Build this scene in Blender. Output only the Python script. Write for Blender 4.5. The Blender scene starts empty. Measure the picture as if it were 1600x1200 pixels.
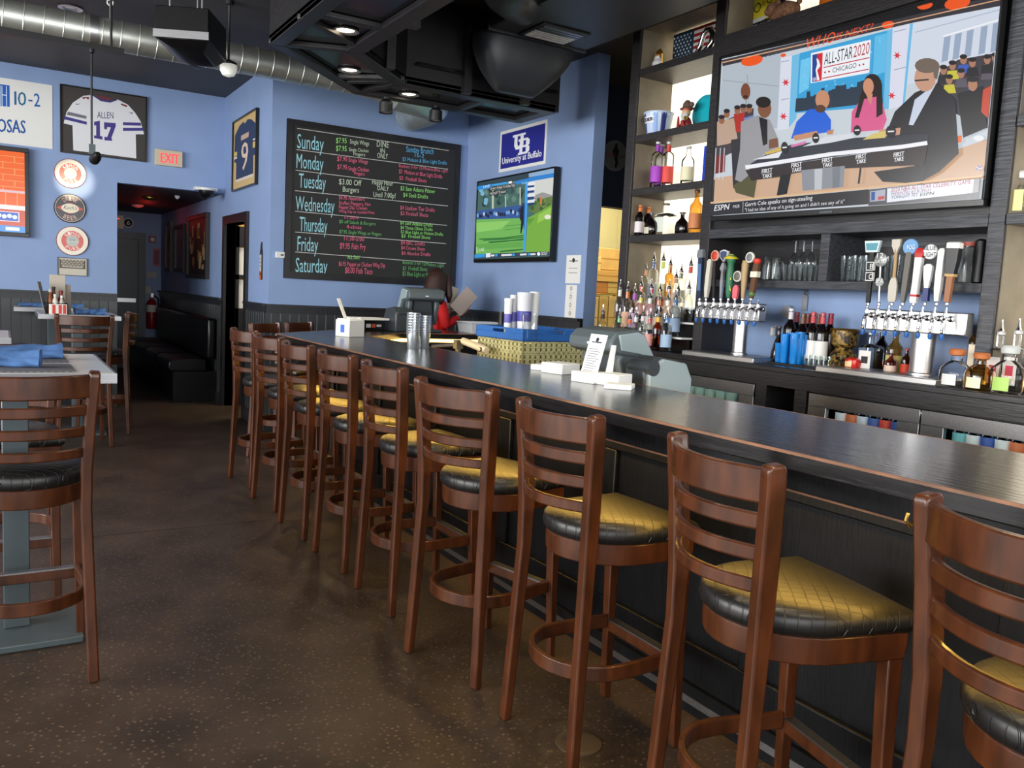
import bpy, bmesh, math, random
from mathutils import Vector as V, Matrix
random.seed(7)
SC = bpy.context.scene
COL = SC.collection
PI = math.pi
sin, cos = math.sin, math.cos
# ------------------------------------------------------------------ camera
YAW, PITCH, ROLL, FOC = 0.5521134, 0.1047656, -0.0510109, 1310.464
EYE = V((0, 0, 1.42))
_f = V((sin(YAW)*cos(PITCH), cos(YAW)*cos(PITCH), -sin(PITCH)))
_r = V((cos(YAW), -sin(YAW), 0))
_d = _f.cross(_r)
CX = cos(ROLL)*_r + sin(ROLL)*_d
CY = -sin(ROLL)*_r + cos(ROLL)*_d
def ray(x, y):
    return CX*((x-800)/FOC) + CY*((y-600)/FOC) + _f
def at(x, y, X=None, Y=None, Z=None):
    """point of the place seen at photo pixel (x, y) on the plane X=.. / Y=.. / Z=.."""
    d = ray(x, y)
    t = (X-EYE.x)/d.x if X is not None else (Y-EYE.y)/d.y if Y is not None else (Z-EYE.z)/d.z
    return EYE + d*t
cam = bpy.data.cameras.new('camera')
cam.sensor_width = 36
cam.lens = FOC*36/1600
cam.clip_start = 0.02
co = bpy.data.objects.new('camera', cam)
COL.objects.link(co)
m3 = Matrix((CX, -CY, -_f)).transposed()
co.matrix_world = Matrix.Translation(EYE) @ m3.to_4x4()
SC.camera = co
# ------------------------------------------------------------------ colours / materials
def lin(v):
    v = v/255
    return v/12.92 if v <= .04045 else ((v+.055)/1.055)**2.4
def rgb(c):
    return (lin(c[0]), lin(c[1]), lin(c[2]), 1)
def sock(n, k, v):
    if k in n.inputs:
        n.inputs[k].default_value = v
def mat(name, c, rough=.5, metal=0, spec=.5, noise=0, scale=20, stretch=(1, 1, 1), bump=0, bscale=None, emit=0, c2=None, coat=0, contrast=.5):
    m = bpy.data.materials.new(name)
    m.use_nodes = True
    nt = m.node_tree
    b = nt.nodes['Principled BSDF']
    col = rgb(c)
    sock(b, 'Base Color', col); sock(b, 'Roughness', rough); sock(b, 'Metallic', metal)
    sock(b, 'Specular IOR Level', spec); sock(b, 'Coat Weight', coat)
    if emit:
        sock(b, 'Emission Color', col); sock(b, 'Emission Strength', emit)
    if noise or bump or c2:
        tc = nt.nodes.new('ShaderNodeTexCoord'); mp = nt.nodes.new('ShaderNodeMapping')
        mp.inputs['Scale'].default_value = stretch
        nt.links.new(tc.outputs['Object'], mp.inputs['Vector'])
        nz = nt.nodes.new('ShaderNodeTexNoise')
        nz.inputs['Scale'].default_value = scale; nz.inputs['Detail'].default_value = 5
        nt.links.new(mp.outputs['Vector'], nz.inputs['Vector'])
        if noise or c2:
            rp = nt.nodes.new('ShaderNodeValToRGB')
            lo = [x*(1-noise) for x in col[:3]]+[1]
            hi = rgb(c2) if c2 else [min(1, x*(1+noise)) for x in col[:3]]+[1]
            if c2: lo = col
            rp.color_ramp.elements[0].color = lo; rp.color_ramp.elements[1].color = hi
            rp.color_ramp.elements[0].position = .5-contrast*.4; rp.color_ramp.elements[1].position = .5+contrast*.4
            nt.links.new(nz.outputs['Fac'], rp.inputs['Fac'])
            nt.links.new(rp.outputs['Color'], b.inputs['Base Color'])
        if bump:
            src = nz
            if bscale:
                src = nt.nodes.new('ShaderNodeTexNoise'); src.inputs['Scale'].default_value = bscale
                nt.links.new(mp.outputs['Vector'], src.inputs['Vector'])
            bp = nt.nodes.new('ShaderNodeBump'); bp.inputs['Strength'].default_value = bump
            bp.inputs['Distance'].default_value = .01
            nt.links.new(src.outputs['Fac'], bp.inputs['Height'])
            nt.links.new(bp.outputs['Normal'], b.inputs['Normal'])
    return m
def glassmat(name, c, refl=.5, dens=1.0):
    """clear or tinted glass: see-through with reflections that grow at the rim"""
    m = bpy.data.materials.new(name); m.use_nodes = True
    nt = m.node_tree; nt.nodes.clear()
    out = nt.nodes.new('ShaderNodeOutputMaterial'); mx = nt.nodes.new('ShaderNodeMixShader')
    tr = nt.nodes.new('ShaderNodeBsdfTransparent'); gl = nt.nodes.new('ShaderNodeBsdfGlossy')
    lw = nt.nodes.new('ShaderNodeLayerWeight'); lw.inputs['Blend'].default_value = refl
    tr.inputs['Color'].default_value = rgb(c); gl.inputs['Roughness'].default_value = .06
    gl.inputs['Color'].default_value = (.9, .92, .95, 1)
    nt.links.new(lw.outputs['Fresnel' if refl < .3 else 'Facing'], mx.inputs['Fac'])
    nt.links.new(tr.outputs[0], mx.inputs[1]); nt.links.new(gl.outputs[0], mx.inputs[2])
    nt.links.new(mx.outputs[0], out.inputs[0])
    return m
def attrmat(name, rough=.6, emit=0, spec=.3, coat=0):
    m = bpy.data.materials.new(name); m.use_nodes = True
    nt = m.node_tree; b = nt.nodes['Principled BSDF']
    a = nt.nodes.new('ShaderNodeAttribute'); a.attribute_name = 'Col'
    sock(b, 'Roughness', rough); sock(b, 'Specular IOR Level', spec); sock(b, 'Coat Weight', coat)
    if emit:
        nt.links.new(a.outputs['Color'], b.inputs['Emission Color']); sock(b, 'Emission Strength', emit)
        sock(b, 'Base Color', (.01, .01, .01, 1))
    else:
        nt.links.new(a.outputs['Color'], b.inputs['Base Color'])
    return m
M = {}
def mk(name, *a, **k):
    M[name] = mat(name, *a, **k)
# ------------------------------------------------------------------ objects
def tag(o, label=None, cat=None, group=None, kind=None):
    if label: o['label'] = label
    if cat: o['category'] = cat
    if group: o['group'] = group
    if kind: o['kind'] = kind
    return o
def empty(name, loc, rz=0, label=None, cat=None, group=None):
    o = bpy.data.objects.new(name, None); COL.objects.link(o)
    o.location = loc; o.rotation_euler = (0, 0, rz); o.empty_display_size = .05
    return tag(o, label, cat, group)
KIDS = {}
def kids(o):
    return KIDS.get(o.name, [])
def setparent(o, p):
    o.parent = p
    KIDS.setdefault(p.name, []).append(o)
def copy_tree(o, parent=None):
    c = o.copy(); COL.objects.link(c)
    if parent is not None: setparent(c, parent)
    for ch in kids(o): copy_tree(ch, c)
    return c
def clone(o, loc, rz=0, label=None, group=None, scale=None):
    c = copy_tree(o); c.location = loc; c.rotation_euler = (0, 0, rz)
    if label: c['label'] = label
    if group: c['group'] = group
    if scale: c.scale = scale
    return c
class MB:
    def __init__(s):
        s.v = []; s.f = []; s.m = []
    def add(s, vs, fs, m=0):
        n = len(s.v); s.v += [V(p) for p in vs]
        for f in fs: s.f.append([i+n for i in f]); s.m.append(m)
        return s
    def box(s, a, b, m=0, mtx=None):
        x0, y0, z0 = a; x1, y1, z1 = b
        vs = [V((x, y, z)) for z in (z0, z1) for x, y in ((x0, y0), (x1, y0), (x1, y1), (x0, y1))]
        if mtx: vs = [mtx @ p for p in vs]
        return s.add(vs, [(3, 2, 1, 0), (4, 5, 6, 7), (0, 1, 5, 4), (1, 2, 6, 5), (2, 3, 7, 6), (3, 0, 4, 7)], m)
    def cbox(s, c, size, m=0, mtx=None):
        return s.box([c[i]-size[i]/2 for i in range(3)], [c[i]+size[i]/2 for i in range(3)], m, mtx)
    def prism(s, poly, z0, z1, m=0, fn=None):
        n = len(poly); fn = fn or (lambda x, y, z: (x, y, z))
        vs = [fn(x, y, z0) for x, y in poly]+[fn(x, y, z1) for x, y in poly]
        return s.add(vs, [tuple(range(n-1, -1, -1)), tuple(range(n, 2*n))]+[(i, (i+1) % n, n+(i+1) % n, n+i) for i in range(n)], m)
    def loft(s, rings, m=0, cap=True, closed=True):
        n = len(rings[0]); vs = [p for r in rings for p in r]; fs = []
        for k in range(len(rings)-1):
            for i in range(n if closed else n-1):
                j = (i+1) % n
                fs.append((k*n+i, k*n+j, (k+1)*n+j, (k+1)*n+i))
        if cap:
            fs.append(tuple(range(n-1, -1, -1))); fs.append(tuple(range((len(rings)-1)*n, len(rings)*n)))
        return s.add(vs, fs, m)
    def lathe(s, prof, c=(0, 0, 0), n=16, m=0, sx=1, sy=1, axis='z', cap=True):
        rings = []
        for r, z in prof:
            ring = []
            for i in range(n):
                a = 2*PI*i/n
                p = (r*sx*cos(a), r*sy*sin(a), z)
                if axis == 'x': p = (z, r*cos(a), r*sin(a))
                if axis == 'y': p = (r*sin(a), z, r*cos(a))
                ring.append((c[0]+p[0], c[1]+p[1], c[2]+p[2]))
            rings.append(ring)
        return s.loft(rings, m, cap)
    def tube(s, path, r, n=10, m=0, closed=False, ry=None):
        path = [V(p) for p in path]; rings = []; L = len(path); ref = None
        for i, p in enumerate(path):
            a = path[(i-1) % L] if (closed or i > 0) else p
            b = path[(i+1) % L] if (closed or i < L-1) else p
            t = (b-a).normalized()
            if ref is None: ref = V((0, 0, 1)) if abs(t.z) < .9 else V((1, 0, 0))
            u = t.cross(ref).normalized(); w = u.cross(t).normalized(); ref = w
            rr = r[i] if isinstance(r, (list, tuple)) else r
            r2 = rr if ry is None else ry
            rings.append([p+u*rr*cos(2*PI*k/n)+w*r2*sin(2*PI*k/n) for k in range(n)])
        if closed:
            rings.append(rings[0]); return s.loft(rings, m, False)
        return s.loft(rings, m)
    def sweep(s, path, w, h, m=0, up=(0, 0, 1), closed=False):
        """rectangular bar along a path, w across, h along 'up'"""
        path = [V(p) for p in path]; rings = []; L = len(path); up = V(up)
        for i, p in enumerate(path):
            a = path[(i-1) % L] if (closed or i > 0) else p
            b = path[(i+1) % L] if (closed or i < L-1) else p
            t = (b-a).normalized(); u = t.cross(up).normalized(); q = u.cross(t).normalized()
            ww = w[i] if isinstance(w, (list, tuple)) else w
            hh = h[i] if isinstance(h, (list, tuple)) else h
            rings.append([p-u*ww/2-q*hh/2, p+u*ww/2-q*hh/2, p+u*ww/2+q*hh/2, p-u*ww/2+q*hh/2])
        if closed:
            rings.append(rings[0]); return s.loft(rings, m, False)
        return s.loft(rings, m)
    def ball(s, c, r, n=12, m=0, k=8, sx=1, sy=1, sz=1):
        prof = [(max(1e-4, r*sin(PI*i/k)), -r*cos(PI*i/k)*sz) for i in range(k+1)]
        return s.lathe(prof, c, n, m, sx, sy)
    def build(s, name, mats, parent=None, loc=None, rz=0, bevel=0, ang=35, label=None, cat=None, group=None, kind=None, seg=2):
        me = bpy.data.meshes.new(name)
        me.from_pydata([tuple(p) for p in s.v], [], s.f)
        if not isinstance(mats, (list, tuple)): mats = [mats]
        for x in mats: me.materials.append(M[x] if isinstance(x, str) else x)
        for p, i in zip(me.polygons, s.m): p.material_index = i
        bm = bmesh.new(); bm.from_mesh(me)
        bmesh.ops.recalc_face_normals(bm, faces=bm.faces)
        bm.to_mesh(me); bm.free()
        me.shade_smooth()
        me.set_sharp_from_angle(angle=math.radians(ang))
        o = bpy.data.objects.new(name, me); COL.objects.link(o)
        if parent is not None: setparent(o, parent)
        if loc is not None: o.location = loc
        if rz: o.rotation_euler = (0, 0, rz)
        if bevel:
            b = o.modifiers.new('bevel', 'BEVEL'); b.width = bevel; b.segments = seg; b.limit_method = 'ANGLE'
            b.angle_limit = math.radians(40); b.harden_normals = False
        return tag(o, label, cat, group, kind)
def struct(name, mb, mats, **k):
    return mb.build(name, mats, kind='structure', **k)
# ------------------------------------------------------------------ flat artwork on a real plane
_glyph = {}
def glyphs(txt):
    if txt not in _glyph:
        cu = bpy.data.curves.new('t', 'FONT'); cu.body = txt; cu.resolution_u = 2
        o = bpy.data.objects.new('t', cu); COL.objects.link(o)
        bpy.context.view_layer.update()
        me = bpy.data.meshes.new_from_object(o.evaluated_get(bpy.context.evaluated_depsgraph_get()))
        vs = [(v.co.x, v.co.y) for v in me.vertices]; fs = [tuple(p.vertices) for p in me.polygons]
        bpy.data.objects.remove(o); bpy.data.curves.remove(cu); bpy.data.meshes.remove(me)
        xs = [p[0] for p in vs] or [0, 1]
        _glyph[txt] = (vs, fs, min(xs), max(xs))
    return _glyph[txt]
CAP = .7
class Art:
    """coloured shapes lying on one plane; points may be given as photo pixels (cast onto the plane) or plane coordinates"""
    def __init__(s, o, u, v, off=.001, step=.00012):
        s.o = V(o); s.u = V(u).normalized(); s.v = V(v).normalized(); s.n = s.u.cross(s.v).normalized()
        s.v = s.n.cross(s.u); s.k = 0; s.off = off; s.step = step; s.vs = []; s.fs = []; s.cs = []
    def px(s, x, y):
        d = ray(x, y); t = (s.o-EYE).dot(s.n)/d.dot(s.n)
        q = EYE+d*t-s.o
        return (q.dot(s.u), q.dot(s.v))
    def lift(s):
        s.k += 1
        return s.off+s.k*s.step
    def _add(s, pts, faces, c):
        h = s.lift(); n = len(s.vs)
        s.vs += [s.o+s.u*a+s.v*b+s.n*h for a, b in pts]
        cc = rgb(c)
        for f in faces:
            s.fs.append([i+n for i in f]); s.cs.append(cc)
    def uv(s, pts, c):
        a = sum(pts[i][0]*pts[(i+1) % len(pts)][1]-pts[(i+1) % len(pts)][0]*pts[i][1] for i in range(len(pts)))
        if a < 0: pts = pts[::-1]
        s._add(pts, [tuple(range(len(pts)))], c)
    def poly(s, pts, c):
        s.uv([s.px(*p) for p in pts], c)
    def rect(s, x0, y0, x1, y1, c):
        s.uv([(x0, y0), (x1, y0), (x1, y1), (x0, y1)], c)
    def disc(s, cx, cy, r, c, n=28, ry=None, a0=0):
        ry = ry or r
        s.uv([(cx+r*cos(2*PI*i/n+a0), cy+ry*sin(2*PI*i/n+a0)) for i in range(n)], c)
    def ell(s, x, y, rx, ry, c, n=14, rot=0):
        s.poly([(x+rx*cos(t)*cos(rot)-ry*sin(t)*sin(rot), y+rx*cos(t)*sin(rot)+ry*sin(t)*cos(rot)) for t in [2*PI*i/n for i in range(n)]], c)
    def line(s, pts, w, c):
        """stroke through photo pixels, w pixels wide"""
        for (x0, y0), (x1, y1) in zip(pts, pts[1:]):
            L = math.hypot(x1-x0, y1-y0) or 1; nx, ny = -(y1-y0)/L*w/2, (x1-x0)/L*w/2
            s.poly([(x0+nx, y0+ny), (x1+nx, y1+ny), (x1-nx, y1-ny), (x0-nx, y0-ny)], c)
    def text_uv(s, txt, x0, y0, w, h, c, shear=0, ux=(1, 0), bold=0):
        vs, fs, a, b = glyphs(txt)
        if not fs: return
        k = w/max(1e-6, b-a); kv = h/CAP
        for dx in ((0,) if not bold else (0, bold)):
            pts = []
            for x, y in vs:
                X = (x-a)*k+shear*y*kv+dx; Yv = y*kv
                pts.append((x0+X*ux[0]-Yv*ux[1]*0, y0+X*ux[1]+Yv))
            s._add(pts, fs, c)
    def text(s, txt, p0, p1, h, c, shear=0, bold=0):
        """baseline from pixel p0 to p1, capital height h pixels"""
        a = s.px(*p0); b = s.px(*p1); t = s.px(p0[0], p0[1]-h)
        dx, dy = b[0]-a[0], b[1]-a[1]; w = math.hypot(dx, dy)
        hh = math.hypot(t[0]-a[0], t[1]-a[1])
        s.text_uv(txt, a[0], a[1], w, hh, c, shear, (dx/w, dy/w), bold)
    def arc(s, txt, cx, cy, r, a_mid, span, h, c, flip=False, kx=1.0):
        """letters round a circle"""
        n = len(txt)
        for i, ch in enumerate(txt):
            if ch == ' ': continue
            f = (i+.5)/n-.5
            a = a_mid-span*f if not flip else a_mid+span*f
            vs, fs, x0, x1 = glyphs(ch)
            wid = abs(span)/n*r*.72; k = wid/max(.05, x1-x0)*kx; kv = h/CAP
            rot = a-PI/2 if not flip else a+PI/2
            rr = r-h/2 if not flip else r+h/2
            bx, by = cx+rr*cos(a), cy+rr*sin(a)
            pts = []
            for x, y in vs:
                X = (x-(x0+x1)/2)*k; Y = y*kv
                pts.append((bx+X*cos(rot)-Y*sin(rot), by+X*sin(rot)+Y*cos(rot)))
            s._add(pts, fs, c)
    def build(s, name, m, parent=None, **k):
        me = bpy.data.meshes.new(name)
        org = V((0, 0, 0))
        if parent is not None: bpy.context.view_layer.update(); org = None
        vs = s.vs if org is not None else [parent.matrix_world.inverted() @ p for p in s.vs]
        me.from_pydata([tuple(p) for p in vs], [], s.fs)
        at_ = me.color_attributes.new('Col', 'FLOAT_COLOR', 'CORNER')
        i = 0
        for p, c in zip(me.polygons, s.cs):
            for _ in p.loop_indices:
                at_.data[i].color = c; i += 1
        me.materials.append(M[m])
        o = bpy.data.objects.new(name, me); COL.objects.link(o)
        if parent is not None: setparent(o, parent)
        return tag(o, **k)
# ------------------------------------------------------------------ materials
mk('blue_paint', (138, 162, 203), .55, noise=.05, scale=3, bump=.05, bscale=180)
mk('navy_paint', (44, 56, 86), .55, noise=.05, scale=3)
mk('ceiling_paint', (58, 55, 55), .6, noise=.12, scale=2)
mk('kitchen_paint', (196, 190, 150), .6)
mk('yellow_wall', (214, 178, 92), .6)
mk('black_wood', (30, 29, 31), .38, noise=.45, scale=9, stretch=(14, 1.2, 14), bump=.12)
mk('bead_black', (38, 40, 44), .4, noise=.35, scale=6, stretch=(8, 8, 1))
mk('black_gloss', (17, 16, 18), .16, noise=.3, scale=6, stretch=(6, 1, 6))
mk('bar_top', (28, 27, 28), .21, noise=.5, scale=5, stretch=(10, .8, 10), bump=.1, bscale=7, spec=.85)
mk('bar_black', (12, 13, 16), .4, spec=.22, noise=.4, scale=9, stretch=(14, 14, 1.2), bump=.1)
mk('worn_edge', (128, 88, 62), .5, noise=.45, scale=14, stretch=(1, .6, 1))
mk('shelf_wood', (44, 42, 43), .42, noise=.6, scale=8, stretch=(20, 1.5, 14), bump=.25, contrast=.8)
mk('grain_wood', (74, 76, 82), .4, c2=(34, 35, 39), scale=5, stretch=(16, 1.3, 22), bump=.3, contrast=.5)
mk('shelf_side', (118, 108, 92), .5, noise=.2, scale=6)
mk('glow_panel', (255, 243, 216), .6, emit=1.0)  # cream panel given emission in place of strip lights under the shelves
mk('chair_wood', (70, 36, 17), .3, noise=.42, scale=5, stretch=(5, 5, 1.3), coat=.08, spec=.4)
mk('vinyl', (17, 16, 17), .3, noise=.1, scale=30)
mk('leather', (9, 9, 11), .32, spec=.35, noise=.3, scale=8, bump=.15)
mk('steel', (206, 206, 206), .36, 1, noise=.06, scale=6, stretch=(1, 30, 30))
mk('chrome', (225, 225, 228), .07, 1)
mk('brushed', (150, 150, 152), .34, 1, noise=.1, scale=5, stretch=(1, 20, 20))
mk('galvanised', (212, 216, 208), .42, .9, noise=.12, scale=9)
mk('duct_paint', (40, 43, 48), .42, noise=.25, scale=4)
mk('black_metal', (14, 14, 15), .45)
mk('black_plastic', (12, 12, 13), .32)
mk('grey_steel', (74, 84, 88), .42, .3)
mk('laminate', (206, 204, 196), .25)
mk('white_paper', (232, 232, 228), .7)
mk('white_plastic', (226, 226, 222), .35)
mk('terminal', (80, 90, 94), .45)
mk('terminal_dark', (50, 56, 60), .4)
mk('terminal_light', (146, 162, 166), .4)
mk('blue_plastic', (38, 96, 168), .4)
mk('crate', (186, 180, 128), .5)
mk('napkin', (70, 106, 156), .85, noise=.15, scale=25, bump=.2)
mk('red_cloth', (206, 22, 26), .8, noise=.12, scale=15)
mk('skin', (214, 160, 130), .5)
mk('hair', (52, 24, 16), .5, noise=.5, scale=8, stretch=(30, 30, 1.5), bump=.4)
mk('dark_cloth', (24, 24, 30), .8)
mk('lamp_glow', (255, 236, 200), .4, emit=9)
mk('exit_red', (255, 60, 60), .4, emit=.9)
mk('globe', (240, 240, 230), .3, emit=.25)
mk('red_paint', (150, 20, 22), .35)
mk('cardboard', (196, 160, 98), .8, noise=.1, scale=8)
mk('brass', (190, 150, 70), .3, .9)
mk('orange', (214, 88, 30), .5)
mk('cork', (196, 122, 64), .7)
mk('bear', (122, 86, 62), .9, noise=.4, scale=60, bump=.6)
mk('teal', (22, 160, 178), .45)
mk('rubber', (20, 20, 21), .7)
mk('cable', (20, 20, 20), .5)
mk('door_paint', (58, 70, 76), .4, noise=.08, scale=4)
mk('led', (255, 200, 92), .4, emit=42)
mk('led_dim', (255, 204, 110), .4, emit=5)
mk('cool_led', (226, 240, 255), .4, emit=5)
mk('window_glow', (240, 240, 236), .4)
M['glass'] = glassmat('glass', (252, 253, 252), .22)
M['glass_clear'] = glassmat('glass_clear', (251, 253, 252), .3)
M['pane'] = glassmat('pane', (240, 244, 244), .08)
M['print'] = attrmat('print', .6)
M['gloss_print'] = attrmat('gloss_print', .25, spec=.5)
M['chalk_print'] = attrmat('chalk_print', .75)
M['screen'] = attrmat('screen', .2, emit=.88, spec=.5)

def beadboard_mat():
    m = mat('beadboard', (52, 56, 58), .35)
    nt = m.node_tree; b = nt.nodes['Principled BSDF']
    tc = nt.nodes.new('ShaderNodeTexCoord'); sp = nt.nodes.new('ShaderNodeSeparateXYZ')
    ad = nt.nodes.new('ShaderNodeMath'); ad.operation = 'ADD'
    mu = nt.nodes.new('ShaderNodeMath'); mu.operation = 'MULTIPLY'; mu.inputs[1].default_value = 1/.09
    fr = nt.nodes.new('ShaderNodeMath'); fr.operation = 'FRACT'
    rp = nt.nodes.new('ShaderNodeValToRGB')
    rp.color_ramp.elements[0].position = 0; rp.color_ramp.elements[0].color = (0, 0, 0, 1)
    rp.color_ramp.elements[1].position = .08; rp.color_ramp.elements[1].color = (1, 1, 1, 1)
    bp = nt.nodes.new('ShaderNodeBump'); bp.inputs['Distance'].default_value = .012; bp.inputs['Strength'].default_value = 1
    L = nt.links.new
    L(tc.outputs['Object'], sp.inputs[0]); L(sp.outputs[0], ad.inputs[0]); L(sp.outputs[1], ad.inputs[1])
    L(ad.outputs[0], mu.inputs[0]); L(mu.outputs[0], fr.inputs[0]); L(fr.outputs[0], rp.inputs[0])
    L(rp.outputs[0], bp.inputs['Height']); L(bp.outputs[0], b.inputs['Normal'])
    M['beadboard'] = m
beadboard_mat()
def floor_mat():
    m = mat('floor_concrete', (54, 43, 34), .42, noise=.42, scale=3, bump=.06, bscale=60)
    nt = m.node_tree; b = nt.nodes['Principled BSDF']; L = nt.links.new
    base = b.inputs['Base Color'].links[0].from_socket
    tc = nt.nodes.new('ShaderNodeTexCoord')
    vo = nt.nodes.new('ShaderNodeTexVoronoi'); vo.inputs['Scale'].default_value = 46
    rp = nt.nodes.new('ShaderNodeValToRGB')
    rp.color_ramp.elements[0].position = .06; rp.color_ramp.elements[0].color = (1, 1, 1, 1)
    rp.color_ramp.elements[1].position = .3; rp.color_ramp.elements[1].color = (0, 0, 0, 1)
    nz = nt.nodes.new('ShaderNodeTexNoise'); nz.inputs['Scale'].default_value = 30
    m1 = nt.nodes.new('ShaderNodeMath'); m1.operation = 'MULTIPLY'
    m2 = nt.nodes.new('ShaderNodeMath'); m2.operation = 'MULTIPLY'; m2.inputs[1].default_value = .8
    mx = nt.nodes.new('ShaderNodeMix'); mx.data_type = 'RGBA'
    L(tc.outputs['Object'], vo.inputs['Vector']); L(tc.outputs['Object'], nz.inputs['Vector'])
    L(vo.outputs['Distance'], rp.inputs[0]); L(rp.outputs[0], m1.inputs[0]); L(nz.outputs[0], m1.inputs[1])
    L(m1.outputs[0], m2.inputs[0]); L(m2.outputs[0], mx.inputs[0])
    L(base, mx.inputs[6]); mx.inputs[7].default_value = rgb((150, 122, 98))
    L(mx.outputs[2], b.inputs['Base Color'])
    M['floor_concrete'] = m
floor_mat()
def quilt_mat():
    """black vinyl with a stitched diamond-grid emboss"""
    m = mat('quilted_vinyl', (20, 19, 18), .4)
    nt = m.node_tree; b = nt.nodes['Principled BSDF']; L = nt.links.new
    tc = nt.nodes.new('ShaderNodeTexCoord'); mp = nt.nodes.new('ShaderNodeMapping')
    mp.inputs['Scale'].default_value = (34, 34, 0); mp.inputs['Rotation'].default_value = (0, 0, .5)
    br = nt.nodes.new('ShaderNodeTexBrick'); br.offset = 0
    br.inputs['Mortar Size'].default_value = .05; br.inputs['Mortar Smooth'].default_value = .6
    br.inputs['Brick Width'].default_value = 1; br.inputs['Row Height'].default_value = 1; br.inputs['Scale'].default_value = 1
    bp = nt.nodes.new('ShaderNodeBump'); bp.invert = True; bp.inputs['Distance'].default_value = .004; bp.inputs['Strength'].default_value = 1
    L(tc.outputs['Object'], mp.inputs[0]); L(mp.outputs[0], br.inputs[0]); L(br.outputs['Fac'], bp.inputs['Height'])
    L(bp.outputs[0], b.inputs['Normal'])
    M['quilted_vinyl'] = m
quilt_mat()
def cloth_stripe(name, a, b_, s):
    m = mat(name, a, .8)
    nt = m.node_tree; b = nt.nodes['Principled BSDF']; L = nt.links.new
    tc = nt.nodes.new('ShaderNodeTexCoord'); ck = nt.nodes.new('ShaderNodeTexChecker'); ck.inputs['Scale'].default_value = s
    ck.inputs[1].default_value = rgb(a); ck.inputs[2].default_value = rgb(b_)
    L(tc.outputs['Object'], ck.inputs[0]); L(ck.outputs[0], b.inputs['Base Color'])
    M[name] = m
cloth_stripe('woven', (128, 126, 130), (84, 82, 88), 90)
# ------------------------------------------------------------------ the room
CEIL = 3.46
WX, WY, FY, UX = 2.2, 10.0, 8.07, 4.27    # side wall X, back wall Y, chalkboard wall Y, right wall X
OX0, OX1, OZ = 1.097, WX, 2.405           # opening to the back hall
struct('floor', MB().box((-5, -3, -.1), (8, 15, 0)), 'floor_concrete')
struct('ceiling', MB().box((-5, -3, CEIL), (8, 15, CEIL+.1)), 'ceiling_paint')
w = MB().box((-5, WY, 0), (OX0, WY+.12, CEIL)).box((OX0, WY, OZ), (OX1, WY+.12, CEIL))
struct('wall_back', w, 'blue_paint')
# side wall with the service doorway; its run continues down the hall
DA, DB, DT = 8.93, 9.84, 2.05
w = MB().box((WX, FY+.15, 0), (WX+.1, DA, CEIL)).box((WX, DB, 0), (WX+.1, 14.4, CEIL)).box((WX, DA, DT), (WX+.1, DB, CEIL))
struct('wall_side', w, 'blue_paint')
struct('wall_far', MB().box((WX, FY, 0), (UX+.12, FY+.15, CEIL)), 'blue_paint')
struct('wall_right', MB().box((UX, 5.83, 0), (UX+.125, FY, CEIL)), 'blue_paint')
struct('wall_bar', MB().box((4.3, -3, 0), (4.42, 4.98, CEIL)), 'blue_paint')
w = MB().box((OX0-.1, WY+.12, 0), (OX0, 14.4, CEIL))
struct('wall_hall', w, 'blue_paint')
struct('wall_hall_end', MB().box((OX0-.1, 14.3, 0), (WX+.1, 14.4, CEIL)), 'blue_paint')
struct('ceiling_hall', MB().box((OX0, WY+.12, OZ), (WX, 14.3, OZ+.05)), 'ceiling_paint')
# kitchen behind the corridor opening and behind the service door
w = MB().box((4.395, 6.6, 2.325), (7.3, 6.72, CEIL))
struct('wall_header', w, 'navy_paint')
w = MB().box((4.395, 9.3, 0), (7.4, 9.4, CEIL)).box((7.3, -3, 0), (7.4, 9.4, CEIL))
struct('wall_kitchen', w, 'kitchen_paint')
w = MB().box((3.5, FY+.15, 0), (3.56, 11, CEIL)).box((WX+.1, 10.9, 0), (3.56, 11, CEIL))
struct('wall_service', w, 'yellow_wall')
# left wall with tall windows, and the street front behind the camera: the daylight of the room
def window_wall(name, axis, c, a, b, wins, z0, z1):
    mb = MB()
    def bx(p, q, za, zb):
        if axis == 'x': mb.box((c-.1, p, za), (c, q, zb))
        else: mb.box((p, c-.1, za), (q, c, zb))
    e = a
    for p, q in wins:
        bx(e, p, 0, CEIL); bx(p, q, 0, z0); bx(p, q, z1, CEIL); e = q
    bx(e, b, 0, CEIL)
    struct(name, mb, 'blue_paint')
window_wall('wall_front', 'y', -2.9, -5, 8, [(-3.6, -1.2), (-.8, 1.6), (2.0, 3.9)], 1.05, 3.0)
window_wall('wall_left', 'x', -4.9, -3, 15, [(-1.6, 1.0), (1.5, 4.1), (4.6, 7.2)], 1.05, 3.0)
n = 1
def pane_window(axis, c, p, q, z0, z1):
    global n
    f = MB(); t = .05
    def bx(a, b, za, zb, d=.06):
        if axis == 'x': f.box((c-.08, a, za), (c-.08+d, b, zb))
        else: f.box((a, c-.08, za), (b, c-.08+d, zb))
    bx(p, p+t, z0, z1); bx(q-t, q, z0, z1); bx(p, q, z0, z0+t); bx(p, q, z1-t, z1); bx((p+q)/2-.02, (p+q)/2+.02, z0, z1)
    o = struct('window_%d' % n, f, 'black_metal'); n += 1
    g = MB()
    if axis == 'x': g.box((c-.056, p, z0), (c-.05, q, z1))
    else: g.box((p, c-.056, z0), (q, c-.05, z1))
    g.build('pane', 'pane', o)
for p, q in [(-3.6, -1.2), (-.8, 1.6), (2.0, 3.9)]: pane_window('y', -2.9, p, q, 1.05, 3.0)
for p, q in [(-1.6, 1.0), (1.5, 4.1), (4.6, 7.2)]: pane_window('x', -4.9, p, q, 1.05, 3.0)
yj = at(290, 825, Z=0).y
struct('trim_8', MB().box((-4, yj, 0), (1.4, yj+.006, .0008)), 'rubber')
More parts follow.
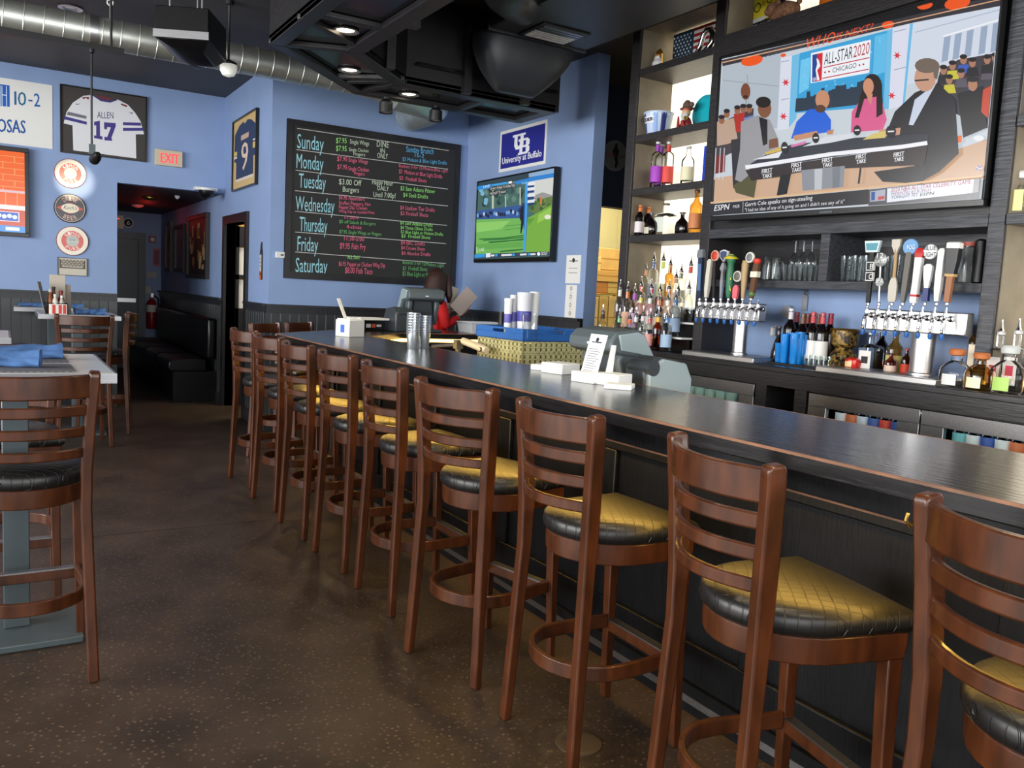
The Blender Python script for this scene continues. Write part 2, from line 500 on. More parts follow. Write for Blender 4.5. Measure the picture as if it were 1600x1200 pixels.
# wainscot
WZ = 1.225
def wains(name, p, q, t=.03, z1=WZ):
    """beadboard run from p to q (plan points) standing t proud on the left-hand side"""
    p = V((p[0], p[1], 0)); q = V((q[0], q[1], 0)); d = (q-p).normalized(); nn = V((-d.y, d.x, 0))
    mb = MB()
    def slab(o0, o1, za, zb, m):
        a, b, c, e = p+nn*o0, q+nn*o0, q+nn*o1, p+nn*o1
        mb.prism([(a.x, a.y), (b.x, b.y), (c.x, c.y), (e.x, e.y)], za, zb, m)
    slab(-.002, t*.6, .12, z1-.06, 0); slab(-.002, t, 0, .13, 1); slab(-.002, t, z1-.085, z1-.025, 1); slab(-.002, t+.03, z1-.025, z1, 1)
    return struct(name, mb, ['beadboard', 'bead_black'])
wains('trim_1', (OX0, WY), (-5, WY))
wains('trim_2', (WX, FY), (WX, DA-.1))
wains('trim_3', (UX, FY), (WX-.03, FY))
wains('trim_4', (UX, 5.83), (UX, FY), z1=1.255)
wains('trim_5', (WX, DB+.1), (WX, 14.3))
# service doorway: frame, leaf swung inwards
fr = MB()
for a, b in ((DA-.09, DA+.0), (DB, DB+.09)): fr.box((WX-.03, a, 0), (WX+.13, b, DT))
fr.box((WX-.03, DA-.09, DT), (WX+.13, DB+.09, DT+.09))
struct('trim_6', fr, 'black_wood')
# ------------------------------------------------------------------ bar stool
def seat_ring(k, z, grow=0):
    """seat outline: straight front, sides drawn in to a round back"""
    pts = []
    N = 14
    pts += [(.205, -.215), (.212, -.11), (.214, 0), (.212, .11), (.205, .215)]
    for i in range(N+1):
        a = PI/2+PI*i/N
        pts.append((.02+.23*cos(a)*1.0, .208*sin(a)))
    return [(x*k+grow*(1 if x > 0 else -1)*0, y*k, z) for x, y in pts]
def make_stool(name='bar_stool'):
    root = empty(name, (0, 0, 0), 0)
    s = MB()
    s.loft([seat_ring(.93, .69), seat_ring(.985, .70), seat_ring(1.0, .715), seat_ring(.99, .733), seat_ring(.95, .745), seat_ring(.8, .754), seat_ring(.5, .759), seat_ring(.1, .76)])
    s.build('seat', 'quilted_vinyl', root, ang=60)
    a = MB()
    a.loft([seat_ring(.93, .625), seat_ring(.945, .66), seat_ring(.945, .692)])
    a.build('seat_frame', 'chair_wood', root, bevel=.004)
    def post(y):
        g = 1 if y > 0 else -1
        path = [(-.225, g*.197, 0), (-.212, g*.186, .3), (-.198, g*.176, .62), (-.197, g*.178, .75), (-.203, g*.188, .92), (-.212, g*.2, 1.06), (-.216, g*.202, 1.095)]
        # smooth the polyline
        out = []
        for i in range(len(path)-1):
            p, q = V(path[i]), V(path[i+1])
            for k in range(3): out.append(p.lerp(q, k/3))
        out.append(V(path[-1]))
        n = len(out)
        w = [.036 if i < n-3 else .034 for i in range(n)]
        h = [.030+.018*min(1, i/(n*.5)) for i in range(n)]
        h[-1] = .036
        return MB().sweep(out, w, h, up=(1, 0, 0))
    for y in (-1, 1):
        post(y).build('leg', 'chair_wood', root, bevel=.006)
    for y in (-1, 1):
        f = MB().sweep([(.188, y*.186, 0), (.178, y*.180, .3), (.170, y*.176, .64)], [.028, .034, .042], [.028, .034, .042], up=(1, 0, 0))
        f.build('leg', 'chair_wood', root, bevel=.004)
    def rail(z0, z1, half, x0, bow, t, nm):
        path = [(x0-bow*(1-(y/half)**2), y, (z0+z1)/2) for y in [half*(-1+2*i/16) for i in range(17)]]
        MB().sweep(path, t, z1-z0).build(nm, 'chair_wood', root, bevel=.005)
    rail(1.006, 1.084, .194, -.214, .075, .02, 'top_rail')
    rail(.945, .982, .186, -.206, .075, .017, 'slat')
    rail(.873, .908, .18, -.202, .073, .017, 'slat')
    rail(.800, .834, .174, -.200, .07, .017, 'slat')
    # bentwood hoop tying the legs together and the worn front foot bar
    hp = [(.16, -.17, .292), (.0, -.18, .292)]
    hp += [(-.06+.165*cos(PI*1.5-PI*i/12), .18*sin(PI*1.5-PI*i/12)*1.0, .292) for i in range(13)]
    hp += [(.0, .18, .292), (.16, .17, .292)]
    MB().sweep(hp, .018, .048).build('stretcher', 'chair_wood', root, bevel=.004)
    MB().box((.165, -.17, .255), (.19, .17, .295)).build('foot_bar', 'chair_wood', root, bevel=.003)
    MB().box((.162, -.165, .294), (.194, .165, .3)).build('foot_plate', 'brushed', root)
    return root
stool = make_stool()
first = [True]
def put_stool(x, y, rz, label, group, cat='bar stool'):
    if first[0]:
        first[0] = False; o = stool; o.location = (x, y, 0); o.rotation_euler = (0, 0, rz)
    else:
        o = clone(stool, (x, y, 0), rz)
    o['label'] = label; o['category'] = cat; o['group'] = group
    return o
R = math.radians
def by_back(xr, yr, xl, yl, label, group, tw=0):
    """stool whose back-post tops stand at right (xr, yr) and left (xl, yl)"""
    d = V((xl-xr, yl-yr, 0)); d.normalize(); fwd = V((d.y, -d.x, 0))
    c = V(((xr+xl)/2, (yr+yl)/2, 0))+fwd*.214
    return put_stool(c.x, c.y, math.atan2(fwd.y, fwd.x), label, group)
G1 = 'ladder-back stools along the bar'
names = ['nearest bar stool, cut off by the right edge of the photo',
         'second nearest bar stool, its gold-lit quilted seat fully in view',
         'third bar stool from the camera, a round floor drain cover just right of its leg',
         'fourth bar stool from the camera along the bar',
         'fifth bar stool from the camera along the bar',
         'sixth bar stool from the camera along the bar',
         'seventh bar stool from the camera along the bar',
         'eighth bar stool from the camera, second before the angled bar corner',
         'farthest bar stool of the straight bar side, just before the angled corner']
sp = [(1.43, .49, 1.475, .90), (1.39, 1.175, 1.485, 1.60), (1.45, 1.885, 1.456, 2.285), (1.47, 2.52, 1.38, 2.90), (1.46, 3.26, 1.455, 3.655),
      (1.47, 3.87, 1.45, 4.27), (1.46, 4.49, 1.44, 4.88), (1.48, 5.13, 1.44, 5.52), (1.49, 5.78, 1.44, 6.17)]
for (a, b, c, d), nm in zip(sp, names): by_back(a, b, c, d, nm, G1)
by_back(1.74, 6.86, 2.03, 7.13, 'bar stool at the angled far corner, left of its pair under the chalkboard wall', G1)
by_back(2.13, 7.2, 2.42, 7.47, 'bar stool at the angled far corner, right of its pair under the chalkboard wall', G1)
G2 = 'high chairs at the dining tables'
put_stool(.075, 3.36, PI/2, 'ladder-back high chair in the left foreground, back to the camera', G2, 'chair')
put_stool(.02, 4.16, -PI/2, 'ladder-back high chair beyond the near table, facing the camera behind blue napkins', G2, 'chair')
put_stool(.585, 7.80, PI/2+.05, 'high chair with back to the camera at the table with the condiment caddy', G2, 'chair')
put_stool(.80, 8.40, PI-.15, 'high chair seen side-on at the right of the caddy table, near the hall', G2, 'chair')
put_stool(.07, 8.75, .2, 'high chair behind the cut-off table at the left edge, only its seat showing', G2, 'chair')
# ------------------------------------------------------------------ the bar
BT = 1.07
outer = [(1.68, -2.2), (1.68, 5.94), (2.69, 6.95), (4.26, 6.95)]
inner = [(2.335, -2.2), (2.335, 5.86), (2.86, 6.40), (4.26, 6.40)]
bar = empty('bar_counter', (2.0, 2.0, 0), 0, 'long black-stained wooden bar with copper-worn edges running past the stools', 'bar')
off = (-2.0, -2.0, 0)
def offset_line(pts, d):
    """move a plan polyline d to its right"""
    out = []
    for i, p in enumerate(pts):
        ns = []
        for a, b in ((i-1, i), (i, i+1)):
            if a < 0 or b >= len(pts): continue
            t = (V(pts[b])-V(pts[a])).normalized(); ns.append(V((t.y, -t.x)))
        n = ns[0] if len(ns) == 1 else (ns[0]+ns[1])/(1+ns[0].dot(ns[1]))
        out.append((p[0]+n.x*d, p[1]+n.y*d))
    return out
def slab(a, b, z0, z1, m=0, mb=None):
    mb = mb or MB()
    for i in range(len(a)-1):
        mb.prism([a[i], a[i+1], b[i+1], b[i]], z0, z1, m)
    return mb
t = MB(); n_ = len(outer)
vs = []
for z in (BT-.048, BT): vs += [(x, y, z) for x, y in outer]+[(x, y, z) for x, y in inner]
fs = []
for k in (0, 8):
    for i in range(3): fs.append((k+i, k+i+1, k+4+i+1, k+4+i))
for i in range(3): fs += [(i, i+1, 8+i+1, 8+i), (4+i, 4+i+1, 12+i+1, 12+i)]
fs += [(0, 4, 12, 8), (3, 7, 15, 11)]
t.add(vs, fs)
top = t.build('countertop', 'bar_top', bar, loc=off, bevel=.004)
e = MB()
e.sweep([(x, y, BT-.003) for x, y in offset_line(outer, -.002)], .007, .007)
e.sweep([(x, y, BT-.003) for x, y in offset_line(inner, .002)], .006, .006)
e.build('edge_wear', 'worn_edge', bar, loc=off, label='copper-coloured worn edge')
ap_o = offset_line(outer, .03); ap_i = offset_line(outer, .075)
slab(ap_o, ap_i, BT-.105, BT-.047).build('apron', 'bar_black', bar, loc=off)
MB().sweep([(x, y, BT-.104) for x, y in offset_line(outer, .028)], .006, .005).build('edge_wear', 'worn_edge', bar, loc=off, label='copper-coloured worn edge')
bo = offset_line(outer, .40); bi = offset_line(inner, -.03)
body = slab(bo, bi, .0, BT-.047).build('body', 'bar_black', bar, loc=off)
# raised stiles and rails that frame the front panels
fr = MB()
f0 = offset_line(outer, .378)
for i in range(3):
    for za, zb in ((.1, .24), (.84, .97)):
        fr.prism([f0[i], f0[i+1], bo[i+1], bo[i]], za, zb)
    a, b = V(f0[i]), V(f0[i+1]); L = (b-a).length; u = (b-a)/L; a2 = V(bo[i])
    k = max(1, round(L/.8)); wn = (V((u.y, -u.x)))*.022
    for j in range(k+1):
        p = a+u*(L*j/k)-u*.05; q = p+u*.1
        fr.prism([tuple(p), tuple(q), tuple(q+wn), tuple(p+wn)], .24, .84)
fr.build('panel_frame', 'bar_black', bar, loc=off, bevel=.005)
slab(offset_line(outer, .365), bo, 0, .1).build('kick_board', 'bar_black', bar, loc=off)
slab(offset_line(outer, .362), offset_line(outer, .366), .035, .06).build('kick_strip', 'brushed', bar, loc=off, label='scuffed metal kick strip')
# warm light strip fixed under the overhang
slab(offset_line(outer, .20), offset_line(outer, .225), BT-.06, BT-.048).build('light_strip', 'led', bar, loc=off, label='warm light strip under the overhang')
# shelf and light on the working side
wk = MB(); slab(offset_line(inner, -.04), offset_line(inner, .40), .86, .89, 0, wk)
wk.build('work_shelf', 'steel', bar, loc=off, label='stainless working shelf behind the bar')
slab(offset_line(inner, -.02), offset_line(inner, .0), BT-.075, BT-.05).build('light_strip', 'led_dim', bar, loc=off, label='warm light strip above the working side')
for y in (.3, 1.05, 1.75, 2.45, 3.1, 3.8, 4.5):     # bag hooks under the apron
    MB().tube([(1.709, y, BT-.085), (1.67, y, BT-.1), (1.655, y, BT-.085), (1.66, y, BT-.07)], .004, 6).build('bag_hook', 'brass', bar, loc=off, label='small brass bag hook')
# ------------------------------------------------------------------ dining tables
def table(x0, x1, y0, y1, label, zt=1.07, group='high dining tables'):
    cx, cy = (x0+x1)/2, (y0+y1)/2; w, d = x1-x0, y1-y0
    o = empty('dining_table', (cx, cy, 0), 0, label, 'table', group)
    MB().box((-w/2, -d/2, zt-.038), (w/2, d/2, zt)).build('tabletop', 'laminate', o, bevel=.006)
    e = MB(); h = .036
    e.sweep([(-w/2-.002, -d/2-.002, zt-.02), (w/2+.002, -d/2-.002, zt-.02), (w/2+.002, d/2+.002, zt-.02), (-w/2-.002, d/2+.002, zt-.02)], .007, h, closed=True)
    e.build('edge_band', 'brushed', o, label='ribbed metal edge band')
    MB().box((-.045, -.04, .03), (.045, .04, zt-.04)).build('column', 'grey_steel', o, bevel=.004)
    MB().box((-.22, -.22, .0), (.22, .22, .03)).build('base_plate', 'grey_steel', o, bevel=.006)
    MB().box((-.16, -.16, zt-.05), (.16, .16, zt-.038)).build('top_plate', 'black_metal', o)
    return o
table(-.26, .36, 3.32, 4.12, 'pale laminate high table in the left foreground with two blue napkins')
table(.285, .905, 7.98, 8.72, 'pale high table carrying the condiment caddy, by the hall')
table(.13, .80, 9.36, 9.92, 'high table against the back wall beadboard with two napkins on it')
table(-.60, .052, 5.1, 5.72, 'high table cut off by the left edge, behind the near table')
# ------------------------------------------------------------------ back bar
XS, XB, CZ, CXF = 3.95, 4.30, 1.10, 3.71
bc = empty('back_counter', (4.0, 2.0, 0), 0, 'black-stained counter along the bar wall carrying taps and bottles', 'counter')
o_ = (-4.0, -2.0, 0)
MB().box((CXF, -1.5, CZ-.03), (XB, 4.98, CZ)).build('countertop', 'black_wood', bc, loc=o_, bevel=.004)
MB().box((CXF+.004, -1.5, .99), (CXF+.03, 4.98, CZ-.03)).build('fascia', 'black_wood', bc, loc=o_)
for ya_, yb_ in ((-1.5, 1.69), (3.02, 3.10), (3.30, 3.38), (4.3, 4.98)): MB().box((CXF+.03, ya_, 0), (XB, yb_, .99)).build('body_panel', 'black_wood', bc, loc=o_)
# coolers below the counter: stainless doors with a glass light and bottles behind
def cooler(y0, y1, label, n):
    c = empty('bar_cooler', (4.0, (y0+y1)/2, 0), 0, label, 'cooler', 'stainless under-counter coolers')
    w = y1-y0; k = (-4.0, -(y0+y1)/2, 0)
    sh = MB().box((CXF+.06, y0, .05), (CXF+.075, y0+.02, .985)).box((XB-.03, y0, .05), (XB-.01, y1, .985)).box((CXF+.06, y0, .05), (XB-.01, y1, .07)).box((CXF+.06, y0, .965), (XB-.01, y1, .985))
    sh.box((CXF+.06, y0, .05), (XB-.01, y0+.012, .985)).box((CXF+.06, y1-.012, .05), (XB-.01, y1, .985))
    if n == 1: sh.box((CXF+.09, y0+.012, .75), (XB-.03, y1-.012, .76))
    sh.box((CXF+.09, y0+.012, .77), (XB-.03, y1-.012, .78))
    sh.build('cabinet', 'black_metal', c, loc=k)
    MB().box((CXF+.07, y0+.03, .955), (CXF+.085, y1-.03, .965)).build('light_strip', 'cool_led', c, loc=k)
    for j in range(n):
        a = y0+w*j/n+.004; b = y0+w*(j+1)/n-.004
        d = MB(); f = .115
        za, zb, z0 = .905, .98, .08
        d.box((CXF+.032, a, za+.005), (CXF+.06, b, zb)).box((CXF+.032, a, z0), (CXF+.06, a+f, za+.005)).box((CXF+.032, b-f, z0), (CXF+.06, b, za+.005)).box((CXF+.032, a+f, z0), (CXF+.06, b-f, z0+.1))
        do = d.build('door', 'brushed', c, loc=k, bevel=.002)
        MB().box((CXF+.048, a+f, z0+.1), (CXF+.052, b-f, za+.005)).build('door_glass', 'pane', do)
        MB().box((CXF+.012, b-.05, .78), (CXF+.03, b-.03, .86)).box((CXF+.03, b-.045, .80), (CXF+.034, b-.035, .84)).build('handle', 'black_plastic', do)
    return c
cooler(3.39, 4.29, 'stainless cooler door with pale glasses behind its window, left of the dark gap', 1)
cooler(1.70, 3.01, 'pair of stainless cooler doors under the counter at the right', 2)
# bottles seen through the cooler glass
cols = [(240, 240, 236), (120, 190, 190), (226, 70, 50), (230, 120, 70), (236, 236, 230), (60, 90, 160), (232, 232, 236), (60, 90, 170), (236, 236, 240), (70, 100, 170)]
def simple_bottle(loc, h, r, glass, lab, cap, group, label, name='beer_bottle', cat='bottle', hi=.48):
    b = MB().lathe([(r*.9, 0), (r, .006), (r, h*.56), (r*.85, h*.64), (r*.4, h*.76), (r*.36, h*.96), (r*.42, h*.965), (r*.42, h)], n=14)
    o = b.build(name, glass, loc=loc)
    tag(o, label, cat, group)
    l = MB().lathe([(r+.0008, h*.14), (r+.0012, h*.15), (r+.0012, h*hi), (r+.0008, h*hi+.001)], n=14, cap=False)
    l.build('label', lab, o)
    MB().lathe([(r*.47, h*.965), (r*.47, h), (r*.3, h+.004)], n=10).build('cap', cap, o)
    return o
def colmat(c, rough=.5, metal=0):
    k = 'c%02x%02x%02x_%d_%d' % (*c, rough*100, metal*100)
    if k not in M: M[k] = mat(k, c, rough, metal)
    return k
M['brown_glass'] = glassmat('brown_glass', (84, 40, 14), .3)
M['green_glass'] = glassmat('green_glass', (40, 62, 30), .3)
M['dark_glass'] = mat('dark_glass', (16, 9, 10), .12)
M['amber'] = glassmat('amber', (186, 104, 34), .3)
M['gold_liquor'] = glassmat('gold_liquor', (226, 190, 120), .3)
M['blue_glass'] = mat('blue_glass', (14, 128, 214), .15, coat=.5)
pos = [2.855-.066*i for i in range(7)]+[2.205-.066*i for i in range(6)]
ordn = ['first', 'second', 'third', 'fourth', 'fifth', 'sixth', 'seventh', 'eighth', 'ninth', 'tenth', 'eleventh', 'twelfth', 'thirteenth', 'fourteenth']
for i, y in enumerate(pos):
    c = cols[(i*3) % 10]; side = 'left' if i < 7 else 'right'; j = i if i < 7 else i-7
    simple_bottle((CXF+.125, y, .781), .195, .034, 'brown_glass', colmat(c), colmat(c, .4), 'beer bottles behind the cooler glass', '%s bottle from the left behind the %s door of the paired stainless coolers' % (ordn[j], side), hi=.56)
for i in range(5):
    MB().lathe([(.03, 0), (.034, .005), (.04, .14), (.037, .14), (.031, .01)], n=12).build('pint_glass', colmat((176, 200, 184), .25), loc=(CXF+.12, 4.0-.09*i, .761),
        label='%s pale glass from the left in the single cooler left of the gap' % ordn[i], cat='glass', group='glasses in the left cooler')
# liquor bottle standing in the dark gap between the coolers
simple_bottle((3.95, 3.2, .60), .33, .038, 'green_glass', colmat((214, 196, 150)), colmat((190, 160, 90)), None, 'lone dark bottle standing in the black gap between the coolers', 'wine_bottle')
MB().box((CXF+.06, 3.102, .57), (XB, 3.298, .598)).build('gap_shelf', 'black_wood', bc, loc=o_)
# ------------------------------------------------------------------ shelving with its posts
su = empty('back_bar_shelving', (4.1, 3.2, CZ), 0, 'tall dark wood shelving framing the big television behind the bar', 'shelving')
k = (-4.1, -3.2, -CZ)
TOP = CEIL
for y0, y1, m in ((4.90, 4.985, 'shelf_wood'), (4.065, 4.15, 'shelf_wood'), (2.175, 2.25, 'grain_wood')):
    MB().box((XS, y0, CZ), (XB, y1, TOP)).build('upright', m, su, loc=k, bevel=.003)
    if y0 > 4 or y0 < 3:
        pass
MB().box((XS, .6, CZ), (XB, .68, TOP)).build('upright', 'grain_wood', su, loc=k)
# pale inner faces of the lit bays
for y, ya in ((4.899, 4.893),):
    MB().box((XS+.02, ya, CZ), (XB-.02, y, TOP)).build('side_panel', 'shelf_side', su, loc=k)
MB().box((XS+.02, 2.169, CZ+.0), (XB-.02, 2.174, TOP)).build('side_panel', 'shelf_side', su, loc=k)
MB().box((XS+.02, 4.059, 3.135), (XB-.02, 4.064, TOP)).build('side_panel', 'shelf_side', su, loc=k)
LZ = [1.85, 2.185, 2.565, 3.03]
for z in LZ:
    MB().box((XS, 4.15, z), (XB, 4.893, z+.05)).build('shelf', 'shelf_wood', su, loc=k, bevel=.002)
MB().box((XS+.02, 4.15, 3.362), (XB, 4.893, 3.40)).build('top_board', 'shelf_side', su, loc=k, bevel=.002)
for z in (1.86, 2.30, 2.75):
    MB().box((XS, .68, z), (XB, 2.169, z+.05)).build('shelf', 'grain_wood', su, loc=k, bevel=.002)
MB().box((XS-.004, 2.25, 1.853), (XB, 4.065, 1.912)).build('rail', 'grain_wood', su, loc=k, bevel=.002)
MB().box((XS, 2.25, 2.995), (XB, 4.065, 3.13)).build('rail', 'shelf_wood', su, loc=k, bevel=.002)
MB().box((XS+.03, 2.25, 1.912), (XS+.05, 4.065, 2.995)).build('backing', 'black_wood', su, loc=k, label='dark panel behind the television')
MB().box((XS, 2.25, 1.545), (XB, 4.065, 1.59)).build('shelf', 'grain_wood', su, loc=k, bevel=.002)
MB().box((XS, 3.125, 1.59), (XB, 3.185, 1.853)).build('divider', 'grain_wood', su, loc=k, bevel=.002)
MB().box((XB-.03, 2.25, 1.59), (XB-.02, 4.065, 1.853)).build('backing', 'black_wood', su, loc=k)
MB().box((XB-.035, 2.25, 1.80), (XB-.031, 3.6, 1.853)).build('batten', 'grain_wood', su, loc=k)
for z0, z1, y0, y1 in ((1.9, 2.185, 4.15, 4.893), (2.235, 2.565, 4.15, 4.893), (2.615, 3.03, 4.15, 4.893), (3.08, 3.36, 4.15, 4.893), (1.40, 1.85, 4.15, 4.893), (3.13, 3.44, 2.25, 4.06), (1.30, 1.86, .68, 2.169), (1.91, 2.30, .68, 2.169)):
    MB().box((XB-.025, y0+.0, z0), (XB-.012, y1, z1)).build('glow_panel', 'glow_panel', su, loc=k, label='cream back panel with added glow for the shelf lighting')
# ------------------------------------------------------------------ bottles on the lit shelves
def liquor(X, px, py, Zs, r, glass='glass_clear', lab=None, cap=(30, 30, 32), kind='round', spout=False, desc='', group=None, lab2=None, name='liquor_bottle', neck=None):
    """bottle whose top shows at photo pixel (px, py), standing on height Zs at depth X"""
    p = at(px, py, X=X); H = p.z-Zs; sp = .055 if spout else 0; h = H-sp
    if kind == 'round': pr = [(r*.92, 0), (r, .006), (r, h*.60), (r*.93, h*.66), (r*.45, h*.76), (r*.36, h*.82), (r*.34, h*.95), (r*.40, h*.955), (r*.40, h*.985), (r*.34, h)]
    elif kind == 'tall': pr = [(r*.92, 0), (r, .006), (r, h*.70), (r*.85, h*.75), (r*.42, h*.79), (r*.38, h*.95), (r*.44, h*.955), (r*.44, h)]
    elif kind == 'cone': pr = [(r*.9, 0), (r, .01), (r*.98, h*.25), (r*.7, h*.5), (r*.4, h*.68), (r*.3, h*.8), (r*.3, h*.95), (r*.36, h)]
    elif kind == 'squat': pr = [(r*.85, 0), (r, .012), (r*1.03, h*.35), (r*.9, h*.55), (r*.5, h*.68), (r*.3, h*.76), (r*.3, h*.95), (r*.34, h)]
    elif kind == 'jug': pr = [(r*.9, 0), (r, .012), (r*1.02, h*.36), (r*.94, h*.5), (r*.62, h*.62), (r*.36, h*.69), (r*.33, h*.78), (r*.34, h*.82)]
    b = MB()
    if kind == 'jug' or kind == 'squat':
        b.lathe(pr, n=18, sx=.72)
    elif kind == 'square':
        rings = []
        for rr, z in [(r*.95, 0), (r, .006), (r, h*.62), (r*.8, h*.68)]:
            rings.append([(x*rr, y*rr, z) for x, y in ((-.8, -1), (.8, -1), (1, -.8), (1, .8), (.8, 1), (-.8, 1), (-1, .8), (-1, -.8))])
        for rr, z in [(r*.4, h*.72), (r*.38, h*.95), (r*.44, h)]:
            rings.append([(rr*cos(a), rr*sin(a), z) for a in [PI/4*i+PI*1.25+PI/8 for i in range(8)]])
        b.loft(rings)
    else: b.lathe(pr, n=16)
    o = b.build(name, glass, loc=(p.x, p.y, Zs))
    tag(o, desc, 'bottle', group)
    if lab:
        if kind == 'square':
            l = MB().box((-r-.0015, -r*.72, h*.1), (-r-.0004, r*.72, h*.56))
        elif kind in ('jug', 'squat'):
            l = MB(); rings = []
            for z in (h*.06, h*.34): rings.append([(-(r*1.02+.002)*cos(a)*.72, (r*1.02+.002)*sin(a), z) for a in [-.45+.9*i/8 for i in range(9)]])
            l.loft(rings, cap=False, closed=False)
        else:
            z0, z1 = (h*.12, h*.46) if kind != 'cone' else (h*.05, h*.22)
            l = MB().lathe([(r+.0008, z0), (r+.0014, z0+.004), (r+.0014, z1), (r+.0008, z1+.002)], n=16, cap=False)
        l.build('label', colmat(lab, .6), o)
    if lab2:
        if kind == 'square': MB().box((-r-.0022, -r*.4, h*.25), (-r-.0016, r*.4, h*.42)).build('label_panel', colmat(lab2, .6), o)
        else: MB().lathe([(r*.345, h*.79), (r*.40, h*.795), (r*.40, h*.93), (r*.345, h*.935)], n=12, cap=False).build('neck_band', colmat(lab2, .5), o)
    if kind == 'jug': MB().lathe([(r*.36, h*.82), (r*.46, h*.84), (r*.5, h*.95), (r*.4, h), (r*.1, h+.001)], n=12).build('cork', colmat(cap, .6), o)
    else: MB().lathe([(r*.42, h*.95), (r*.42, h), (r*.2, h+.002)], n=12).build('cap', colmat(cap, .4), o)
    if spout:
        MB().lathe([(.011, h-.002), (.013, h+.004), (.008, h+.016), (.004, h+.04), (.003, h+sp)], n=8).build('pour_spout', 'chrome', o)
    return o
g = 'bottles on the second lit shelf'
liquor(4.02, 1029, 222, 2.236, .042, 'glass', (168, 70, 190), (220, 215, 225), 'tall', desc='clear bottle with purple band label, leftmost on the lit shelf below the cider bucket', group=g, lab2=(150, 60, 170))
liquor(4.14, 1035, 224, 2.236, .042, 'glass', (120, 50, 150), (226, 222, 226), 'tall', desc='clear bottle with purple band half hidden behind the red-band bottle', group=g, lab2=(120, 50, 150))
liquor(4.08, 1046, 222, 2.236, .042, 'glass', (224, 80, 70), (224, 224, 224), 'tall', desc='clear bottle with coral red band label beside the purple pair', group=g, lab2=(214, 70, 60))
liquor(4.06, 1077, 229, 2.236, .045, 'glass', (232, 226, 190), (200, 200, 205), 'round', desc='clear round-shouldered vodka bottle with yellow lettering, alone mid-shelf', group=g)
MB().box((-.05, -.045, 0), (.05, .045, .235)).build('bottle_box', colmat((22, 60, 190), .4), loc=(4.06, 4.19, 2.236), label='glossy blue carton against the post on the lit shelf', cat='box', bevel=.003)
g = 'bottles on the lowest lit shelf'
liquor(4.03, 1001, 321, 1.901, .034, 'dark_glass', (232, 222, 226), (226, 120, 40), 'round', desc='dark squat bottle with white label and orange foil cap, leftmost on the lowest lit shelf', group=g, lab2=(226, 120, 40))
liquor(4.12, 1014, 324, 1.901, .04, 'dark_glass', (226, 214, 190), (226, 120, 40), 'round', desc='dark bottle with orange neck foil, second from left on the lowest lit shelf', group=g, lab2=(226, 120, 40))
liquor(4.0, 1018, 332, 1.901, .055, 'dark_glass', (206, 200, 180), (120, 112, 100), 'squat', desc='round black bottle with pale label in front of the orange-foil bottles', group=g)
liquor(4.08, 1042, 318, 1.901, .062, 'glass', (220, 226, 216), (70, 68, 60), 'square', desc='broad clear square decanter bottle with black stopper on the lowest lit shelf', group=g, name='decanter_bottle')
liquor(4.06, 1067, 332, 1.901, .055, 'dark_glass', None, (96, 50, 30), 'squat', desc='black onion-shaped bottle right of the square decanter', group=g)
liquor(4.04, 1090, 298, 1.901, .045, 'gold_liquor', (206, 130, 80), (110, 60, 36), 'round', desc='tall tequila bottle with tan label, rightmost on the lowest lit shelf', group=g)
# stepped riser with its crowd of pour bottles
rs = empty('bottle_riser', (4.0, 4.5, CZ), 0, 'stepped clear-edged riser under the crowd of pour bottles', 'riser')
kk = (-4.0, -4.5, -CZ)
for x0, x1, z in ((3.86, 3.97, 1.20), (3.97, 4.08, 1.30), (4.08, 4.22, 1.40)):
    MB().box((x0, 4.16, z-.012), (x1, 4.888, z)).build('step', 'white_plastic', rs, loc=kk)
    MB().box((x0+.085, 4.17, CZ+.001), (x0+.095, 4.88, z-.012)).build('riser_back', 'black_plastic', rs, loc=kk)
W = (236, 234, 228); K = (30, 30, 34)
rows = [
 (3.805, CZ+.001, 'front row on the counter', [(943, 476, K, 'glass_clear'), (969, 482, (110, 214, 120), 'glass_clear'), (985, 484, (226, 120, 70), 'glass_clear'), (995, 480, W, 'glass_clear'), (1006, 478, (226, 214, 216), 'glass_clear'), (1017, 482, (190, 50, 44), 'glass_clear'), (1030, 479, (226, 176, 60), 'amber'), (1044, 480, (60, 120, 190), 'glass_clear')]),
 (3.92, 1.201, 'first step of the riser', [(970, 437, (220, 222, 216), 'glass_clear'), (982, 440, (226, 130, 70), 'glass_clear'), (993, 443, (166, 90, 180), 'glass_clear'), (1003, 449, (230, 210, 90), 'glass_clear'), (1017, 450, (232, 232, 226), 'glass_clear'), (1031, 452, (206, 150, 110), 'glass_clear'), (1045, 453, W, 'glass_clear'), (1058, 452, (40, 90, 160), 'glass_clear')]),
 (4.025, 1.301, 'second step of the riser', [(988, 425, (230, 180, 70), 'gold_liquor'), (1003, 432, (224, 84, 74), 'glass_clear'), (1019, 436, (200, 64, 84), 'glass_clear'), (1033, 440, (212, 170, 70), 'amber'), (1047, 437, (214, 130, 70), 'glass_clear'), (1061, 440, (70, 74, 84), 'glass_clear'), (1078, 436, (240, 238, 230), 'glass_clear')]),
 (4.14, 1.401, 'top step of the riser', [(1010, 407, (214, 160, 120), 'glass_clear'), (1023, 393, (60, 84, 130), 'glass_clear'), (1038, 392, (190, 206, 110), 'glass_clear'), (1049, 400, (196, 130, 84), 'gold_liquor'), (1058, 420, (180, 130, 100), 'glass_clear'), (1066, 411, (110, 116, 84), 'glass_clear'), (1081, 400, (206, 70, 60), 'glass_clear')])]
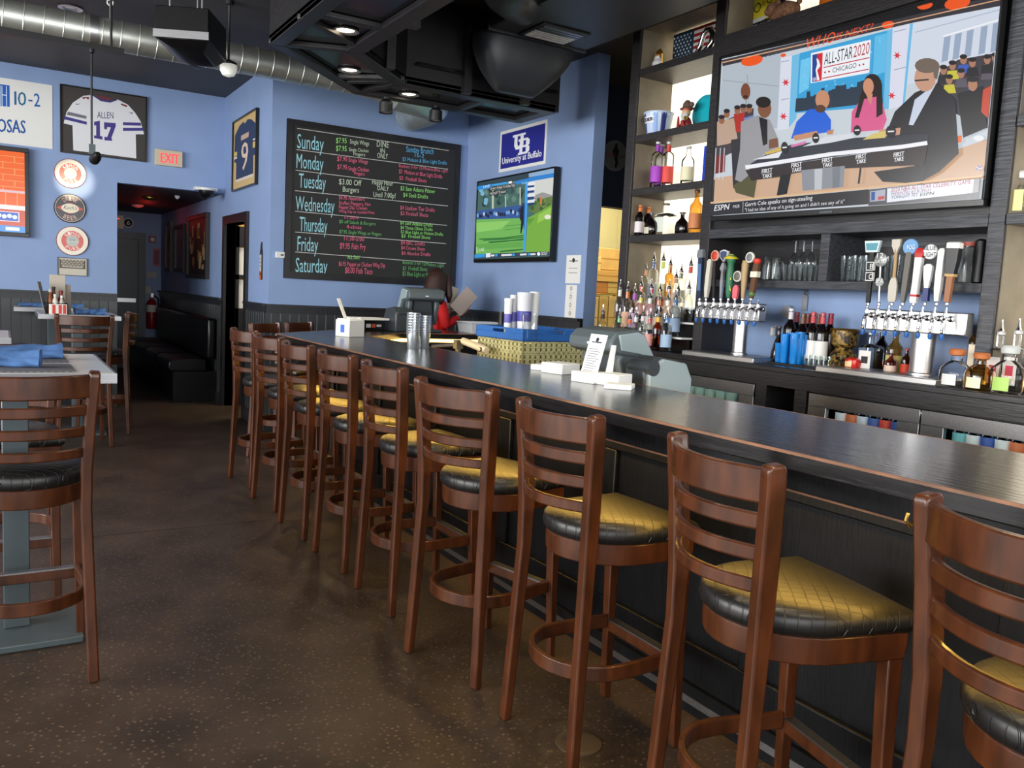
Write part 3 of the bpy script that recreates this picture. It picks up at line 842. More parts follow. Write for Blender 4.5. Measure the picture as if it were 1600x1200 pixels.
for X, Z, where, lst in rows:
    for i, (px, py, c, gl) in enumerate(lst):
        lab_ = tuple(int(.45*v+.55*w) for v, w in zip(c, (238, 234, 226)))
        kind = ['round', 'tall', 'round', 'tall'][i % 4]
        liquor(X, px, py, Z, .036, gl, lab_ if i % 3 else None, K if i % 3 else (90, 90, 96), kind, True, '%s pour-spout bottle from the left on the %s' % (ordn[i], where), 'pour bottles left of the taps', lab2=c)
# bottles in the right-hand bay
g = 'bottles right of the taps'
liquor(3.81, 1497, 545, CZ+.001, .074, 'glass', (228, 230, 226), (190, 110, 60), 'jug', desc='squat clear tequila bottle with cork, leftmost of three at the counter edge', group=g)
liquor(3.81, 1535, 551, CZ+.001, .072, 'gold_liquor', (240, 234, 196), (190, 110, 60), 'jug', desc='squat golden tequila bottle with cork, middle of three at the counter edge', group=g)
liquor(3.81, 1580, 540, CZ+.001, .078, 'glass', (176, 214, 110), (200, 204, 200), 'jug', desc='large clear tequila bottle with arched lime label at the right edge', group=g)
liquor(4.03, 1539, 470, CZ+.001, .042, 'gold_liquor', (236, 220, 196), K, 'square', True, 'square whisky bottle with cream label behind the corked bottles', g)
liquor(3.98, 1567, 500, CZ+.001, .043, 'glass', (236, 232, 228), (200, 200, 200), 'square', True, 'clear square bottle with white label and red seal, behind the golden bottle', g, lab2=(196, 50, 60))
liquor(3.98, 1594, 498, CZ+.001, .043, 'glass', (236, 232, 228), (200, 200, 200), 'square', True, 'clear square bottle with white and pink label cut by the right edge', g, lab2=(214, 70, 100))
liquor(4.2, 1574, 425, CZ+.12, .032, 'amber', (226, 200, 150), (226, 190, 120), 'round', True, 'amber whisky bottle with gold neck, tall in the back of the right bay', g, lab2=(226, 196, 140))
liquor(4.2, 1594, 425, CZ+.12, .032, 'amber', (206, 90, 60), (214, 180, 120), 'round', True, 'amber bottle with red neck band, rightmost at the back of the right bay', g, lab2=(200, 70, 50))
MB().box((4.1, 1.2, CZ), (4.28, 2.16, CZ+.119)).build('riser_block', 'black_plastic', label='low black riser behind the bottles of the right bay', cat='riser')
b = liquor(4.05, 1594, 268, 1.911, .075, 'glass', None, (226, 226, 222), 'jug', desc='clear squat bottle with yellow arched label on the upper right shelf', group=None)
MB().loft([[(-.079*cos(a)*.76, .079*sin(a), z) for a in [-.7+1.4*i/8 for i in range(9)]] for z in (.015, .11)], cap=False, closed=False).build('label', colmat((232, 232, 150), .6), b)
# ------------------------------------------------------------------ things between the taps
g = 'wine bottles between the tap towers'
for i, (px, py, X, cap, lab) in enumerate([(1237, 482, 4.08, (226, 220, 226), None), (1246, 488, 4.16, (150, 60, 70), None), (1256, 490, 4.06, (120, 84, 60), None), (1264, 490, 4.15, (130, 60, 50), None), (1272, 488, 4.0, (196, 70, 80), (236, 234, 228)),
      (1281, 491, 4.12, (110, 70, 50), None), (1287, 489, 4.0, (200, 80, 90), (236, 234, 228)), (1299, 490, 4.06, (180, 50, 70), None)]):
    d = ['silver-capped dark wine bottle, first from the left', 'wine bottle with white top just behind the first', 'wine bottle with bronze foil, third from the left', 'dark wine bottle with brown foil, fourth from the left', 'wine bottle with pink foil and white label, nearest the shot glasses', 'brown-foil wine bottle between the two pink ones', 'second pink-foil wine bottle with white label', 'rightmost pink-foil wine bottle beside the leopard-print bottle'][i]
    liquor(X, px, py, CZ+.012, .038, 'dark_glass', lab, cap, 'round', desc=d+', between the taps', group=g, lab2=cap, name='wine_bottle')
liquor(3.95, 1218, 510, CZ+.012, .038, 'dark_glass', None, (60, 40, 30), 'cone', desc='black cognac bottle with tapering neck left of the blue drink glasses', group=None)
MB().box((3.86, 3.16, CZ), (4.2, 3.44, CZ+.011)).build('bar_mat', 'rubber', label='black rubber bar mat under the blue glasses', cat='mat')
MB().box((3.86, 2.87, CZ), (4.2, 3.155, CZ+.011)).build('bar_mat', 'rubber', label='black rubber bar mat under the shot glasses and red apple', cat='mat')
def tumbler(x, y, z, r, h, m, label, group, name='drinking_glass', cat='glass', rb=.75):
    return MB().lathe([(r*rb, 0), (r*(rb+.02), .004), (r, h), (r*.93, h), (r*(rb-.06), .012)], n=14).build(name, m, loc=(x, y, z), label=label, cat=cat, group=group)
for i, (px, py, X) in enumerate([(1219, 536, 3.92), (1228, 522, 3.90), (1236, 520, 3.94), (1243, 521, 3.9), (1251, 519, 3.93), (1258, 523, 3.97), (1265, 531, 4.0)]):
    p = at(px, py, X=X)
    tumbler(X, p.y, CZ+.012, .028, p.z-CZ-.012, 'blue_glass', '%s from the left of the tall blue plastic glasses on the bar mat' % ordn[i], 'tall blue glasses')
for i, px in enumerate([1262, 1270, 1278, 1286, 1294]):
    p = at(px, 553, X=3.9)
    tumbler(3.9, p.y, CZ+.012, .019, .062, 'glass_clear', '%s shot glass from the left in the short row in front of the wine' % ordn[i], 'shot glasses', 'shot_glass')
p = at(1333, 560, X=3.93)
ap = MB().lathe([(.004, .006), (.02, 0), (.036, .012), (.043, .035), (.038, .06), (.02, .07), (.004, .064)], n=18).build('apple_ornament', colmat((206, 40, 30), .2), loc=(3.93, p.y, CZ+.012), label='shiny red apple ornament with a pale label on the bar mat', cat='ornament')
MB().tube([(0, 0, .064), (.003, 0, .08)], .003, 6).build('stem', 'black_plastic', ap)
MB().loft([[(-.0445*cos(a), .0445*sin(a), z) for a in [-.5+.9*i/6 for i in range(7)]] for z in (.022, .05)], cap=False, closed=False).build('label', colmat((236, 206, 150)), ap)
mk('leopard', (150, 118, 50), .4, c2=(28, 20, 12), scale=55, stretch=(1, 1, .6), contrast=.2, metal=.2)
p = at(1322, 512, X=4.08)
lp = MB().lathe([(.06, 0), (.072, .01), (.075, .07), (.05, .10), (.048, .11), (.07, .13), (.076, .19), (.074, .215), (.066, .215)], n=20).build('leopard_vase', 'leopard', loc=(4.08, p.y, CZ+.012), label='gold and brown patterned vase between wine bottles and right tap', cat='vase')
MB().tube([(.077*cos(2*PI*i/24), .077*sin(2*PI*i/24), .213) for i in range(24)], .006, 6, closed=True).build('rim', 'brass', lp)
p = at(1306, 558, X=3.92)
MB().lathe([(.02, 0), (.032, .01), (.036, .035), (.026, .05), (.02, .06), (.024, .066)], n=14).build('small_pot', 'leopard', loc=(3.92, p.y, CZ+.012), label='small dark gold pot in front of the patterned vase', cat='pot')
g = 'bottles just left of the right tap column'
liquor(4.0, 1364, 520, CZ+.002, .05, 'glass', (232, 230, 226), (226, 226, 226), 'square', desc='clear square gin bottle with black circle on its white label', group=g, lab2=(40, 40, 44))
liquor(4.12, 1380, 515, CZ+.002, .036, 'brown_glass', None, (196, 186, 120), 'round', desc='dark bottle with yellow foil behind the white-label gin', group=g)
liquor(4.04, 1401, 519, CZ+.002, .042, 'gold_liquor', (200, 190, 110), (170, 170, 176), 'round', desc='pale gold bottle beside the right tap column', group=g)
liquor(3.97, 1393, 552, CZ+.002, .03, 'amber', (226, 200, 180), (60, 20, 16), 'round', desc='small reddish bottle in front of the pale gold one', group=g)
liquor(4.0, 1418, 545, CZ+.002, .025, 'amber', (200, 60, 30), (200, 60, 40), 'round', desc='small red bottle tucked beside the right tap column', group=g)
# pint glasses on the cubby shelf
def pint(x, y, z, h, r, label, g, m='glass_clear'):
    return MB().lathe([(r*.72, 0), (r*.74, .004), (r, h), (r*.94, h), (r*.66, .012)], n=14).build('pint_glass', m, loc=(x, y, z), label=label, cat='glass', group=g)
for i, (px, X) in enumerate([(1222, 4.1), (1230, 4.02), (1238, 4.12), (1246, 4.03), (1254, 4.12), (1262, 4.04), (1270, 4.12)]):
    p = at(px, 425, X=X); pint(X, p.y, 1.591, .10, .03, '%s glass from the left in the left cubby under the television' % ordn[i], 'glasses in the left cubby')
for i, px in enumerate([1243, 1256, 1269]):
    p = at(px, 388, X=4.1)
    o = MB().lathe([(.03, 0), (.004, .004), (.004, .07), (.02, .09), (.033, .125), (.028, .16)], n=12)
    oo = o.build('stem_glass', 'glass_clear', loc=(4.1, p.y, 1.838), label='%s upturned stemmed glass from the left hung in the left cubby' % ordn[i], cat='glass', group='hanging stem glasses')
    oo.rotation_euler = (PI, 0, 0)
for i, (px, X) in enumerate([(1322, 4.0), (1330, 4.1), (1339, 4.0), (1347, 4.1), (1356, 4.0), (1390, 4.1), (1400, 4.0)]):
    p = at(px, 420, X=X); pint(X, p.y, 1.591, .14, .034, '%s tall glass from the left in the right cubby, behind the tap handles' % ordn[i], 'glasses in the right cubby')
p = at(1206, 402, X=4.02); hh_ = p.z-1.592
pt_ = MB().lathe([(.045, 0), (.05, .005), (.052, hh_*.5), (.046, hh_*.85), (.052, hh_), (.047, hh_), (.042, hh_*.85), (.046, .01)], n=18).build('glass_pitcher', 'glass_clear', loc=(4.02, p.y, 1.592), label='clear glass pitcher at the left end of the left cubby', cat='pitcher')
MB().tube([(0, -.045, hh_*.85), (0, -.085, hh_*.8), (0, -.09, hh_*.4), (0, -.05, hh_*.25)], .006, 8).build('handle', 'glass_clear', pt_)
p = at(1516, 400, X=4.05)
jar = MB().lathe([(.045, 0), (.05, .006), (.052, .13), (.044, .16), (.044, .18), (.04, .18), (.046, .13), (.044, .012)], n=16).build('glass_jar', 'glass_clear', loc=(4.05, p.y, 1.591), label='glass jar with red-brown lid at the right end of the right cubby', cat='jar')
MB().lathe([(.047, .18), (.047, .2), (.01, .203)], n=16).build('lid', colmat((150, 60, 40)), jar)
p = at(1531, 405, X=4.0)
MB().lathe([(.02, 0), (.03, .006), (.03, .16), (.026, .2), (.014, .21)], n=12).build('cocktail_shaker', 'black_metal', loc=(4.0, 2.30, 1.591), label='black shaker by the right post in the right cubby', cat='shaker')
# blade bottle opener and small things on the blue wall
p = at(1258, 458, X=4.285); q = at(1252, 485, X=4.285)
op = MB().box((4.284, p.y-.018, q.z), (4.292, p.y+.018, p.z-.015)).tube([(4.287, p.y+.012*cos(a), p.z+.012*sin(a)) for a in [2*PI*i/10 for i in range(10)]], .004, 6, closed=True)
op.build('bottle_opener', 'steel', label='flat steel bottle opener hanging below the glass shelf', cat='opener')
p = at(1228, 487, X=4.26)
sg = MB().lathe([(.004, -.012), (.04, -.01), (.042, .0), (.038, .004)], (4.275, p.y, p.z), 14, axis='x')
sg.build('strainer', 'steel', label='round wire strainer hanging on the blue wall right of the left taps', cat='strainer')
p = at(1208, 517, X=4.27)
MB().lathe([(.016, -.05), (.018, -.04), (.017, .0), (.008, .008)], (4.27, p.y, p.z+.02), 10).box((4.284, p.y-.006, p.z+.02), (4.3, p.y+.006, p.z+.034)).build('bar_tool', 'white_plastic', label='small pale jigger hanging on the blue wall', cat='tool')
# ------------------------------------------------------------------ beer towers
def drip(y0, y1, label):
    o = MB().box((3.745, y0, CZ), (4.02, y1, CZ+.028)).build('drip_tray', 'steel', loc=(0, 0, 0), bevel=.003, label=label, cat='drip tray', group='drip trays')
    MB().box((3.755, y0+.012, CZ+.0282), (4.01, y1-.012, CZ+.0305)).build('grille', 'brushed', o)
drip(3.42, 4.02, 'stainless drip tray under the left tap tower')
drip(2.30, 2.98, 'stainless drip tray under the right tap tower')
TX = 3.88
def tower(y0, y1, yc, r, label):
    o = empty('beer_tower', (4.0, yc, CZ), 0, label, 'beer tower', 'chrome beer towers'); kk = (-4.0, -yc, -CZ)
    MB().box((TX, y0, 1.338), (TX+.065, y1, 1.447)).build('manifold', 'steel', o, loc=kk, bevel=.006)
    MB().lathe([(r*1.2, CZ+.031), (r*1.2, CZ+.04), (r, CZ+.045), (r, 1.338)], (TX+.04, yc, 0), 24).build('column', 'steel', o, loc=kk)
    return o, kk
def faucet(o, kk, y, z=1.415):
    f = MB().lathe([(.015, TX), (.015, TX-.01), (.008, TX-.012), (.008, TX-.05)], (0, y, z), 10, axis='x')
    f.tube([(TX-.045, y, z), (TX-.062, y, z-.012), (TX-.07, y, z-.05), (TX-.066, y, z-.075)], [.009, .009, .007, .006], 8)
    f.lathe([(.009, -.005), (.011, .008), (.007, .026), (.005, .045)], (TX-.05, y, z+.008), 10)
    fo = f.build('faucet', 'chrome', o, loc=kk)
    MB().lathe([(.006, -.102), (.011, -.092), (.011, -.075), (.006, -.072)], (TX-.066, y, z), 8).build('spout_cover', 'blue_plastic', fo)
def disc(c, r, t=.012, m=0, mb=None):
    mb = mb or MB()
    return mb.lathe([(r*.92, -t/2), (r, -t/4), (r, t/4), (r*.92, t/2)], c, 22, m, axis='x')
HX = TX-.05
def handle(o, kk, b, t, shape, mats, label, w=.02):
    """tap lever from pixel b up to pixel t"""
    P, Q = at(*b, X=HX), at(*t, X=HX); H = Q.z-P.z
    def L(f, d=0): return (HX, P.y+(Q.y-P.y)*f+d, P.z+H*f)
    mb = MB(); mb.lathe([(.007, 0), (.009, .008), (.006, .02)], L(0), 8, len(mats)-1)
    shape(mb, L, H)
    return mb.build('tap_handle', mats, o, loc=kk, ang=45, label=label, bevel=0)
def sweepz(mb, L, fs, ws, ts, m=0):
    mb.sweep([L(f) for f in fs], ts, ws, m, up=(0, 1, 0))
lt, kk = tower(3.53, 4.03, 3.70, .043, 'left chrome beer tower with assorted tap handles')
for i, px in enumerate([1093, 1103, 1115, 1126, 1137, 1148, 1160, 1172, 1184]): faucet(lt, kk, at(px, 474, X=HX).y)
def h_curve(mb, L, H): sweepz(mb, L, [.08, .3, .6, .8, .95, 1], [.02, .03, .032, .03, .034, .02], [.016, .024, .024, .022, .02, .01])
handle(lt, kk, (1103, 470), (1110, 405), h_curve, [colmat((214, 210, 196), .35), 'chrome'], 'cream curved tap handle')
def h_tall(mb, L, H):
    sweepz(mb, L, [.06, .12, .5, .84], [.018, .03, .034, .036], [.014, .02, .022, .022], 0); sweepz(mb, L, [.2, .72], [.026, .028], [.0235, .0245], 1); sweepz(mb, L, [.84, .9, 1], [.05, .052, .044], [.028, .03, .02], 2)
handle(lt, kk, (1093, 470), (1096, 390), h_tall, [colmat((40, 52, 76), .35), colmat((84, 116, 160), .4), colmat((120, 128, 134), .35), 'chrome'], 'tall slate blue tap handle at the left end')
def h_disc(mb, L, H):
    sweepz(mb, L, [.05, .6, .8], [.012, .022, .02], [.01, .016, .012]); disc(L(.86), .034, .014, 1, mb); disc((L(.86)[0]-.006, *L(.86)[1:]), .027, .008, 2, mb)
handle(lt, kk, (1115, 470), (1118, 388), h_disc, [colmat((40, 30, 28)), colmat((226, 190, 170)), colmat((196, 60, 40)), 'chrome'], 'dark tap handle with round red badge')
def h_shield(mb, L, H):
    sweepz(mb, L, [.05, .35, .55, .6, .72], [.014, .022, .02, .034, .02], [.012, .018, .016, .03, .012])
    x, y, z = L(.85); s = .034
    sh = [(-s, s*.8), (0, s*1.1), (s, s*.8), (s*.9, -s*.3), (0, -s*1.1), (-s*.9, -s*.3)]
    mb.prism(sh, -.008, .008, 1, lambda a, b_, c: (x+c, y+a, z+b_)); mb.prism([(p*.8, q*.8) for p, q in sh], -.011, -.008, 2, lambda a, b_, c: (x+c, y+a, z+b_))
handle(lt, kk, (1126, 470), (1133, 387), h_shield, ['steel', colmat((210, 212, 216)), colmat((60, 74, 110)), 'chrome'], 'silver tap handle with blue shield badge')
def h_cap(mb, L, H):
    mb.lathe([(.013, 0), (.022, H*.12), (.024, H*.5), (.02, H*.72), (.026, H*.76), (.03, H*.86), (.024, H*.9)], L(.06), 14, 0)
    mb.lathe([(.042, 0), (.045, .006), (.03, .016), (.012, .03), (.004, .032)], L(.88), 14, 1)
hd = handle(lt, kk, (1138, 470), (1143, 396), h_cap, [colmat((44, 110, 76)), colmat((232, 214, 60)), 'chrome'], 'green tap handle with yellow hat top reading IPA')
def h_round(mb, L, H):
    sweepz(mb, L, [.06, .1, .4, .5], [.03, .034, .042, .02], [.014, .018, .018, .012], 1); disc(L(.78), .034, .014, 0, mb); disc((L(.78)[0]-.006, *L(.78)[1:]), .026, .006, 2, mb)
handle(lt, kk, (1148, 470), (1154, 421), h_round, [colmat((226, 222, 206)), colmat((232, 110, 120)), colmat((110, 104, 96)), 'chrome'], 'pink tap handle under a round white badge')
def h_bat(mb, L, H):
    mb.lathe([(.01, 0), (.014, H*.1), (.02, H*.4), (.023, H*.7), (.018, H*.78)], L(.04), 12, 0); disc(L(.88), .033, .016, 1, mb); disc((L(.88)[0]-.007, *L(.88)[1:]), .024, .006, 2, mb)
handle(lt, kk, (1160, 470), (1174, 393), h_bat, [colmat((176, 148, 104)), colmat((236, 232, 220)), colmat((120, 124, 130)), 'chrome'], 'tan wooden bat tap handle with white round badge')
def h_brown(mb, L, H):
    sweepz(mb, L, [.05, .2, .45, .7, .85], [.02, .036, .034, .04, .036], [.014, .02, .02, .022, .02], 0)
    mb.cbox(L(.6), (.03, .052, .034), 1); mb.lathe([(.016, 0), (.024, .012), (.022, .026), (.01, .034)], L(.84), 12, 2); mb.ball(L(.16), .02, m=3)
handle(lt, kk, (1173, 470), (1185, 401), h_brown, [colmat((96, 64, 40), .7), colmat((232, 226, 206)), colmat((206, 54, 40)), colmat((90, 120, 60)), 'chrome'], 'carved brown tap handle with white plate and red top')
sweep8 = lambda mb, L, H: sweepz(mb, L, [.06, .5, 1], [.016, .022, .016], [.012, .016, .012])
rt, kk2 = tower(2.262, 2.80, 2.49, .055, 'right chrome beer tower with eight tall tap handles')
for i, px in enumerate([1354, 1371, 1388, 1405, 1423, 1441, 1460, 1478]): faucet(rt, kk2, at(px, 488, X=HX).y)
def h_badge(mb, L, H):
    sweepz(mb, L, [.05, .9], [.022, .026], [.012, .012]); x, y, z = L(.93)
    mb.prism([(-.045, .028), (.045, .028), (.034, -.03), (-.034, -.03)], -.01, .008, 1, lambda a, b_, c: (x+c, y-a, z+b_))
    mb.prism([(-.034, .016), (.034, .016), (.028, -.02), (-.028, -.02)], -.013, -.01, 2, lambda a, b_, c: (x+c, y-a, z+b_))
    for f in (.62, .46):
        x, y, z = L(f); mb.cbox((x-.004, y, z), (.016, .042, .044), 3); mb.cbox((x-.006, y, z), (.016, .034, .036), 0)
handle(rt, kk2, (1356, 478), (1365, 378), h_badge, [colmat((20, 20, 22)), colmat((206, 220, 220)), colmat((84, 150, 166)), colmat((226, 226, 222)), 'chrome'], 'black slanted tap handle with teal badge and lettered squares')
def h_stick(mb, L, H):
    mb.tube([L(.04), L(.8)], .005, 8, 0); disc(L(.83), .036, .01, 1, mb); disc(L(.43), .024, .01, 1, mb)
handle(rt, kk2, (1373, 478), (1377, 391), h_stick, ['steel', colmat((150, 154, 152), .4, .4), 'chrome'], 'thin steel tap handle with two grey discs')
def h_shovel(mb, L, H):
    sweepz(mb, L, [.06, .1, .3, .38, .45], [.03, .044, .046, .036, .012], [.008, .012, .012, .01, .01], 1)
    mb.tube([L(.42), L(.85)], .009, 8, 0); x, y, z = L(.92)
    sweepz(mb, L, [.8, .86, .9, 1.0], [.014, .03, .044, .046], [.014, .016, .016, .016], 1)
handle(rt, kk2, (1393, 478), (1402, 374), h_shovel, [colmat((170, 140, 96)), colmat((196, 190, 176), .4), 'chrome'], 'tap handle shaped like a small spade')
def h_fog(mb, L, H):
    sweepz(mb, L, [.05, .1, .3, .5, .72, .8], [.014, .022, .026, .028, .03, .024], [.014, .02, .022, .022, .022, .02], 0); disc(L(.88), .040, .016, 1, mb)
handle(rt, kk2, (1410, 478), (1425, 373), h_fog, [colmat((112, 110, 106), .7), colmat((110, 160, 206)), 'chrome'], 'rough grey tap handle with round light blue badge')
def h_white(mb, L, H):
    sweepz(mb, L, [.05, .1, .4, .8, .84], [.03, .034, .03, .036, .036], [.02, .026, .024, .026, .026], 0)
    sweepz(mb, L, [.84, .92, 1], [.036, .046, .03], [.024, .026, .016], 1); sweepz(mb, L, [.16, .2], [.0345, .0345], [.0265, .0265], 1)
handle(rt, kk2, (1427, 478), (1439, 388), h_white, [colmat((232, 230, 226), .3), colmat((186, 36, 36), .3), 'chrome'], 'white tap handle with red cap and red band')
def h_blue(mb, L, H):
    sweepz(mb, L, [.08, .12, .3], [.034, .03, .026], [.02, .018, .014], 2); sweepz(mb, L, [.3, .5, .66, .7], [.02, .038, .044, .02], [.014, .018, .018, .012], 0); disc(L(.90), .036, .014, 1, mb)
handle(rt, kk2, (1445, 478), (1455, 384), h_blue, [colmat((232, 232, 232), .3), colmat((240, 240, 240), .3), colmat((36, 50, 110), .3), 'chrome'], 'white and navy tap handle with round white badge reading Blue Light')
handle(rt, kk2, (1463, 478), (1473, 388), h_curve, [colmat((230, 228, 224), .3), 'chrome'], 'white curved tap handle')
def h_big(mb, L, H):
    sweepz(mb, L, [.06, .46], [.026, .03], [.02, .02], 1); sweepz(mb, L, [.46, .5], [.046, .046], [.03, .03], 3)
    sweepz(mb, L, [.5, .7, .9], [.040, .054, .06], [.028, .03, .032], 0); sweepz(mb, L, [.9, .98, 1], [.062, .062, .05], [.034, .034, .02], 2)
handle(rt, kk2, (1479, 478), (1493, 378), h_big, [colmat((22, 22, 26), .3), colmat((150, 96, 58), .4), colmat((240, 238, 232), .4), colmat((196, 160, 100)), 'chrome'], 'large black and white tap handle on a wooden stem')
def badge(parent, txts):
    for t_, p0, p1, h, c in txts:
        a = Art((HX-.0155, 0, 0), (0, -1, 0), (0, 0, 1), off=.0); a.text(t_, p0, p1, h, c); a.build('badge_lettering', 'print', parent)
badge(rt, [('BLUE', (1444, 391), (1462, 391), 7, (30, 34, 60)), ('LIGHT', (1443, 401), (1462, 401), 7, (30, 34, 60)), ('12', (1370, 403), (1380, 403), 8, (236, 236, 232)), ('GATES', (1366, 411), (1385, 411), 5, (230, 230, 226)), ('IPA', (1369, 442), (1380, 442), 7, (240, 240, 236)),
    ('FOG', (1417, 390), (1429, 389), 7, (240, 244, 250)), ('B', (1359, 420), (1364, 420), 8, (240, 240, 240)), ('C', (1357, 436), (1362, 436), 8, (240, 240, 240))])
badge(lt, [('I', (1138.5, 428), (1141, 428), 9, (240, 224, 80)), ('P', (1137, 442), (1142, 442), 9, (240, 224, 80)), ('A', (1137, 455), (1142, 455), 9, (240, 224, 80))])
# ------------------------------------------------------------------ televisions
def tv(center, yaw, tilt, w, h, label, depth=.05, bz=.012, bb=.03, group=None, roll=0):
    r = V((sin(yaw), -cos(yaw), 0)); n = V((-cos(yaw), -sin(yaw), 0)); z = V((0, 0, 1))
    up = (z*cos(tilt)+n*sin(tilt)).normalized()
    r, up = (r*cos(roll)+up*sin(roll)), (up*cos(roll)-r*sin(roll)); nf = r.cross(up)
    o = bpy.data.objects.new('television', None); COL.objects.link(o); o.empty_display_size = .05
    base = V(center)-up*h/2
    m = Matrix((r, -nf, up)).transposed().to_4x4(); m.translation = base
    o.matrix_world = m
    tag(o, label, 'television', group)
    f = MB()
    f.box((-w/2, 0, bb), (-w/2+bz, depth, h-bz)).box((w/2-bz, 0, bb), (w/2, depth, h-bz)).box((-w/2, 0, h-bz), (w/2, depth, h)).box((-w/2, 0, 0), (w/2, depth, bb))
    f.box((-w/2+bz*.5, .012, bb*.5), (w/2-bz*.5, depth-.002, h-bz*.5))
    f.build('bezel', 'black_plastic', o, bevel=.002)
    MB().box((-w*.32, depth, h*.15), (w*.32, depth+.02, h*.8)).build('back_cover', 'black_plastic', o)
    a = Art(V(center)-nf*.0, r, up, off=-.011)
    a.uv([(-w/2+bz, -h/2+bb), (w/2-bz, -h/2+bb), (w/2-bz, h/2-bz), (-w/2+bz, h/2-bz)], (20, 20, 24))
    a.lim = (-w/2+bz, -h/2+bb, w/2-bz, h/2-bz)
    return o, a
def clipart(a):
    """keep every later shape inside the panel"""
    x0, y0, x1, y1 = a.lim
    old = a._add
    def add(pts, faces, c):
        old([(min(x1, max(x0, p)), min(y1, max(y0, q))) for p, q in pts], faces, c)
    a._add = add
big, A = tv((3.858, 3.102, 2.447), .041, .028, 1.696, .996, 'very large wall television above the taps showing a sports talk show', .045, .012, .03, roll=-.003)
clipart(A)
Z = lambda x, y: (1100+x/3.2, y/3.2)
def P(c, *pts): A.poly([Z(*p) for p in pts], c)
def E_(c, x, y, rx, ry, rot=0): A.ell(1100+x/3.2, y/3.2, rx/3.2, ry/3.2, c, rot=rot)
def T(t, x0, y0, x1, y1, h, c, bold=0, shear=0): A.text(t, Z(x0, y0), Z(x1, y1), h/3.2, c, shear, bold)
def Ln(c, w, *pts): A.line([Z(*p) for p in pts], w/3.2, c)
P((198, 206, 214), (60, 300), (1520, -30), (1400, 1000), (20, 1080))
P((176, 186, 196), (88, 325), (380, 262), (360, 640), (60, 620))
Ln((150, 160, 168), 4, (90, 400), (370, 430)); Ln((150, 160, 168), 4, (210, 370), (220, 560))
P((204, 168, 140), (40, 890), (330, 850), (1100, 800), (1440, 690), (1420, 890), (30, 1012))
# right-hand hall with tall windows
P((206, 214, 228), (1030, 110), (1510, 0), (1480, 340), (1010, 420))
for x in (1195, 1250, 1310, 1380, 1440):
    P((150, 166, 190), (x, 185-(x-1195)*.28), (x+34, 175-(x-1195)*.28), (x+18, 300-(x-1195)*.2), (x-14, 310-(x-1195)*.2))
Ln((236, 238, 242), 8, (1190, 180), (1500, 90)); Ln((170, 182, 200), 5, (1050, 160), (1500, 40))
# banner along the top
P((56, 52, 58), (80, 300), (1520, -40), (1500, 22), (1040, 112), (88, 330))
for i in range(9): Ln((84, 82, 92), 3, (300+i*22, 285-i*6), (360+i*22, 240-i*6))
for x, y, a, b in ((235, 302, 56, 26), (1262, 14, 66, 32), (915, 122, 32, 18), (1100, 25, 40, 20), (392, 275, 14, 9)): E_((234, 86, 30), x, y, a, b, -.2)
T('WHO', 497, 246, 645, 208, 50, (232, 80, 40), 0, .25); T('IS NEXT?', 655, 200, 835, 150, 34, (220, 70, 40), 0, .25)
Ln((224, 170, 130), 5, (88, 312), (1500, -10))
# studio backdrop
P((214, 218, 232), (380, 290), (440, 276), (424, 640), (362, 652)); P((112, 186, 226), (436, 277), (478, 266), (458, 590), (420, 640))
P((58, 160, 214), (475, 265), (915, 150), (892, 530), (455, 565)); P((110, 196, 236), (480, 300), (530, 285), (520, 440), (470, 470)); P((96, 186, 230), (850, 180), (910, 165), (900, 360), (840, 380))
P((112, 186, 226), (912, 150), (942, 142), (920, 545), (892, 545)); P((216, 218, 234), (940, 142), (1026, 118), (990, 530), (920, 545)); P((112, 186, 226), (1026, 118), (1042, 114), (1000, 520), (988, 530))
for i in range(40):
    x = 485+random.random()*400; y = 265-(x-475)*.26+20+random.random()*220
    E_((130, 206, 240), x, y, 4, 4)
for x, y in ((408, 412), (396, 582), (965, 277), (938, 478)):
    A.poly([Z(x+(22 if i % 2 == 0 else 8)*cos(PI*i/6), y+(22 if i % 2 == 0 else 8)*sin(PI*i/6)) for i in range(12)], (206, 50, 60))
for y in (310, 500): Ln((150, 156, 176), 4, (385, y), (425, y-8)); Ln((150, 156, 176), 4, (950, y-150), (1010, y-165))
sk = [(455, 560)]
x = 460
while x < 800:
    hh = 500-(x-460)*.17-random.random()*42; sk += [(x, hh), (x+16, hh-3)]; x += 18
sk += [(800, 520)]
P((44, 58, 74), *sk)
P((236, 240, 246), (535, 266), (834, 198), (826, 364), (533, 416))
P((30, 70, 150), (542, 274), (572, 268), (570, 406), (540, 411)); P((206, 40, 50), (566, 269), (594, 263), (588, 402), (562, 408))
P((240, 240, 244), (562, 290), (574, 300), (582, 330), (566, 352), (578, 398), (566, 404), (558, 350), (566, 320)); T('NBA', 543, 408, 562, 404, 20, (236, 236, 240))
T('ALL-STAR', 600, 325, 742, 290, 58, (44, 46, 56)); T('2020', 746, 288, 826, 268, 58, (180, 60, 70))
Ln((190, 50, 60), 5, (598, 338), (828, 288)); Ln((190, 50, 60), 5, (592, 392), (824, 346))
T('CHICAGO', 642, 364, 762, 338, 24, (40, 42, 52))
for x, y in ((606, 362), (626, 358), (778, 326), (798, 322)): E_((190, 50, 60), x, y, 5, 5)
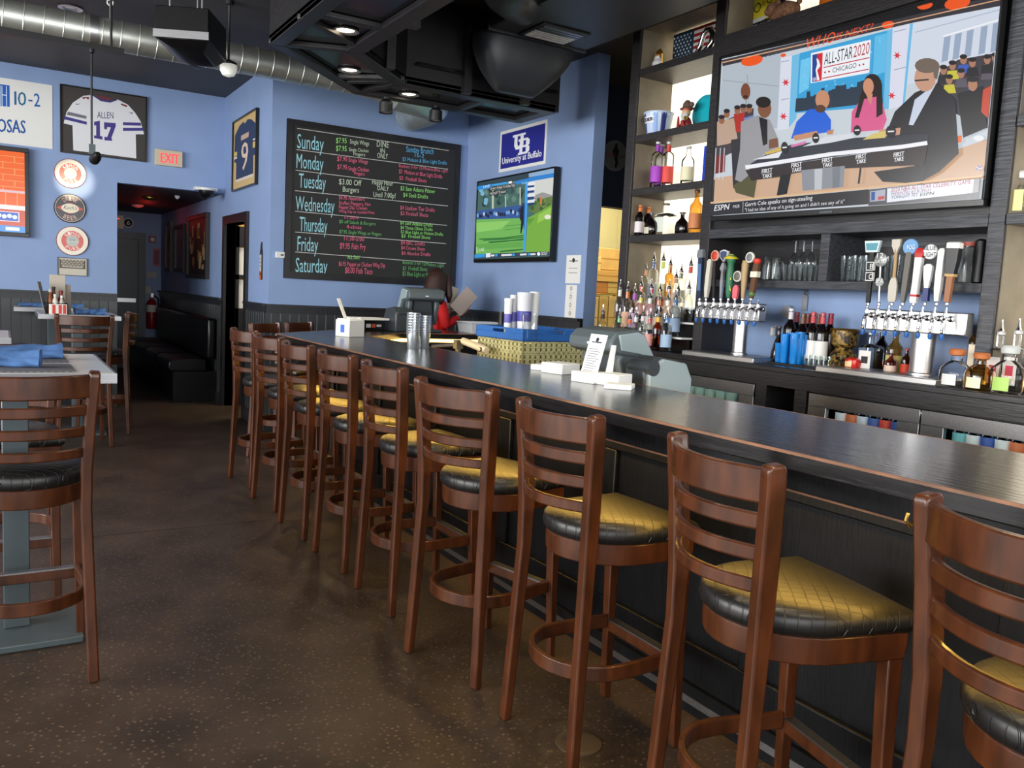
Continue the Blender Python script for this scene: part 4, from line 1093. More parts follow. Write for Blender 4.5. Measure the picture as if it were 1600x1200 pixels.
# crowd left
P((70, 60, 66), (62, 620), (250, 540), (240, 720), (60, 800))
for c, pts in (((186, 158, 138), ((66, 610), (150, 590), (170, 700), (120, 720), (66, 730))), ((176, 48, 40), ((150, 570), (205, 560), (200, 660), (160, 660))), ((110, 130, 190), ((200, 590), (250, 575), (240, 640), (205, 640)))): P(c, *pts)
for x, y in ((115, 570), (168, 552), (198, 545), (228, 545), (90, 600)):
    E_((150, 100, 76), x, y, 15, 21); E_((40, 34, 34), x, y-15, 16, 11)
P((120, 40, 40), (60, 780), (110, 770), (105, 860), (55, 870))
for x in (62, 84, 104): Ln((206, 208, 214), 4, (x, 740), (x-8, 900))
E_((120, 72, 50), 210, 458, 24, 42); E_((60, 36, 28), 210, 484, 12, 8); Ln((90, 100, 110), 3, (212, 500), (214, 540))
# crowd right
P((62, 58, 66), (1180, 360), (1270, 300), (1490, 260), (1440, 640), (1240, 560), (1170, 440))
hd = [(1200, 352), (1245, 330), (1300, 300), (1345, 315), (1420, 330), (1460, 290), (1230, 400), (1350, 415), (1420, 300), (1290, 370)]
for i, (x, y) in enumerate(hd):
    P([(44, 44, 52), (200, 190, 60), (60, 90, 180), (36, 36, 40), (90, 84, 96)][i % 5], (x-34, y+70), (x-24, y+26), (x+24, y+22), (x+34, y+66)); E_((168, 120, 96), x, y, 17, 23); E_((36, 30, 30), x, y-16, 19, 12)
P((30, 30, 34), (1270, 470), (1400, 430), (1420, 640), (1300, 690)); E_((176, 126, 98), 1348, 425, 24, 32); E_((40, 40, 44), 1348, 398, 28, 14)
P((196, 70, 44), (1400, 450), (1465, 425), (1448, 590), (1390, 560)); E_((230, 230, 232), 1378, 692, 26, 14); P((226, 110, 50), (1270, 680), (1294, 678), (1292, 712), (1270, 714))
# presenters behind the desk
P((46, 44, 50), (140, 700), (200, 690), (180, 950), (150, 940))
P((88, 84, 52), (150, 930), (250, 850), (430, 850), (440, 880), (270, 900), (255, 990), (165, 965)); P((34, 34, 38), (390, 860), (445, 850), (420, 970), (368, 980))
P((152, 152, 156), (190, 610), (270, 578), (335, 600), (378, 700), (380, 745), (300, 775), (260, 850), (190, 910), (160, 900), (185, 750)); P((28, 26, 30), (280, 585), (322, 600), (322, 720), (300, 730))
E_((128, 84, 60), 308, 545, 34, 46); E_((36, 30, 30), 302, 512, 38, 28); P((120, 78, 56), (330, 700), (372, 690), (378, 735), (330, 745))
P((34, 98, 214), (468, 610), (530, 548), (600, 545), (640, 600), (640, 660), (560, 672), (440, 695)); E_((196, 140, 108), 598, 500, 36, 48); E_((88, 60, 48), 588, 545, 26, 20); P((196, 140, 108), (450, 680), (570, 655), (580, 680), (460, 705)); P((190, 134, 104), (620, 655), (655, 648), (650, 672), (622, 675))
E_((38, 28, 28), 848, 432, 48, 62); P((38, 28, 28), (800, 430), (890, 410), (905, 560), (880, 620), (760, 600)); P((216, 92, 142), (745, 560), (790, 500), (890, 480), (920, 600), (900, 650), (740, 664)); P((38, 28, 28), (868, 420), (896, 420), (900, 570), (868, 590)); P((38, 28, 28), (790, 470), (812, 480), (780, 590), (760, 590)); E_((204, 142, 112), 828, 434, 27, 42); P((204, 142, 112), (815, 470), (850, 470), (840, 530))
P((36, 36, 42), (920, 660), (960, 560), (1060, 465), (1175, 415), (1262, 500), (1280, 770), (1180, 862), (1100, 905), (1010, 740)); P((198, 208, 226), (1060, 500), (1168, 418), (1100, 540), (1052, 628), (1030, 625)); E_((196, 150, 124), 1112, 392, 54, 68); E_((112, 98, 88), 1122, 330, 62, 38); P((112, 98, 88), (1150, 330), (1186, 330), (1172, 400), (1156, 390)); Ln((50, 44, 44), 8, (1060, 405), (1130, 400)); P((198, 150, 124), (880, 650), (990, 640), (985, 675), (890, 690))
P((40, 38, 40), (856, 860), (1130, 820), (1100, 920), (900, 910)); Ln((40, 38, 40), 10, (790, 840), (780, 920))
# desk
P((46, 50, 62), (215, 835), (320, 770), (440, 725), (760, 690), (1125, 672), (1128, 715), (240, 850))
P((214, 216, 224), (500, 735), (600, 690), (740, 668), (760, 690), (640, 715)); P((226, 226, 232), (250, 800), (400, 755), (380, 790)); P((206, 176, 90), (310, 765), (390, 735), (395, 755), (320, 775)); P((212, 190, 110), (850, 670), (915, 655), (915, 690), (800, 700)); P((214, 120, 170), (440, 728), (520, 705), (510, 722), (445, 738))
P((52, 42, 44), (214, 852), (1127, 722), (1108, 826), (560, 850), (245, 905)); Ln((238, 238, 244), 20, (214, 838), (640, 772), (1000, 735), (1124, 716))
P((140, 144, 152), (495, 852), (712, 830), (704, 936), (500, 955)); P((190, 194, 200), (560, 848), (600, 844), (596, 948), (560, 950)); P((120, 124, 132), (650, 838), (690, 834), (684, 938), (650, 942))
for x, y in ((322, 872), (470, 842), (624, 818), (793, 800), (982, 790)):
    T('FIRST', x-26, y-2, x+26, y-10, 22, (236, 236, 240), .0015); T('TAKE', x-24, y+22, x+24, y+14, 20, (236, 236, 240), .0015)
for x, y, a, b in ((412, 740, 18, 30), (568, 692, 18, 26), (775, 654, 19, 26), (944, 660, 26, 32)): E_((30, 30, 36), x, y, a, b); Ln((230, 230, 234), 7, (x-a*.6, y), (x+a*.6, y-2))
# caption bars
P((44, 42, 46), (30, 1022), (832, 948), (832, 1022), (28, 1082)); Ln((222, 182, 136), 9, (32, 1016), (832, 940), (1425, 880))
P((70, 68, 74), (832, 950), (1420, 890), (1410, 1000), (832, 1030)); P((170, 172, 190), (840, 958), (918, 948), (914, 1004), (840, 1010)); P((40, 80, 150), (846, 962), (866, 960), (864, 1002), (846, 1004)); P((200, 60, 60), (880, 985), (912, 980), (912, 996), (880, 1002)); P((222, 226, 236), (926, 944), (1360, 897), (1352, 966), (924, 1014)); P((150, 150, 156), (1360, 897), (1388, 894), (1382, 962), (1352, 966))
T('ESPN', 60, 1056, 132, 1048, 28, (240, 240, 244), .001, .2); T('MLB', 155, 1042, 187, 1038, 15, (226, 226, 230)); Ln((170, 170, 176), 3, (206, 1010), (204, 1064))
T('Gerrit Cole speaks on sign-stealing', 215, 1034, 552, 1000, 20, (240, 240, 242)); T('"I had no idea of any of it going on and I didn\'t see any of it"', 215, 1060, 712, 1018, 17, (226, 226, 230))
T('2020 NBA ALL-STAR CELEBRITY GAME', 946, 962, 1345, 920, 20, (176, 40, 76)); T('PRESENTED BY RUFFLES', 946, 978, 1146, 958, 13, (150, 80, 110)); T('TONIGHT 7ET', 946, 997, 1080, 982, 16, (60, 56, 90)); T('ESPN', 1090, 983, 1158, 975, 16, (50, 50, 70), .0008, .2)
Ln((96, 110, 220), 5, (1370, 850), (1410, 830)); Ln((96, 110, 220), 5, (1380, 830), (1400, 862)); Ln((226, 226, 236), 4, (1375, 840), (1408, 846))
A.build('screen_picture', 'screen', big, label='talk show with presenters at a desk and a crowd behind')
MB().box((-.04, -.002, .008), (.04, 0, .018)).build('maker_mark', 'grey_steel', big)
# golf programme
golf, A = tv((4.205, 7.002, 2.155), -.022, .003, 1.474, .829, 'wall television under the blue university poster showing golf', .055, .014, .035)
clipart(A)
Z = lambda x, y: (740+x/7.057, 250+y/7.057)
def E_(c, x, y, rx, ry, rot=0): A.ell(740+x/7.057, 250+y/7.057, rx/7.057, ry/7.057, c, rot=rot)
def T(t, x0, y0, x1, y1, h, c, bold=0, shear=0): A.text(t, Z(x0, y0), Z(x1, y1), h/7.057, c, shear, bold)
def Ln(c, w, *pts): A.line([Z(*p) for p in pts], w/7.057, c)
P((70, 104, 100), (0, 220), (900, 60), (850, 1060), (0, 1110))
P((44, 66, 76), (20, 240), (605, 140), (605, 205), (30, 300))
for i in range(26):
    x = 50+random.random()*480; y = 340-(x-50)*.15+random.random()*180
    E_(random.choice([(48, 78, 72), (96, 130, 120), (60, 92, 90), (38, 60, 64)]), x, y, 26, 34)
for x, y in ((90, 370), (125, 470), (75, 330), (130, 440)): E_((120, 176, 206), x, y, 22, 26)
for x, w in ((205, 20), (345, 10), (506, 13)): Ln((190, 196, 180), w, (x, 300 if w > 12 else 400), (x, 630))
P((52, 88, 150), (30, 560), (550, 490), (545, 645), (28, 655))
for i in range(22): E_(random.choice([(30, 46, 84), (110, 160, 214), (24, 30, 50), (170, 196, 226)]), 40+i*23, 590-i*2+random.random()*40, 12, 22)
P((112, 178, 88), (28, 655), (545, 640), (556, 1015), (20, 1040)); P((140, 200, 104), (28, 690), (400, 670), (300, 760), (28, 800)); P((96, 164, 76), (26, 930), (540, 900), (540, 960), (24, 990))
for y0, y1 in ((872, 830), (885, 850), (905, 880), (910, 870)): Ln((38, 104, 50), 12, (60+(y0-872)*3, y0), (330, y0-12), (550, y1))
for y in (730, 770): Ln((70, 140, 66), 7, (340, y), (520, y-20))
Ln((38, 104, 50), 16, (290, 1010), (545, 985))
P((26, 28, 46), (516, 520), (540, 498), (562, 520), (552, 690), (524, 812), (512, 806), (522, 680), (504, 640)); E_((60, 50, 56), 545, 492, 13, 18)
P((44, 128, 206), (455, 235), (890, 130), (885, 192), (600, 246), (455, 272)); P((140, 172, 206), (605, 150), (890, 90), (888, 142), (608, 190))
P((208, 210, 206), (604, 240), (884, 190), (868, 400), (604, 420)); P((150, 150, 150), (680, 385), (760, 355), (868, 390), (866, 440), (660, 450))
P((96, 122, 66), (604, 560), (700, 440), (866, 400), (862, 500), (700, 600)); 
for i in range(16): E_(random.choice([(70, 106, 56), (120, 140, 76), (60, 92, 50)]), 620+random.random()*230, 540-random.random()*110, 20, 24)
E_((206, 120, 60), 744, 445, 12, 50)
P((118, 172, 66), (596, 640), (720, 575), (862, 490), (838, 1020), (572, 1020)); P((150, 196, 84), (720, 600), (858, 520), (850, 620), (700, 700)); P((96, 150, 56), (590, 650), (680, 640), (610, 720)); E_((232, 228, 214), 818, 628, 36, 26)
P((70, 158, 226), (572, 250), (602, 244), (572, 1012), (546, 1014)); P((30, 90, 170), (556, 480), (572, 470), (560, 760), (550, 760)); T('TRACER', 528, 272, 592, 258, 22, (150, 220, 240))
for i, y in enumerate((262, 318, 388, 455)): P((226, 230, 236), (598, y-10), (678, y-22), (672, y+12), (596, y+20)); P((30, 60, 120), (600, y+22), (672, y+14), (668, y+40), (598, y+48))
P((40, 140, 214), (48, 290), (200, 265), (200, 310), (48, 330)); T('LIVE', 110, 312, 180, 300, 28, (236, 240, 246)); P((60, 160, 226), (206, 268), (378, 240), (378, 262), (206, 288)); P((236, 240, 246), (388, 238), (424, 232), (424, 256), (388, 260))
P((20, 20, 24), (180, 300), (462, 262), (460, 300), (180, 340)); P((20, 20, 24), (178, 352), (366, 326), (364, 370), (178, 396))
T('SO HE IS TRYING TO WORK THIS', 188, 332, 456, 294, 26, (236, 236, 236)); T('FROM LEFT TO RIGHT', 186, 386, 360, 362, 26, (236, 236, 236))
P((48, 66, 84), (12, 1040), (836, 1008), (834, 1050), (10, 1092)); P((50, 150, 220), (16, 1042), (130, 1036), (128, 1072), (14, 1080)); P((230, 232, 236), (138, 1030), (190, 1026), (188, 1072), (138, 1076))
for x0, x1 in ((195, 232), (310, 424), (516, 588), (630, 686)): Ln((220, 226, 232), 20, (x0, 1054-(x0-195)*.03), (x1, 1052-(x1-195)*.03))
for x in (242, 432, 602): P((60, 160, 230), (x, 1038-(x-240)*.03), (x+24, 1037-(x-240)*.03), (x+24, 1062-(x-240)*.03), (x, 1064-(x-240)*.03))
E_((240, 240, 240), 722, 1036, 18, 20); T('GOLF', 748, 1050, 818, 1044, 34, (244, 244, 244)); T('LIVE', 70, 1008, 118, 1004, 34, (236, 240, 230)); Ln((236, 240, 230), 7, (40, 960), (44, 1020))
A.build('screen_picture', 'screen', golf, label='golf green with a player and a tracer graphic')
# brick picture, cut by the left edge of the photo
o = empty('television', (-.46, 9.985, 1.77), 0, 'television cut by the left edge showing an orange brick wall', 'television')
q0 = at(43.2, 232, Y=9.92); q1 = at(47.5, 371, Y=9.92); xr = (q0.x+q1.x)/2; zt, zb = q0.z, q1.z; xl = xr-1.35
def wp(p, par): return (p[0]-par.location.x, p[1]-par.location.y, p[2]-par.location.z)
kt = tuple(-c for c in o.location)
f = MB().box((xl, 9.92, zb+.04), (xl+.03, 9.975, zt-.045)).box((xr-.035, 9.92, zb+.04), (xr, 9.975, zt-.045)).box((xl, 9.92, zt-.045), (xr, 9.975, zt)).box((xl, 9.92, zb), (xr, 9.975, zb+.04)).box((xl+.01, 9.932, zb+.01), (xr-.01, 9.973, zt-.01))
f.build('bezel', 'black_plastic', o, loc=kt, bevel=.003)
MB().box((xl+.4, 9.975, zb+.2), (xr-.4, 10, zt-.2)).build('wall_mount', 'black_metal', o, loc=kt)
A = Art((0, 9.931, 0), (1, 0, 0), (0, 0, 1), off=.0005)
sx0, sx1, sz0, sz1 = xl+.03, xr-.036, zb+.04, zt-.046
A.rect(sx0, sz0, sx1, sz1, (240, 98, 6))
H_ = sz1-sz0; mort = (250, 176, 110)
for i in range(6):
    z = sz1-H_*(.06+.075*i); A.rect(sx0, z-.004, sx1, z, mort)
    for j in range(8):
        x = sx1-.09-.2*j-(.1 if i % 2 else 0)
        if x > sx0: A.rect(x, max(z-H_*.072, sz0), x+.006, z, mort)
A.rect(sx0, sz0+H_*.49, sx1, sz0+H_*.52, (226, 190, 196)); A.rect(sx0, sz0+H_*.28, sx1, sz0+H_*.335, (246, 240, 240))
for j in range(14): A.rect(sx1-.07-.1*j, sz0+H_*.335, sx1-.064-.1*j, sz0+H_*.49, mort)
A.rect(sx0, sz0+H_*.08, sx1, sz0+H_*.28, (204, 70, 40)); A.rect(sx1-.6, sz0+H_*.13, sx1-.05, sz0+H_*.255, (240, 220, 220)); A.rect(sx1-.59, sz0+H_*.14, sx1-.06, sz0+H_*.245, (20, 86, 196))
for j in range(7): A.disc(sx1-.09-.045*j, sz0+H_*(.19+.01*(j % 2)), .022, (226, 236, 246), 10)
A.rect(sx0, sz0, sx1, sz0+H_*.08, (50, 140, 220)); A.rect(sx1-.17, sz0+H_*.02, sx1-.05, sz0+H_*.062, (226, 236, 246))
A.build('screen_picture', 'screen', o, label='orange brick wall with a blue sign')
# ------------------------------------------------------------------ chalkboard
cb = empty('chalkboard', (3.25, FY, 1.45), 0, 'big black menu chalkboard listing daily specials in coloured chalk', 'chalkboard')
c0 = at(449.5, 184.7, Y=FY-.03); c1 = at(711, 449, Y=FY-.03)
kc = tuple(-c for c in cb.location)
MB().box((c0.x, FY-.028, c1.z), (c1.x, FY-.001, c0.z)).build('board', 'black_chalk' if 'black_chalk' in M else colmat((38, 37, 36), .6), cb, loc=kc)
fr = MB(); t = .055
for a, b in (((c0.x, c0.z-t), (c1.x, c0.z)), ((c0.x, c1.z), (c1.x, c1.z+t*1.2)), ((c0.x, c1.z+t*1.2), (c0.x+t, c0.z-t)), ((c1.x-t, c1.z+t*1.2), (c1.x, c0.z-t))):
    fr.box((a[0], FY-.036, a[1]), (b[0], FY-.002, b[1]))
fr.build('frame', 'black_wood', cb, loc=kc)
A = Art((0, FY-.0285, 0), (1, 0, 0), (0, 0, 1), off=.0004)
Z = lambda x, y: (400+x/4.285, 180+y/4.285)
def T(t, x0, y0, x1, y1, h, c, bold=0, shear=.0): A.text(t, Z(x0, y0), Z(x1, y1), h/4.285, c, shear, bold)
def Ln(c, w, *pts): A.line([Z(*p) for p in pts], w/4.285, c)
cy, gr, pk, wh, bl, pg = (160, 216, 226), (160, 240, 130), (240, 116, 146), (210, 226, 200), (104, 190, 236), (120, 190, 120)
for p in (((275, 88), (1290, 237)), ((270, 230), (1285, 362)), ((265, 368), (1285, 495)), ((262, 505), (1285, 608)), ((262, 643), (1278, 738)), ((262, 782), (1272, 860)), ((262, 915), (1270, 993))): Ln((206, 206, 200), 4, *p)
for t_, x0, y0, x1, y1 in (('Sunday', 275, 220, 452, 240), ('Monday', 270, 352, 450, 372), ('Tuesday', 286, 484, 466, 498), ('Wednesday', 264, 636, 524, 654), ('Thursday', 290, 775, 476, 786), ('Friday', 276, 906, 414, 914), ('Saturday', 264, 1050, 476, 1056)): T(t_, x0, y0, x1, y1, 98, cy)
for s in (('$7.95', 535, 186, 606, 188, 36, gr), ('Single Wings', 628, 190, 756, 204, 30, wh), ('$7.95', 535, 238, 606, 242, 36, gr), ('Single Chicken', 622, 240, 752, 250, 24, wh), ('Fingers', 652, 268, 730, 276, 22, wh),
          ('DINE', 808, 210, 888, 218, 40, wh), ('IN', 832, 250, 862, 254, 30, wh), ('ONLY', 810, 286, 882, 294, 36, wh), ('Sunday Brunch', 1004, 246, 1188, 262, 40, bl), ('10-2', 1062, 280, 1124, 286, 26, bl), ('$3 Molson & Blue Light Drafts', 980, 306, 1276, 332, 26, bl),
          ('$7.95', 542, 306, 610, 310, 32, pk), ('Single Wings', 618, 312, 748, 326, 28, pk), ('$7.95', 544, 360, 608, 364, 32, pk), ('Single Chicken', 616, 368, 754, 380, 28, pk), ('Fingers', 656, 398, 726, 406, 24, pk), ('Buckets 5 for 15/Molson,Blue Light', 956, 348, 1282, 384, 22, pk), ('$3  Molson or Blue Light Drafts', 956, 388, 1246, 424, 28, pk), ('$3  Fireball Shots', 958, 432, 1140, 452, 26, pk),
          ('$3.00 Off', 554, 462, 704, 474, 38, wh), ('Burgers', 580, 512, 688, 518, 36, wh), ('Happy Hour', 776, 462, 916, 474, 34, wh), ('DAILY', 812, 502, 888, 508, 30, wh), ('Until 7:00p!', 784, 546, 932, 556, 34, wh), ('$3 Sam Adams Pilsner', 966, 502, 1198, 524, 28, gr), ('$4 Stoli Drafts', 984, 546, 1150, 560, 28, gr),
          ('$6.95 Appetizers', 554, 562, 726, 574, 26, pk), ('Stuffed Peppers, Hot', 554, 598, 766, 608, 24, pk), ('Pepper Dip, Chicken', 554, 626, 742, 634, 24, pk), ('Wing Dip or Loaded Fries', 554, 652, 792, 662, 20, pk), ('$4 Stadium Tier Drafts', 964, 632, 1194, 648, 28, pk), ('$3 Fireball Shots', 966, 668, 1150, 682, 26, pk),
          ('11:30-4', 592, 694, 684, 698, 22, pk), ('$5 off Salads & Burgers', 556, 722, 798, 738, 22, pg), ('4-close', 604, 758, 704, 764, 26, pk), ('$7.95 Single Wings or Fingers', 556, 790, 838, 808, 24, pg), ('$4 Sam Adams Drafts', 964, 730, 1180, 748, 24, gr), ('$4 Three Olives Drafts', 966, 762, 1180, 776, 22, gr), ('$3 Blue Light or Molson Drafts', 968, 790, 1250, 808, 22, gr), ('$3  Fireball Shots', 972, 818, 1164, 830, 22, gr),
          ('11:30-5:00', 588, 838, 722, 844, 30, pk), ('$9.95 Fish Fry', 560, 892, 732, 902, 40, pk), ('$4 EBC Drafts', 968, 864, 1128, 874, 26, pk), ('$4 Crown Shots', 970, 898, 1128, 908, 24, pk), ('$4 Absolut Drafts', 972, 934, 1166, 944, 24, pk),
          ('ALL DAY', 610, 962, 694, 966, 26, gr), ('$6.95 Pepper or Chicken Wing Dip', 552, 1008, 862, 1020, 30, pk), ('$8.00 Fish Taco', 594, 1056, 778, 1066, 40, pk), ('Buckets 5 for 15/Molson, Light', 980, 994, 1256, 1018, 24, pg), ('$3  Fireball Shots', 980, 1036, 1144, 1044, 26, pg), ('$3 Blue Light or Molson', 978, 1074, 1200, 1086, 30, pg)):
    T(*s)
A.build('chalk_writing', 'chalk_print', cb, label='hand-lettered chalk writing')
# ------------------------------------------------------------------ things on the right wall
def poster(name, plane, corners, label, cat, thick=.006, side='x'):
    pass
po = empty('wall_poster', (UX, 6.9, 2.7), 0, 'blue university poster with white border above the golf television', 'poster')
A = Art((UX-.004, 0, 0), (0, -1, 0), (0, 0, 1), off=.0003)
qs = [(782.5, 205), (855.5, 187.5), (851.7, 255), (779, 270.7)]
qp = [at(*p, X=UX-.004) for p in qs]; yl = (qp[0].y+qp[3].y)/2; yr = (qp[1].y+qp[2].y)/2; zt = (qp[0].z+qp[1].z)/2; zb = (qp[2].z+qp[3].z)/2
MB().box((UX-.004, yr, zb), (UX, yl, zt)).build('sheet', 'white_paper', po, loc=tuple(-c for c in po.location))
A.rect(-yl+.03, zb+.03, -yr-.03, zt-.03, (40, 44, 140))
Z = lambda x, y: (700+x/4, y/4)
def serif(A, kind, x0, y0, w, h, c, bg=None):
    t = w*.24
    if kind == 'U':
        A.uv([(x0+t*.6, y0+h), (x0+t*1.6, y0+h), (x0+t*1.6, y0+h*.35), (x0+w*.5, y0+h*.17), (x0+w-t*1.6, y0+h*.35), (x0+w-t*1.6, y0+h), (x0+w-t*.6, y0+h), (x0+w-t*.6, y0+h*.25), (x0+w*.72, y0), (x0+w*.28, y0), (x0+t*.6, y0+h*.25)][::1], c)
        A.rect(x0, y0+h*.86, x0+t*2.1, y0+h, c); A.rect(x0+w-t*2.1, y0+h*.86, x0+w, y0+h, c)
    else:
        A.rect(x0+t*.5, y0, x0+t*1.6, y0+h, c); A.rect(x0, y0, x0+t*2, y0+h*.14, c); A.rect(x0, y0+h*.86, x0+t*2, y0+h, c)
        for yb in (0, h*.43):
            A.uv([(x0+t, y0+yb), (x0+w*.8, y0+yb), (x0+w, y0+yb+h*.15), (x0+w, y0+yb+h*.42), (x0+w*.8, y0+yb+h*.57), (x0+t, y0+yb+h*.57)], c)
            A.rect(x0+t*1.6, y0+yb+h*.14, x0+w*.68, y0+yb+h*.43, bg)
w_ = (yl-yr)
serif(A, 'B', -yl+w_*.42, zb+(zt-zb)*.33, w_*.24, (zt-zb)*.37, (236, 238, 246), (40, 44, 140))
serif(A, 'U', -yl+w_*.29, zb+(zt-zb)*.47, w_*.28, (zt-zb)*.36, (240, 242, 248))
A.text_uv('University at Buffalo', -yl+.06, zb+.075, w_-.13, .062, (236, 238, 246), bold=.004)
A.build('print', 'print', po, label='white interlocking letters and the words University at Buffalo')
for (x0, y0, x1, y1, nm, lab, lines) in ((886, 399, 906, 443, 'paper_notice', 'white paper notice with a small crest, upper of two on the right wall', 3), (885, 445, 899, 498, 'paper_notice', 'narrow white paper notice with a column of symbols, lower of two on the right wall', 7)):
    a = at(x0, y0, X=UX); b = at(x1, y1, X=UX)
    pn = empty(nm, (UX, (a.y+b.y)/2, b.z), 0, lab, 'notice', 'paper notices by the corridor')
    MB().box((UX-.003, b.y, b.z), (UX, a.y, a.z)).build('sheet', 'white_paper', pn, loc=tuple(-c for c in pn.location))
    A = Art((UX-.003, 0, 0), (0, -1, 0), (0, 0, 1), off=.0003); w_, h_ = a.y-b.y, a.z-b.z
    if lines == 3:
        A.disc(-a.y+w_*.5, a.z-h_*.18, .02, (50, 50, 54), 14); A.rect(-a.y+w_*.2, a.z-h_*.22, -b.y-w_*.2, a.z-h_*.19, (60, 60, 64))
        for i in (0, 1): A.rect(-a.y+w_*.2, a.z-h_*(.48+.16*i), -b.y-w_*.2, a.z-h_*(.45+.16*i), (170, 170, 174))
    else:
        for i in range(7):
            A.disc(-a.y+w_*.5, a.z-h_*(.1+.125*i), .018, (130, 130, 136), 3 if i % 2 else 10); A.disc(-a.y+w_*.5, a.z-h_*(.1+.125*i), .011, (226, 226, 222), 8)
    A.build('print', 'print', pn)
# ------------------------------------------------------------------ things on the back wall
YW = WY
def wall_frame(name, x0, z0, x1, z1, label, cat, bg, group=None, d=.03, fw=.012, frm='black_plastic', glass=True):
    """shallow framed piece hung on the back wall"""
    o = empty(name, ((x0+x1)/2, YW, z0), 0, label, cat, group); k_ = tuple(-c for c in o.location)
    f = MB()
    for a, b, c, e in ((x0, z0, x1, z0+fw), (x0, z1-fw, x1, z1), (x0, z0+fw, x0+fw, z1-fw), (x1-fw, z0+fw, x1, z1-fw)): f.box((a, YW-d, b), (c, YW-.001, e))
    f.build('frame', frm, o, loc=k_)
    MB().box((x0+fw, YW-d*.5, z0+fw), (x1-fw, YW-.002, z1-fw)).build('backing', colmat(bg, .7), o, loc=k_)
    A = Art((0, YW-d*.5, 0), (1, 0, 0), (0, 0, 1), off=.0004)
    return o, A
j0 = at(93.5, 129.5, Y=YW-.03); j1 = at(229.5, 254, Y=YW-.03); j2 = at(229.5, 152.5, Y=YW-.03); j3 = at(94.5, 237, Y=YW-.03)
o, A = wall_frame('framed_jersey', j0.x, (j1.z+j3.z)/2, j1.x, (j0.z+j2.z)/2, 'framed white football jersey with number 17 on the back wall', 'framed jersey', (62, 58, 56))
Z = lambda x, y: (x/6.154, 100+y/6.154)
def P(c, *pts): A.poly([Z(*p) for p in pts], c)
def T(t, x0, y0, x1, y1, h, c, bold=0): A.text(t, Z(x0, y0), Z(x1, y1), h/6.154, c, 0, bold)
P((226, 228, 232), (640, 462), (700, 372), (800, 306), (880, 298), (960, 350), (1060, 370), (1130, 340), (1230, 392), (1300, 470), (1352, 552), (1385, 676), (1305, 676), (1310, 908), (705, 830), (697, 590), (612, 570))
P((66, 60, 130), (880, 298), (900, 300), (975, 342), (1060, 352), (1132, 340), (1120, 352), (1060, 372), (970, 358)); P((120, 50, 60), (915, 300), (1100, 335), (1040, 345), (975, 335))
P((120, 116, 130), (655, 458), (832, 500), (830, 528), (640, 488)); P((70, 62, 136), (622, 502), (835, 556), (834, 584), (616, 532))
P((70, 62, 136), (1182, 560), (1352, 564), (1360, 594), (1182, 588)); P((70, 62, 136), (1182, 614), (1380, 614), (1384, 642), (1182, 644))
T('ALLEN', 934, 520, 1090, 526, 64, (56, 60, 110))
for pts in (((905, 556), (960, 545), (962, 690), (985, 698), (985, 728), (905, 712), (905, 684), (925, 690), (925, 590), (905, 592)), ((1000, 560), (1112, 568), (1112, 600), (1072, 706), (1078, 740), (1004, 734), (1004, 700), (1030, 704), (1066, 610), (1030, 606), (1028, 630), (1002, 626))): P((70, 62, 136), *pts)
for pts in (((790, 318), (858, 318), (850, 345), (825, 326), (800, 340)), ((1165, 378), (1225, 400), (1220, 416), (1160, 392))): P((130, 50, 66), *pts)
for pts in (((722, 382), (740, 384), (776, 380), (740, 394)), ((1232, 456), (1262, 470), (1280, 462), (1268, 482))): P((60, 60, 70), *pts)
A.build('jersey', 'print', o, label='white jersey with blue 17 and ALLEN')
# paper banner
b0 = at(80, 133, Y=YW-.01); b1 = at(84, 233, Y=YW-.01); bl_ = b0.x-1.5
bn = empty('paper_banner', (b0.x-.75, YW, b1.z), 0, 'white paper banner with blue lettering cut by the left edge', 'banner')
MB().box((bl_, YW-.006, b1.z), ((b0.x+b1.x)/2, YW-.001, b0.z)).build('sheet', 'white_paper', bn, loc=tuple(-c for c in bn.location))
A = Art((0, YW-.006, 0), (1, 0, 0), (0, 0, 1), off=.0004)
P((36, 98, 190), (-60, 186), (92, 206), (94, 412), (-60, 398)); P((226, 228, 226), (-5, 205), (3, 205), (5, 400), (-3, 400)); P((214, 226, 240), (14, 290), (60, 296), (60, 306), (14, 300)); P((214, 226, 240), (14, 210), (22, 211), (24, 405), (16, 404)); P((214, 226, 240), (58, 212), (66, 213), (68, 408), (60, 407))
A.build('block_letter', 'print', bn, label='blue block letter H'); A = Art((0, WY-.0065, 0), (1, 0, 0), (0, 0, 1), off=.0012)
T('1', 138, 392, 158, 394, 132, (30, 100, 160)); T('0', 172, 398, 252, 402, 134, (30, 110, 150)); P((30, 90, 160), (272, 342), (312, 346), (312, 362), (272, 358)); T('2', 326, 408, 384, 412, 128, (30, 96, 176), .002)
A.build('numerals', 'print', bn, label='blue numerals 10-2'); A = Art((0, WY-.0065, 0), (1, 0, 0), (0, 0, 1), off=.0012)
T('OSAS', -30, 650, 242, 668, 128, (30, 84, 160), .004)
A.build('lettering', 'print', bn, label='blue letters OSAS')
